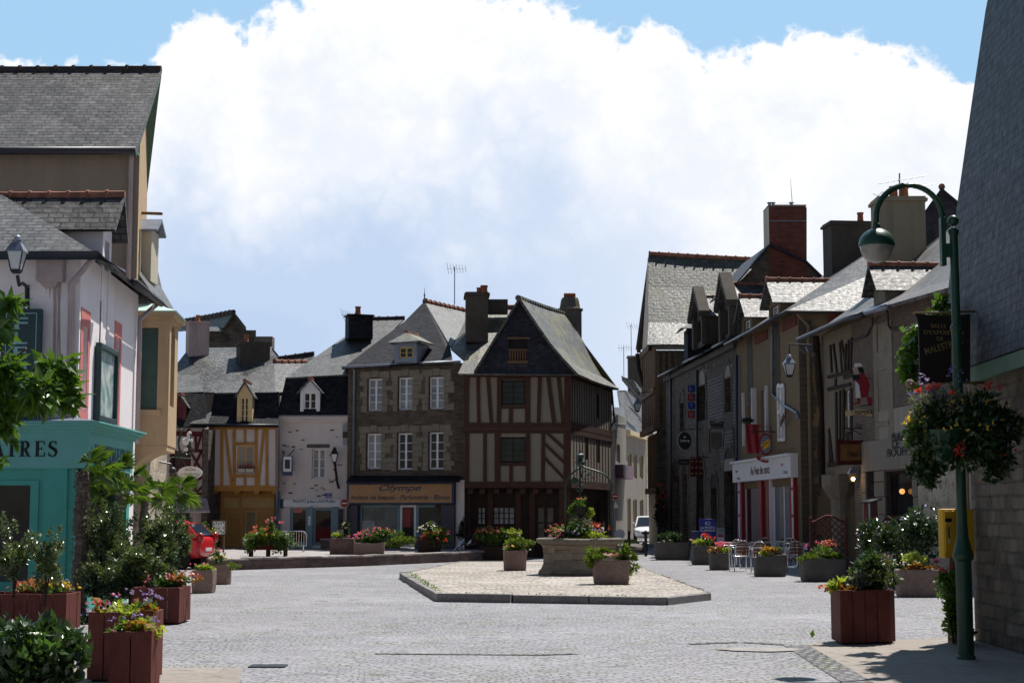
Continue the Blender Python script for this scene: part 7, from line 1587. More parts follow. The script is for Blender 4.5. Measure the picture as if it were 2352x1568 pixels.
fl('dark shrub in the shaded trough by the pub', t5, [('dark', (0, 0, .1), (.6, .4, .25), 12, 500, .09)])
fl('pale leaved plant with red geraniums before the blue photo board', t6, [('lime', (-.1, -.1, .1), (.3, .2, .12), 7, 170, .08), ('mid', (.25, .1, .12), (.3, .25, .2), 8, 240, .08)], [('red', (.2, .05, .26), (.3, .2, .1), 12, .09), ('coral', (-.34, 0, .16), (.05, .05, .05), 3, .05)])
fl('bronze and lime plant with bright pink geraniums', t7, [('bronze', (-.15, -.1, .1), (.22, .18, .14), 7, 150, .07), ('lime', (.1, -.1, .1), (.24, .18, .12), 7, 150, .07)], [('pink', (.12, .05, .2), (.22, .15, .12), 13, .085)])
fl('golden plant with orange leaves in the slanting trough', t8, [('lime', (-.1, -.05, .06), (.2, .15, .1), 6, 130, .06), ('bronze', (.0, 0, .14), (.3, .2, .12), 8, 160, .07), ('green', (.2, 0, .16), (.16, .15, .14), 5, 90, .06)], [('yellow', (-.08, -.1, .12), (.15, .1, .08), 10, .05)])
fl('trailing juniper with pink flowers in the large grey trough', t9, [('conifer', (-.25, -.18, .02), (.36, .28, .22), 14, 800, .06), ('conifer', (.25, -.05, .08), (.36, .25, .13), 9, 420, .06), ('green', (.0, .15, .2), (.3, .2, .2), 8, 170, .06)], [('pink', (-.1, .05, .28), (.3, .2, .14), 14, .05), ('coral', (.2, .1, .32), (.18, .15, .14), 10, .06), ('violet', (-.35, 0, .2), (.1, .1, .1), 6, .04)], 'juniper')
fl('greyish flowers in the small trough behind the red planter', t10, [('grey', (0, 0, .1), (.28, .2, .14), 8, 200, .06), ('bronze', (.1, -.1, .06), (.2, .15, .08), 5, 80, .07)], [('pink', (0, 0, .18), (.22, .15, .1), 10, .04)])
fl('light green upright plant with bronze bedding in the long trough', t11, [('lime', (0, .05, .2), (.26, .2, .22), 9, 260, .07), ('bronze', (-.1, -.12, .05), (.4, .2, .1), 9, 210, .07)], [('white', (-.2, -.15, .1), (.35, .15, .06), 12, .04), ('pink', (.35, 0, .12), (.1, .1, .08), 6, .04)])
# ---- planters on the terrace
bt = thing('flower_stand', 'dark slatted flower trough on legs overflowing with blooms on the terrace', 'planter', G(615, 1277, TZ)); a, b = G(572, 1277, TZ), G(660, 1277, TZ); w = b.x-a.x; c = (a+b)/2; mb = MB()
for i in range(9): mb.cbox(c+V3((-w/2+w*(i+.5)/9, -.2, .2)), w/9-.01, .03, .34); mb.cbox(c+V3((-w/2+w*(i+.5)/9, .2, .2)), w/9-.01, .03, .34)
mb.cbox(c+V3((0, 0, .2)), w-.05, .36, .03); mb.build('trough_body', M['timber_red'], bt)
for x in (-w/2+.06, 0, w/2-.06): MB().cbox(c+V3((x, -.16, 0)), .08, .08, .22).cbox(c+V3((x, .16, 0)), .08, .08, .22).build('leg', M['timber_dark'], bt)
pl('flowering_plant', 'mixed red and pink flowers heaped over the dark trough on legs', 'plant', c+Z*.5, [('green', (0, -.05, .12), (.72, .35, .28), 18, 1000, .08), ('mid', (.45, -.2, -.1), (.5, .3, .34), 10, 520, .08), ('green', (-.5, -.2, -.08), (.4, .25, .3), 9, 420, .08), ('mid', (0, -.26, -.06), (.7, .1, .16), 9, 360, .07), ('lime', (.0, -.2, .08), (.35, .15, .15), 6, 120, .07), ('mid', (.1, 0, .4), (.25, .2, .26), 6, 160, .07)], [('coral', (-.2, 0, .22), (.4, .3, .24), 16, .07), ('pink', (.15, 0, .5), (.3, .2, .2), 14, .06), ('yellow', (0, -.2, .12), (.3, .15, .1), 12, .05), ('white', (.55, -.1, 0), (.2, .2, .2), 12, .05)])
def box_planter(label, u0, u1, v, h, mat, dep=.55, z=TZ):
    a, b = G(u0, v, z), G(u1, v, z); t = thing('terrace_planter', label, 'planter', (a+b)/2, 'box planters on the terrace'); mb = MB(); mb.box(a, b-a, V3((0, .05, 0)), Z*h); mb.box(a+V3((0, dep, 0)), b-a, V3((0, .05, 0)), Z*h); mb.box(a+V3((0, .052, 0)), V3((.05, 0, 0)), V3((0, dep-.055, 0)), Z*h); mb.box(b+V3((-.05, .052, 0)), V3((.05, 0, 0)), V3((0, dep-.055, 0)), Z*h); mb.jitter(.008, 6).build('box_body', M[mat], t, bevel=.015); s = MB(); s.poly([a+V3((.04, .05, h-.05)), b+V3((-.04, .05, h-.05)), b+V3((-.04, dep, h-.05)), a+V3((.04, dep, h-.05))]); s.build('soil', M['soil'], t); return (a+b)/2+V3((0, dep/2, h))
b1 = box_planter('dark box planter left of the pink geraniums on the terrace', 757, 812, 1273, .52, 'wall_low'); b2 = box_planter('granite box planter with pink geraniums on the terrace', 812, 880, 1274, .38, 'trough'); b3 = box_planter('black box planter under the white and red flowers by the bench', 960, 1010, 1268, .52, 'timber_dark'); b4 = box_planter('brown trough left of the flower stand on the terrace', 556, 590, 1262, .42, 'trough_grey')
pl('cabbage_plant', 'pale leafy plants in the dark terrace box planter', 'plant', b1, [('lime', (-.12, 0, .08), (.22, .2, .12), 6, 140, .09), ('dark', (.1, .05, .22), (.12, .1, .3), 6, 140, .1)], [('pink', (.25, 0, .05), (.2, .2, .05), 8, .05), ('white', (.05, 0, .3), (.08, .08, .16), 4, .06)])
pl('geranium_plant', 'mass of pink geraniums in the granite terrace planter', 'plant', b2+V3((.1, 0, 0)), [('mid', (0, 0, .12), (.55, .3, .22), 12, 600, .08), ('mid', (.4, .1, .28), (.4, .3, .24), 9, 340, .09)], [('pink', (-.3, 0, .14), (.4, .25, .2), 34, .06), ('coral', (.15, 0, .3), (.5, .25, .2), 22, .06)])
pl('juniper', 'dark trailing juniper between the geraniums and the black planter', 'plant', G(920, 1268, TZ)+V3((0, .3, .3)), [('conifer', (-.05, 0, .08), (.58, .4, .3), 16, 900, .07), ('mid', (-.2, .1, .36), (.3, .2, .2), 6, 200, .07)])
pl('flowering_plant', 'rounded plant with scarlet and white flowers beside the fallen bench', 'plant', b3+V3((.15, -.1, -.05)), [('green', (.1, -.05, .1), (.55, .35, .42), 18, 1000, .085), ('mid', (-.1, 0, .4), (.2, .2, .2), 5, 130, .09)], [('red', (.1, -.25, -.05), (.5, .2, .3), 14, .09), ('white', (-.2, -.15, .25), (.35, .25, .25), 14, .06), ('coral', (.3, -.2, .1), (.3, .2, .2), 8, .06)])
pl('flowering_plant', 'small plant with one red bloom in the brown terrace trough', 'plant', b4, [('green', (0, 0, .08), (.25, .2, .1), 6, 130, .07)], [('red', (.08, 0, .2), (.1, .1, .06), 3, .08)])
bp = box_planter('dark planter behind the bench carrying the orange flowered bush', 1100, 1190, 1287, .5, 'timber_dark', .6, 0)
pl('flowering_bush', 'long bush with orange flowers behind the bench and square planter', 'plant', bp, [('green', (-.1, 0, .3), (.85, .4, .36), 22, 1500, .085), ('lime', (.3, -.1, .36), (.6, .3, .24), 9, 260, .08), ('mid', (.4, -.1, .05), (.6, .35, .4), 10, 500, .085)], [('coral', (-.3, -.05, .42), (.55, .3, .24), 34, .075), ('yellow', (.35, -.1, .4), (.3, .2, .2), 10, .06), ('white', (.5, -.2, .2), (.4, .2, .3), 14, .05), ('red', (-.6, -.1, .1), (.25, .2, .3), 6, .06)])
pl('ivy_bush', 'dark leafy bush against the white pilaster of the beauty shop', 'shrub', G(1072, 1262, TZ)+V3((0, 1.2, 0)), [('dark', (0, 0, .75), (.5, .35, .65), 16, 800, .1)], stems=[(G(1072, 1262, TZ)+V3((0, 1.2, 0)), G(1072, 1262, TZ)+V3((0, 1.2, .8)), .03)])
pl('terrace_shrub', 'green bush between the red car and the street map', 'shrub', V3((*XY(480, 55), TZ)), [('mid', (0, 0, .5), (.5, .4, .5), 14, 700, .1)], [('yellow', (.1, -.2, .6), (.3, .2, .25), 8, .05)], stems=[(V3((*XY(480, 55), TZ)), V3((*XY(480, 55), .9)), .03)])

# ---- bench, barrier, map panel
be = thing('park_bench', 'black iron bench with wooden slats seen end on behind the low terrace wall', 'bench', G(1085, 1266, TZ)); c = G(1085, 1266, TZ)
WBn = Wall((c.x-2, c.y), (c.x+2, c.y)); px = lambda u, v, n=0: WBn.pt(u, v, n)
mb = MB()
for n in (0, -1.5): mb.tube([px(1106, 1262, n), px(1094, 1248, n), px(1102, 1236, n), px(1111, 1226, n)], [.03, .03, .025, .02], 6); mb.tube([px(1061, 1262, n), px(1060, 1238, n), px(1066, 1232, n), px(1076, 1233, n), px(1095, 1242, n)], .022, 6); mb.tube([px(1060, 1248, n), px(1076, 1252, n), px(1094, 1249, n)], .025, 6)
mb.build('iron_frame', M['black'], be)
mb = MB()
for u, v in ((1109, 1228), (1106, 1232.5), (1103.5, 1237), (1101, 1241.5)): mb.box(px(u-2, v+1.5, .02), V3((0, 1.55, 0)), px(u, v-1.8)-px(u-2, v+1.5), WBn.t*.03)
for u in (1064, 1071, 1078, 1085, 1091): mb.box(px(u, 1250, .02), V3((0, 1.55, 0)), WBn.t*.08, Z*.03)
mb.build('slats', M['timber_tan'], be)
mb = MB(); mb.tube([px(1043, 1266, .12), px(1055, 1252, .1), px(1066, 1238, .08)], .05, 8); mb.tube([px(1072, 1252, .1), px(1080, 1244, .1), px(1082, 1240, .05)], .05, 8); mb.build('steel_tube', M['alu'], be, smooth=True)
ba = thing('crowd_barrier', 'grey steel crowd barrier standing in front of the photo shop', 'barrier', V3((*XY(672, 56), TZ))); WQ = Wall(XY(640, 56), XY(704, 56)); r = WQ.rect(640, 1219, 704, 1262); mb = MB(); a, b, _, d = r; zl = TZ+.22
mb.tube([WQ.P(a, zl), WQ.P(a, d-.12), WQ.P(a+.05, d-.03), WQ.P(a+.14, d), WQ.P(b-.14, d), WQ.P(b-.05, d-.03), WQ.P(b, d-.12), WQ.P(b, zl), WQ.P(a, zl)], .024, 6); mb.build('tube_frame', M['alu'], ba)
mb = MB(); [mb.tube([WQ.P(a+(b-a)*i/11, zl), WQ.P(a+(b-a)*i/11, d-.02)], .011, 5) for i in range(1, 11)]; mb.build('bars', M['alu'], ba)
for q in (a+.06, b-.1): MB().tube([WQ.P(q, zl), WQ.P(q, TZ+.05), WQ.P(q, TZ, .25)], .02, 6).tube([WQ.P(q, TZ+.05), WQ.P(q, TZ, -.25)], .02, 6).build('foot', M['alu'], ba)
mp = thing('map_panel', 'white street map panel on two posts left of the ochre house door', 'sign', V3((*XY(502, 55.5), TZ))); WQ = Wall(XY(485, 55.5), XY(520, 55.5)); r = WQ.rect(489, 1197, 516, 1226); mb = MB(); mb.wbox(WQ, r[0]-.04, r[1]+.04, r[2]-.04, r[3]+.05, -.05, 0); mb.build('panel_frame', M['timber_tan'], mp); mb = MB(); mb.wbox(WQ, *r, 0, .008); mb.build('panel', M['white'], mp)
mb = MB()
for i in range(3):
    for j in range(5):
        if R.random() < .8: q, zz = r[0]+(r[1]-r[0])*(j+.5)/5, r[2]+(r[3]-r[2])*(i+.5)/3+R.uniform(-.03, .03); mb.wbox(WQ, q-.018, q+.018, zz-.02, zz+.03, .008, .012)
mb.build('marks', M['letter_black'], mp)
for q in (r[0], r[1]-.05): MB().cbox(WQ.P(q+.02, TZ, -.03), .05, .05, r[2]-TZ+.2).build('post', M['timber_tan'], mp)

# ---- the well
WC_ = G(1330, 1322, .135); D = WC_.y+.95; wc = V3(((1330-1176)/F*D, D, .135)); we = thing('stone_well', 'round old granite well with moulded rim and dark green wrought iron arches', 'well', wc)
mb = MB(); mb.lathe(wc, [(1.04, 0), (1.04, .08), (.98, .14), (.93, .25), (.91, .5), (.92, .66), (.97, .72)], 12); mb.jitter(.03, 2.5).build('basin', M['well_blocks'], we, bevel=.02)
mb = MB(); mb.lathe(wc, [(.97, .722), (1.06, .76), (1.09, .80), (1.09, .86), (1.03, .885), (.78, .885), (.76, .80)], 12, caps=False); mb.jitter(.025, 2.5).build('rim', M['granite'], we, bevel=.015)
mb = MB(); mb.lathe(wc, [(.79, .82), (.01, .83)], 12, caps=False); mb.build('soil', M['soil'], we)
WW = Wall((wc.x-3, wc.y-.35), (wc.x+3, wc.y-.35)); WWb = Wall((wc.x-3, wc.y+.35), (wc.x+3, wc.y+.35)); mb = MB()
w_ = lambda u, v, W=WW: W.pt(u, v)
for W in (WW, WWb):
    mb.tube([w_(1299, 1237, W), w_(1299, 1115, W), w_(1303, 1100, W), w_(1312, 1088, W), w_(1324, 1079, W), w_(1331, 1074, W)], .026, 6)
    mb.tube([w_(1404, 1237, W), w_(1404, 1112, W), w_(1398, 1098, W), w_(1385, 1087, W), w_(1365, 1080, W), w_(1345, 1074, W), w_(1331, 1068, W)], .026, 6)
mb.build('iron_arches', M['well_iron'], we, smooth=True)
mb = MB(); cx = wc.x+(1332-1330)/F*D; pz = lambda v: at(1332, v, wc.y).z
mb.tube([V3((cx, wc.y, pz(1037))), V3((cx, wc.y, pz(1125)))], .03, 6)
mb.lathe(V3((cx, wc.y, pz(1072))), [(.02, 0), (.11, .05), (.13, .12), (.06, .2), (.1, .25), (.11, .3), (.04, .34), (.02, .42)], 8)
for k, (u, v, r) in enumerate(((1320, 1103, .09), (1332, 1121, .12), (1345, 1092, .13), (1352, 1100, .12))): c0 = at(u, v, wc.y); mb.tube([c0+V3((r*math.cos(i*.45), 0, r*math.sin(i*.45)))*(1-.03*i) for i in range(18)], .012, 5)
mb.tube([at(1320, 1103, wc.y)+V3((0, -.05, 0)), at(1320, 1103, wc.y)+V3((0, .05, 0))], .085, 10); mb.tube([at(1328, 1103, wc.y), at(1340, 1103, wc.y)], .014, 5); mb.tube([at(1318, 1106, wc.y), at(1318, 1115, wc.y)], .012, 5)
mb.build('iron_scrollwork', M['well_iron'], we)
hb = thing('hanging_basket', 'dark basket of green and orange flowers hanging inside the well arches', 'basket', at(1333, 1172, wc.y)); c = at(1333, 1172, wc.y); MB().lathe(c-Z*.16, [(.05, 0), (.15, .06), (.19, .18), (.2, .26)], 12).build('bowl', M['sign_black'], hb); MB().tube([c+Z*.1, V3((cx, wc.y, pz(1122)))], .01, 4).tube([c+V3((.16, 0, .08)), c+V3((.16, 0, .3)), c+V3((.1, 0, .36)), c+V3((.02, 0, .33))], .012, 4).build('hook', M['green_iron'], hb)
pl('flowering_plant', 'light green plant with orange flowers spilling from the basket in the well arch', 'plant', c, [('green', (0, 0, .16), (.24, .22, .12), 8, 260, .06), ('bright', (-.22, -.05, -.02), (.09, .1, .22), 6, 130, .055), ('lime', (.26, -.05, -.02), (.12, .12, .17), 6, 170, .06)], [('coral', (-.03, 0, .26), (.16, .1, .06), 9, .05)])
pl('flowering_plant', 'heap of mixed bright flowers planted on top of the stone well', 'plant', wc+Z*.85, [('green', (-.15, -.1, .16), (.5, .45, .22), 16, 800, .07), ('grey', (.15, .1, .28), (.45, .3, .2), 9, 340, .07), ('lime', (.3, -.3, .12), (.5, .3, .16), 10, 320, .06), ('mid', (-.5, -.2, .1), (.3, .3, .14), 7, 220, .06), ('bright', (-.1, 0, .35), (.25, .2, .2), 6, 160, .06)], [('violet', (.15, -.4, .14), (.5, .3, .12), 18, .06), ('red', (.4, -.1, .24), (.4, .3, .14), 16, .06), ('coral', (-.3, -.2, .2), (.5, .3, .16), 16, .05), ('pink', (-.55, -.3, .08), (.2, .2, .1), 10, .055), ('white', (0, -.3, .2), (.6, .3, .16), 16, .045)])

# ---- cafe chairs and tables
ch = proto('bistro_chair', '', 'chair', 'cafe chairs'); mb = MB()
for s in (-1, 1):
    mb.tube([V3((s*.24, -.22, 0)), V3((s*.25, -.2, .45)), V3((s*.26, -.2, .62)), V3((s*.26, -.05, .68)), V3((s*.25, .16, .68)), V3((s*.22, .24, .62)), V3((s*.23, .26, .3)), V3((s*.25, .28, 0))], .014, 6)
    mb.tube([V3((s*.2, .2, .40)), V3((s*.19, .24, .62)), V3((s*.17, .27, .78)), V3((s*.08, .29, .845)), V3((0, .29, .86))], .013, 6)
mb.tube([V3((-.22, -.21, .43)), V3((.22, -.21, .43)), V3((.2, .2, .42)), V3((-.2, .2, .42)), V3((-.22, -.21, .43))], .013, 6); mb.tube([V3((-.25, .25, .665)), V3((-.15, .30, .70)), V3((.15, .30, .70)), V3((.25, .25, .665))], .012, 6); mb.build('frame', M['alu'], ch, smooth=True)
mb = MB(); [mb.box(V3((-.18, .255+.006*i, .52+.085*i)), V3((.36, 0, 0)), V3((0, .012, 0)), Z*.062) for i in range(4)]; mb.build('backrest', M['wood_slat'], ch)
mb = MB(); [mb.box(V3((-.19, -.2+.066*i, .435)), V3((.38, 0, 0)), V3((0, .05, 0)), Z*.012) for i in range(6)]; mb.build('seat', M['wood_slat'], ch)
chairs = [(1700, 1311, .15+PI, 'cafe chair nearest the pink geraniums with its back to the square'), (1672, 1305, -1.2, 'cafe chair turned sideways at the left of the tables'), (1752, 1316, 2.7, 'cafe chair half hidden behind the slanting trough'), (1766, 1298, .2, 'cafe chair behind the golden plant facing out'), (1722, 1298, 1.5, 'cafe chair on the far side between two tables'), (1828, 1314, PI-.1, 'cafe chair with four brown slats beside the juniper trough'), (1800, 1299, -.9, 'cafe chair behind the tables towards the newsagent door'), (1842, 1300, 1.0, 'rearmost cafe chair next to the lattice screen')]
for i, (u, v, a, lab) in enumerate(chairs):
    p = G(u, v)
    if i == 0: ch.location = p; ch.rotation_euler = (0, 0, a); ch['label'] = lab
    else: dup(ch, p, a, lab)
ta = proto('cafe_table', '', 'table', 'cafe tables'); MB().lathe(V3(), [(.35, .715), (.36, .72), (.36, .735), (.34, .74)], 24).build('table_top', M['alu'], ta); MB().lathe(V3(), [(.03, .02), (.03, .714)], 10).build('column', M['alu'], ta)
mb = MB(); [mb.tube([V3((0, 0, .06)), V3((.28*math.cos(k*PI/2+.5), .28*math.sin(k*PI/2+.5), .012))], .018, 6) for k in range(4)]; mb.build('base', M['alu'], ta)
for i, (u, v, lab) in enumerate(((1692, 1300, 'round metal cafe table at the left end'), (1748, 1299, 'round metal cafe table in the middle of the row'), (1805, 1296, 'round metal cafe table near the newsagent pilaster'), (1832, 1303, 'round metal cafe table nearest the lattice screen'))):
    p = G(u, v)
    if i == 0: ta.location = p; ta['label'] = lab
    else: dup(ta, p, R.uniform(0, 1), lab)

# ---- boards, lattice screens, menu
def board(name, label, u0, u1, v0, v1, Y, mat, legs=True):
    W = Wall(XY(u0, Y), XY(u1, Y)); r = W.rect(u0, v0, u1, v1); t = thing(name, label, 'sign', W.P(W.L/2, 0)); mb = MB(); mb.wbox(W, r[0], r[1], r[2], r[3], -.04, 0); mb.build('panel', M[mat], t, bevel=.01)
    mb = MB(); [mb.beam(W.P(q, r[3]-.2, -.045), W.P(q, 0, -.45), .04, .03, W.n) for q in (r[0]+.05, r[1]-.05)]; [mb.wbox(W, q, q+.04, 0, r[2]-.003, -.04, 0) for q in (r[0], r[1]-.04)]; mb.build('leg', M['black'], t); return t, W, r
t, W, r = board('advert_board', 'blue standing advertising board lettered in white for digital photos', 1606, 1645, 1191, 1252, 53.5, 'sign_blue')
for s, v, h, w in (('ICI', 1201, .11, .16), ('LA PHOTO', 1211, .08, .48), ('NUMERIQUE', 1218, .07, .48)): q, zz = W.hit(1625.5, v); text(t, W, s, q, zz, h, 'white', .006, w, bold=.015)
q, zz = W.hit(1616, 1234); text(t, W, '0', q, zz, .30, 'white', .006, .2, bold=.03); q, zz = W.hit(1627, 1229); text(t, W, '€', q, zz, .11, 'white', .006, .08, bold=.02); q, zz = W.hit(1633, 1240); text(t, W, '09', q, zz, .14, 'white', .006, .22, bold=.02)
mb = MB(); [mb.wbox(W, r[0]+(r[1]-r[0])*i/3, r[0]+(r[1]-r[0])*(i+1)/3, r[3], r[3]+.03, -.04, 0) for i in range(1)]; mb.build('green_strip', M['green_iron'], t)
t, W, r = board('poster_board', 'white framed poster stand with red heading beside the blue board', 1646, 1665, 1212, 1254, 53.0, 'zinc'); mb = MB(); mb.wbox(W, r[0]+.03, r[1]-.05, r[2]+.05, r[3]-.22, 0, .008); mb.build('poster', M['lamp_glass'], t); mb = MB(); mb.wbox(W, r[0]+.04, r[1]-.06, r[3]-.3, r[3]-.22, .008, .012); [mb.wbox(W, r[0]+.05, r[1]-.12, r[3]-.38-.06*i, r[3]-.36-.06*i, .008, .012) for i in range(4)]; mb.build('heading', M['red'], t); q, zz = W.hit(1655, 1216.5); text(t, W, 'promo', q, zz, .05, 'letter_black', .004, .16)
board('poster_board', 'dark navy advertising stand half hidden left of the blue board', 1588, 1605, 1219, 1256, 54, 'navy')
def lattice(label, u0, u1, v0, v1, Y):
    W = Wall(XY(u0, Y), XY(u1, Y)); a, b, _, d = W.rect(u0, v0, u1, v1); t = thing('lattice_screen', label, 'screen', W.P(W.L/2, 0), 'lattice screens of the cafe terrace'); z0 = .25; L_ = b-a
    top = lambda q: d-.16+.16*math.sin(PI*(q-a)/L_)**2; mb = MB()
    mb.wbox(W, a-.03, a+.03, 0, d-.08, -.03, .03); mb.wbox(W, b-.03, b+.03, 0, d-.08, -.03, .03); mb.wbox(W, a+.03, b-.03, z0, z0+.06, -.02, .02); mb.tube([W.P(a+L_*i/14, top(a+L_*i/14)) for i in range(15)], .03, 5)
    for q in (a, b): mb.lathe(W.P(q, d-.08), [(.035, 0), (.04, .03), (.01, .07)], 8)
    mb.build('screen_frame', M['trellis'], t); mb = MB(); n = 11; H = d-z0-.1
    for k in range(-8, 14):
        for s in (1, -1):
            p0, p1 = None, None; pts = []
            for i in range(41):
                q = a+L_*i/40; zz = z0+(k*H/7)+s*(q-a)*1.0 if s > 0 else z0+(k*H/7)+(b-q)
                if z0 < zz < top(q)-.01: pts.append((q, zz))
            if len(pts) > 2: mb.beam(W.P(*pts[0], .012*s), W.P(*pts[-1], .012*s), .022, .008, W.n)
    mb.build('lattice', M['trellis'], t); return t
lattice('arched lattice screen between the cafe chairs and the stone column', 1862, 1944, 1184, 1250, 40.2); lattice('arched lattice screen under the restaurant window behind the dark shrubs', 2010, 2092, 1186, 1250, 36.5)
mn = thing('menu_case', 'red post mounted menu case with a white card and small pitched roof', 'sign', at(2003, 1300, 37)); W = Wall(XY(1992, 37), XY(2018, 37.6)); r = W.rect(1994, 1150, 2016, 1214); mb = MB(); mb.wbox(W, r[0], r[1], r[2], r[3], -.1, 0); mb.wbox(W, (r[0]+r[1])/2-.03, (r[0]+r[1])/2+.03, 0, r[2], -.08, -.02); mb.build('case', M['dark_red'], mn); mb = MB(); mb.wbox(W, r[0]+.02, r[0]+.11, r[2]+.05, r[3]-.05, 0, .01); mb.build('menu_card', M['lamp_glass'], mn); mb = MB(); mb.slab([W.P(r[0]-.1, r[3]-.02, .1), W.P(r[1]+.06, r[3]+.06, .1), W.P(r[1]+.06, r[3]+.06, -.15), W.P(r[0]-.1, r[3]-.02, -.15)], .03); mb.build('case_roof', M['slate_dark'], mn)
for u, v, Y, r, lab in ((2005, 1232, 35.5, (.4, .35, .45), 'dark shrub below the menu case'), (2060, 1240, 35, (.55, .4, .5), 'dark shrub with mauve flowers in front of the lattice screen'), (2115, 1225, 34, (.5, .4, .6), 'dark shrub under the restaurant window near the mailbox')):
    p = at(u, v, Y); pl('terrace_shrub', lab, 'shrub', V3((p.x, p.y, 0)), [('dark', (0, 0, p.z), r, 16, 900, .09), ('olive', (0, 0, p.z*.9), r, 8, 300, .08), ('dark', (0, 0, .4), (r[0]*.8, r[1], .4), 8, 400, .09)], [('violet', (0, -.2, p.z), (r[0], r[1], r[2]), 9, .05)], stems=[(V3((p.x, p.y, 0)), p, .03)])

# ---- green lamp post and its basket
LB = G(2219, 1513); LY = LB.y; lp = thing('lamp_post', 'dark green lamp post with a swan neck arm and half globe lamp', 'street lamp', LB)
lz = lambda v: at(2200, v, LY).z; X0 = LB.x
mb = MB(); mb.lathe(V3((X0, LY, 0)), [(.105, 0), (.105, .03), (.09, .05), (.088, lz(1296)), (.09, lz(1288)), (.115, lz(1283)), (.115, lz(1272)), (.10, lz(1262)), (.07, lz(1235)), (.057, lz(1200)), (.055, lz(760)), (.068, lz(757)), (.068, lz(748)), (.05, lz(745)), (.047, lz(540)), (.06, lz(536)), (.06, lz(528)), (.03, lz(524))], 20); mb.build('post', M['green_iron'], lp, smooth=False, bevel=.004)
fx = lambda u, v: V3(((u-1176)/F*at(u, v, LY).y/ray(u, v).y*1.0 if False else at(u, v, LY).x, LY, lz(v)))
MB().ball(V3((X0, LY, lz(507))), .065).build('finial', M['green_iron'], lp, smooth=True)
k = X0-at(2207, 505, LY).x
ax_ = lambda u: at(u, 500, LY).x+k
mb = MB(); mb.box(V3((ax_(2176), LY-.05, lz(610))), V3((.055, 0, 0)), V3((0, .1, 0)), Z*(lz(500)-lz(610))); mb.box(V3((ax_(2186), LY-.04, lz(590))), V3((X0-ax_(2186)-.03, 0, 0)), V3((0, .08, 0)), Z*(lz(560)-lz(590))); mb.build('arm_bracket', M['green_iron'], lp, bevel=.006)
cxa, rza = ax_(2106), ax_(2182)-ax_(2106); mb = MB(); zc = lz(500); pts = [V3((cxa+rza, LY, lz(600))), V3((cxa+rza, LY, zc))]+[V3((cxa+rza*math.cos(a), LY, zc+rza*1.0*math.sin(a))) for a in [PI*i/20 for i in range(1, 20)]]+[V3((cxa-rza, LY, zc)), V3((cxa-rza, LY, lz(530)))]
mb.tube(pts, .033, 12); mb.build('arm', M['green_iron'], lp, smooth=True)
hx_, hz = cxa-rza, lz(563); h = V3((hx_, LY, hz)); mb = MB(); rr = .205; mb.lathe(h, [(rr, -.012), (rr, .0)]+[(rr*math.cos(a), rr*.95*math.sin(a)) for a in [PI/2*i/9 for i in range(1, 9)]]+[(.045, rr*.97), (.04, rr+.05)], 28); mb.build('lamp_hood', M['green_iron'], lp, smooth=True)
t = NT('lamp_bowl'); v = t.coord('Object'); t.col(t.mix(t.ramp(t.noise(v, 6, 4), .4, .7), (.62, .60, .55), (.45, .43, .36))); t.set(.08, .6); t.b.inputs['Transmission Weight'].default_value = .55; M['bowl'] = t.m
mb = MB(); mb.lathe(h, [(rr*.93, -.014)]+[(rr*.93*math.cos(a), -.014-rr*.95*math.sin(a)) for a in [PI/2*i/9 for i in range(1, 9)]]+[(.002, -.014-rr*.95)], 28, caps=False); mb.build('lamp_bowl', M['bowl'], lp, smooth=True)
MB().lathe(h, [(.18, -.06), (.17, -.02)], 20).build('reflector', M['letter_gold'], lp)
bc = V3((X0, LY, lz(985))); ba_ = thing('post_basket', 'green metal half bowl basket fixed around the lamp post', 'basket', bc); mb = MB()
mb.lathe(bc+V3((-.22, -.16, -.42)), [(.03, 0), (.12, .06), (.2, .2), (.25, .4)], 14)
mb.build('bowl', M['green_iron'], ba_)
pl('hanging_flowers', 'big dark mass of trailing yellow and red flowers hung on the lamp post', 'plant', bc, [('dark', (.02, -.02, 0), (.66, .44, .42), 50, 5200, .07), ('dark', (.1, -.1, -.1), (.5, .4, .36), 30, 2600, .07), ('olive', (-.42, -.12, -.02), (.26, .28, .36), 14, 900, .06), ('dark', (-.34, 0, -.46), (.24, .2, .28), 9, 700, .065), ('dark', (.42, 0, -.38), (.26, .24, .24), 9, 650, .065), ('grey', (-.15, -.15, .3), (.45, .28, .16), 10, 420, .05), ('bright', (-.55, -.1, -.1), (.1, .14, .26), 6, 160, .05)], [('yellow', (.1, -.1, -.05), (.6, .44, .42), 90, .03), ('yellow', (-.58, -.1, -.02), (.08, .1, .2), 12, .03), ('red', (-.12, -.15, .38), (.45, .25, .10), 13, .06), ('red', (.35, -.1, .44), (.12, .1, .06), 6, .05), ('violet', (-.45, -.12, .3), (.16, .1, .3), 40, .03), ('violet', (-.05, -.1, .5), (.12, .1, .2), 22, .02), ('red', (-.1, -.4, -.32), (.06, .03, .16), 10, .04), ('red', (.5, -.1, -.3), (.12, .1, .1), 7, .03)])
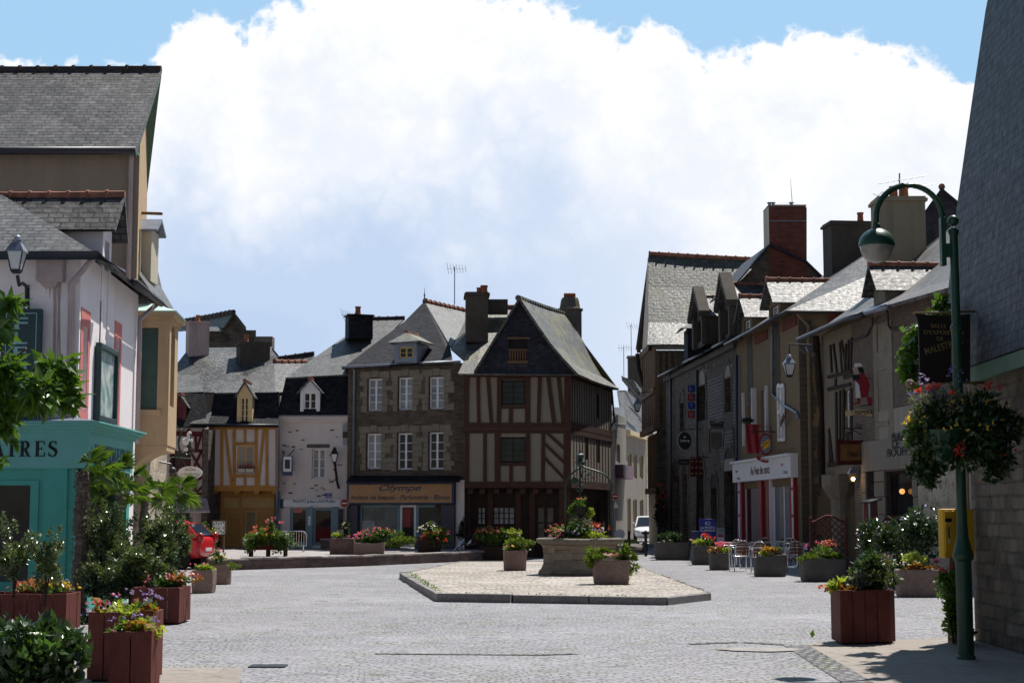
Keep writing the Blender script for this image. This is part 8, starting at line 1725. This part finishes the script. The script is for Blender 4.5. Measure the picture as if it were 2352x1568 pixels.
# ---- exhibition sign hung from the slate hall
es = thing('exhibition_sign', 'dark brown hanging board with gold uncial lettering behind the lamp post', 'sign', at(2150, 800, 19.4)); WE_ = Wall((at(2090, 800, 19.3).x, 19.3), (at(2260, 800, 19.5).x, 19.5)); mb = MB()
o = [(2099, 721), (2104, 730), (2108, 745), (2111, 880), (2226, 876), (2226, 722), (2160, 726)]; mb.prism([WE_.pt(*p) for p in o], WE_.n*.03); mb.build('board', M['sign_brown'], es)
for s, u, v, h, w, rot, arc in (('SALLE', 2153, 749, .05, .20, .0, 0), ("D'EXPOSITION", 2165, 764, .055, .52, -.0, 0), ('DE', 2157, 778, .045, .09, 0, 0), ('MALESTROIT', 2166, 795, .085, .53, .28, 0)): q, zz = WE_.hit(u, v); text(es, WE_, s, q, zz, h, 'letter_gold', .036, w, bold=.006, rot=rot)
q, zz = WE_.hit(2192, 832); mb = MB(); mb.prism([WE_.P(q-.05, zz+.18, .032), WE_.P(q+.08, zz+.18, .032), WE_.P(q+.08, zz-.02, .032), WE_.P(q+.04, zz+.02, .032), WE_.P(q+.02, zz-.12, .032), WE_.P(q-.06, zz-.02, .032)], WE_.n*.006); mb.build('painted_figure', M['letter_gold'], es)
mb = MB(); mb.tube([WE_.pt(2096, 882, .015), WE_.pt(2262, 878, .015)], .014, 8); mb.ball(WE_.pt(2090, 881, .015), .055, 14, 10); mb.tube([WE_.pt(2098, 719, .015), WE_.pt(2240, 715, .015)], .014, 8); mb.build('bar', M['letter_gold'], es, smooth=True)
vn = plant('vine', 'bright sunlit vine leaves hanging behind the exhibition sign', 'climber', at(2085, 880, 20.2), [('leaves', 'bright', lambda mb: [clump(mb, at(u, v, 20.3), .15, 50, .095, .08, .3, .6) for u, v in ((2092, 800), (2085, 825), (2095, 835), (2080, 850), (2090, 862), (2098, 870), (2102, 780), (2097, 760), (2132, 738), (2150, 722), (2160, 706), (2166, 695))]), ('leaves', 'dark', lambda mb: [clump(mb, at(u, v, 20.4), .15, 44, .095, .08, .3, .6) for u, v in ((2100, 815), (2104, 850), (2100, 880), (2228, 800), (2232, 830), (2240, 765), (2246, 735), (2236, 850), (2250, 870))])], stems=[(at(2090, 885, 20.4), at(2165, 690, 20.5), .012), (at(2232, 860, 20.4), at(2248, 720, 20.4), .010)])
rp_ = thing('drain_pipe', 'pale downpipe at the corner of the slate roofed hall', 'downpipe', G(2236, 1462)); pipe(rp_, [V3((5.72, 20.62, 3.15)), V3((5.78, 20.62, 2.9)), V3((5.78, 20.62, 0))], 'plaster_cream', .05)
# ---- mailbox, rose bush
mbx = thing('post_box', 'yellow metal post box on a grey stand behind the green lamp post', 'post box', at(2202, 1290, 20)); WM = Wall((at(2166, 1220, 20.3).x, 20.3), (at(2239, 1220, 20.5).x, 20.5)); r = WM.rect(2168, 1168, 2238, 1280); mb = MB(); mb.wbox(WM, r[0], r[1], r[2], r[3], -.12, 0); mb.build('case', M['yellow'], mbx, bevel=.02)
mb = MB(); mb.wbox(WM, r[0]+.012, r[0]+.165, r[2]+.06, r[3]-.03, 0, .014); mb.wbox(WM, r[1]-.17, r[1]-.01, r[2]+.02, r[3]-.02, 0, .012); mb.build('door', M['yellow'], mbx, bevel=.006)
q, zz = WM.hit(2177, 1193); mb = MB(); mb.wbox(WM, q-.055, q+.05, zz-.03, zz+.02, .014, .017); mb.build('slot', M['sign_black'], mbx); mb = MB(); mb.wbox(WM, q-.055, q+.055, zz-.042, zz-.03, .014, .035); mb.build('slot_lip', M['cream'], mbx)
q, zz = WM.hit(2179, 1174); text(mbx, WM, 'LA POSTE', q, zz, .03, 'letter_blue', .004, .1); mb = MB(); q, zz = WM.hit(2178, 1222); mb.wbox(WM, q-.012, q+.012, zz-.07, zz+.07, .014, .017); mb.build('label_strip', M['letter_blue'], mbx); mb = MB(); mb.wbox(WM, q-.012, q+.012, zz-.14, zz-.08, .014, .017); mb.build('notice', M['lamp_glass'], mbx)
mb = MB(); mb.wbox(WM, r[0]+.10, r[1]-.16, 0, r[2], -.11, -.03); mb.build('stand', M['plaster_grey'], mbx)
p = G(2190, 1478); pl('rose_bush', 'slender rose bush with a few red blooms between lamp post and hall', 'shrub', p, [('bright', (-.04, 0, .74), (.20, .18, .3), 10, 300, .06), ('green', (.0, .05, .42), (.17, .18, .4), 10, 360, .06), ('dark', (.12, 0, .2), (.2, .2, .2), 6, 200, .06)], [('red', (-.06, -.1, .82), (.14, .1, .18), 5, .05)], stems=[(p, p+V3((-.05, 0, .9)), .012), (p+V3((.05, 0, 0)), p+V3((.1, 0, .7)), .01)])

# ---- road signs and bollards
def no_entry(label, u, v, Y, r, z0=0.0):
    p = at(u, v, Y); t = thing('no_entry_sign', label, 'road sign', V3((p.x, Y, z0)), 'no entry signs'); W = Wall((p.x-1, Y), (p.x+1, Y)); z = p.z
    MB().tube([V3((p.x, Y+.03, z0)), V3((p.x, Y+.03, z+r*.6))], .03, 6).build('post', M['zinc'], t); oval(W, 1, z, r, r, -.012, 0, 24).build('plate', M['white'], t); oval(W, 1, z, r*.93, r*.93, 0, .003, 24).build('red_disc', M['red'], t); mb = MB(); mb.wbox(W, 1-r*.62, 1+r*.62, z-r*.13, z+r*.13, .003, .006); mb.build('white_bar', M['white'], t); return t
no_entry('round no entry sign on a post at the mouth of the side street', 1413, 1139, 70, .165); no_entry('dim no entry sign beside the white photo shop house', 791, 1155, 62, .17, TZ)
ps = thing('direction_plate', 'pale triangular plate below the no entry sign in the side street', 'road sign', at(1415, 1160, 69.8)); W = Wall(XY(1400, 69.8), XY(1430, 69.8)); MB().prism([W.pt(1409, 1166), W.pt(1421, 1166), W.pt(1414, 1150)], W.n*.01).build('plate', M['lamp_glass'], ps)
rs = thing('round_sign', 'grey back of a round road sign behind the well', 'road sign', G(1424, 1262)); p = at(1424, 1226, 56); W = Wall((p.x-1, 56), (p.x+1, 56)); oval(W, 1, p.z, .17, .17, -.01, 0).build('plate', M['zinc'], rs); MB().tube([V3((p.x, 56.03, 0)), V3((p.x, 56.03, p.z))], .025, 6).build('post', M['zinc'], rs)
bo_ = proto('bollard', 'slim black bollard left of the white car in the side street', 'bollard', 'street bollards'); MB().lathe(V3(), [(.06, 0), (.06, .8), (.08, .82), (.05, .88), (.07, .93), (.03, .98)], 10).build('post', M['black'], bo_); bo_.location = (*XY(1443, 66), 0); dup(bo_, V3((*XY(1481, 62), 0)), 0, 'slim black bollard in front of the white car bonnet')
rk = thing('stone_block', 'low dark boulder planter row at the mouth of the side street', 'planter', G(1450, 1268)); mb = MB(); mb.lathe(G(1450, 1269)+V3((0, .5, 0)), [(.62, 0), (.66, .12), (.6, .26), (.3, .36)], 12, 1.2, .7); mb.jitter(.08, 2).build('block', M['trough_grey'], rk)
pl('terrace_shrub', 'dark low plants on the boulder at the mouth of the side street', 'plant', G(1450, 1266)+V3((0, .5, .3)), [('dark', (0, 0, .08), (.6, .35, .2), 10, 400, .09)])

# ---- cars
def car(label, loc, rz, paintm, L_=3.7, W_=1.66, H_=1.5):
    t = thing('parked_car', label, 'car', loc, None, rz); x = L_/2; w = W_/2
    # stations along the length (front = +x): x, half width, sill z, shoulder z, shoulder half width
    st = [(-x, w*.82, .42, .86), (-x+.06, w*.93, .30, .98), (-x+.5, w, .26, 1.0), (-.4, w, .24, .96), (.5, w, .24, .94), (x-.95, w, .24, .90), (x-.35, w*.95, .25, .80), (x-.06, w*.86, .30, .66), (x, w*.74, .40, .58)]
    mb = MB(); rows = []
    for X, hw, z0, z1 in st:
        rows.append([V3((X, s*hw*k, z0+(z1-z0)*f)) for s, k, f in ((-1, .80, 0), (-1, .96, .12), (-1, 1, .45), (-1, .985, .75), (-1, .90, 1.0), (1, .90, 1.0), (1, .985, .75), (1, 1, .45), (1, .96, .12), (1, .80, 0))])
    mb.grid(rows, True); mb.poly(rows[0]); mb.poly(rows[-1]); mb.build('body', M[paintm], t, smooth=True, weld=True, bevel=.0, sub=2)
    rf = [(-x+.10, .98), (-x+.42, H_-.10), (-x+.9, H_), (-.1, H_+.01), (.35, H_-.06), (x-1.0, .90)]
    def cab(s0, s1, k=.0): return [(X, s0) for X, z in rf]
    mb = MB(); rows = []
    for X, z in rf:
        f = (z-.9)/(H_-.9); hw = w*(.90-.16*f); rows.append([V3((X, -hw, z)), V3((X, -hw*.55, z+.025*f)), V3((X, hw*.55, z+.025*f)), V3((X, hw, z))])
    # roof sheet + pillars as one shell
    mb.grid([rows[1], rows[2], rows[3], rows[4]])
    for s in (0, 3):
        for i in range(5):
            a, b = rows[i][s], rows[i+1][s]; a2 = V3((a.x, math.copysign(w*.9, a.y), .9)); b2 = V3((b.x, math.copysign(w*.9, b.y), .9)); mb.poly([a, b, b2, a2])
    mb.build('cabin', M[paintm], t, weld=True)
    def glassq(nm, pts, off): mb = MB(); mb.poly([V3(p)+V3(off) for p in pts]); mb.build(nm, M['car_glass'], t)
    a, b = rows[0], rows[1]; lerp = lambda p, q, f: p.lerp(q, f)
    glassq('rear_window', [lerp(a[0], a[3], .06), lerp(a[0], a[3], .94), lerp(b[0], b[3], .92), lerp(b[0], b[3], .08)], (-.012, 0, .01)); a, b = rows[5], rows[4]; glassq('windscreen', [lerp(a[0], a[3], .05), lerp(a[0], a[3], .95), lerp(b[0], b[3], .93), lerp(b[0], b[3], .07)], (.012, 0, .012))
    mb = MB(); mb.poly([rows[0][0], rows[0][3], rows[1][3], rows[1][0]]); mb.poly([rows[5][0], rows[5][3], rows[4][3], rows[4][0]]); mb.build('window_frame', M[paintm], t)
    for s in (-1, 1):
        y0, y1 = s*(w*.90+.008), s*(w*.765+.012)
        glassq('side_window', [(-.02, y0, .98), (.62, y0, .95), (.32, y1, H_-.09), (-.02, y1, H_-.06)], (0, 0, 0)); glassq('side_window', [(-.85, y0, 1.0), (-.10, y0, .98), (-.10, y1, H_-.06), (-.80, y1, H_-.07)], (0, 0, 0)); glassq('quarter_window', [(-x+.5, y0, 1.04), (-.93, y0, 1.02), (-.88, y1, H_-.12)], (0, 0, 0))
        mb = MB(); mb.lathe(V3((-x+.02, s*w*.80, .92)), [(.05, -.16), (.12, -.1), (.13, .05), (.05, .14)], 10, .7, .8); mb.build('tail_light', M['tail'], t, smooth=True); mb = MB(); mb.lathe(V3((x-.16, s*w*.72, .64)), [(.06, -.07), (.16, -.04), (.16, .03), (.06, .07)], 10, .9, 1.0); mb.build('headlight', M['lamp_glass'], t, smooth=True)
        for X in (-x+.62, x-.70):
            c = V3((X, s*(w-.10), .30)); o = MB().tube([c-V3((0, .09, 0)), c+V3((0, .09, 0))], .30, 24).build('wheel', M['rubber'], t); mb = MB(); mb.tube([c+V3((0, s*.085, 0)), c+V3((0, s*.10, 0))], .205, 20); mb.build('rim', M['alu'], o)
            mb = MB()
            for k_ in range(5): a = k_*2*PI/5+.3; mb.tube([c+V3((.11*math.cos(a), s*.099, .11*math.sin(a))), c+V3((.11*math.cos(a), s*.103, .11*math.sin(a)))], .05, 10)
            mb.build('rim_opening', M['rubber'], o)
            mb = MB(); mb.tube([V3((X, s*(w+.003), .32)), V3((X, s*(w-.16), .32))], .345, 24); mb.build('wheel_arch', M['rubber'], t)
        mb = MB(); mb.box(V3((.62, s*(w*.92), 1.0)), V3((.1, 0, 0)), V3((0, s*.16, 0)), Z*.12); mb.build('mirror', M[paintm], t, bevel=.03)
    mb = MB(); mb.box(V3((x-.03, -.35, .46)), V3((.035, 0, 0)), V3((0, .7, 0)), Z*.12); mb.build('grille', M['rubber'], t); mb = MB(); mb.box(V3((x-.02, -.26, .36)), V3((.045, 0, 0)), V3((0, .52, 0)), Z*.10); mb.build('number_plate', M['lamp_glass'], t); MB().box(V3((-x-.02, -.26, .52)), V3((.03, 0, 0)), V3((0, .52, 0)), Z*.10).build('number_plate', M['lamp_glass'], t); return t
M['car_glass'] = glossy('car_glass', (.02, .03, .045), .04, .6)
d0 = G(462, 1308); car('red hatchback seen from behind half hidden by the glossy shrubs', (d0.x-1.75, d0.y+1.2, 0), PI-.16, 'card_red', 3.6, 1.6, 1.40)
car('white car parked nose on in the side street', (*XY(1486, 95), 0), -PI/2-.08, 'car_white', 4.0, 1.66, 1.46)
# heron sculpture and oval sign on the left
hr = thing('heron_sign', 'metal sculpture of a white heron among curling green reeds on a wall arm', 'sign', at(425, 1010, 40)); WH = Wall((at(385, 1010, 40).x, 40), (at(475, 1010, 40).x, 40))
Q = lambda x, y, n=0: WH.pt((420+x/6.81)*.91875, (1060+y/6.81)*.91875, n)
mb = MB()
for pts in ([(140, 0), (230, 150), (180, 330), (215, 460), (290, 520), (400, 500), (440, 430)], [(300, 10), (280, 80), (200, 170), (170, 300), (185, 420), (250, 500)], [(110, 460), (130, 520), (135, 560)], [(145, 450), (175, 500), (195, 570)], [(360, 300), (390, 390), (440, 450)], [(355, 290), (365, 400), (400, 480)], [(250, 470), (330, 520), (420, 470)]): mb.tube([Q(*p) for p in pts], .016, 5)
mb.tube([Q(60, 560), Q(420, 590)], .016, 5); mb.build('reeds', M['green_iron'], hr)
mb = MB(); mb.tube([Q(400, 150), Q(375, 140), Q(350, 165), Q(350, 210), Q(340, 250)], [.02, .04, .045, .04, .05], 8); mb.tube([Q(345, 240), Q(310, 290), Q(270, 310), Q(245, 330)], [.05, .10, .09, .02], 8); mb.build('heron_body', M['lamp_glass'], hr, smooth=True)
mb = MB(); mb.tube([Q(400, 150), Q(402, 200)], [.015, .004], 5); mb.tube([Q(300, 320), Q(292, 380)], .012, 5); mb.build('heron_bill', M['letter_gold'], hr); mb = MB(); mb.ball(Q(400, 278), .04); mb.ball(Q(305, 432), .05); mb.build('lily', M['lamp_glass'], hr)
os_ = thing('oval_sign', 'white oval shop sign with thin script hanging before the red timber house', 'sign', at(437, 1086, 40)); q, zz = WH.hit(436.5, 1085.5); oval(WH, q, zz, .305, .165, -.03, 0).build('plate', M['white'], os_); text(os_, WH, "La Perle de l'Oust", q+.01, zz-.03, .06, 'letter_grey', .006, .48, shear=.3)
mb = MB(); mb.tube([WH.P(q-.13+.26*i/10, zz+.08+.035*math.cos((i-5)*.5), .005) for i in range(11)], .005, 4); mb.tube([WH.P(q-.13+.26*i/10, zz+.10-.04*math.cos((i-5)*.33), .005) for i in range(11)], .005, 4); mb.build('shell_mark', M['letter_gold'], os_); MB().tube([WH.P(q-.1, zz+.16, -.015), Q(225, 570)], .008, 4).tube([WH.P(q+.1, zz+.16, -.015), Q(420, 590)], .008, 4).tube([Q(60, 560), WH.P(-.35, WH.hit(400, 1060)[1]+.1, -1.8)], .015, 5).build('hanger', M['black'], os_)
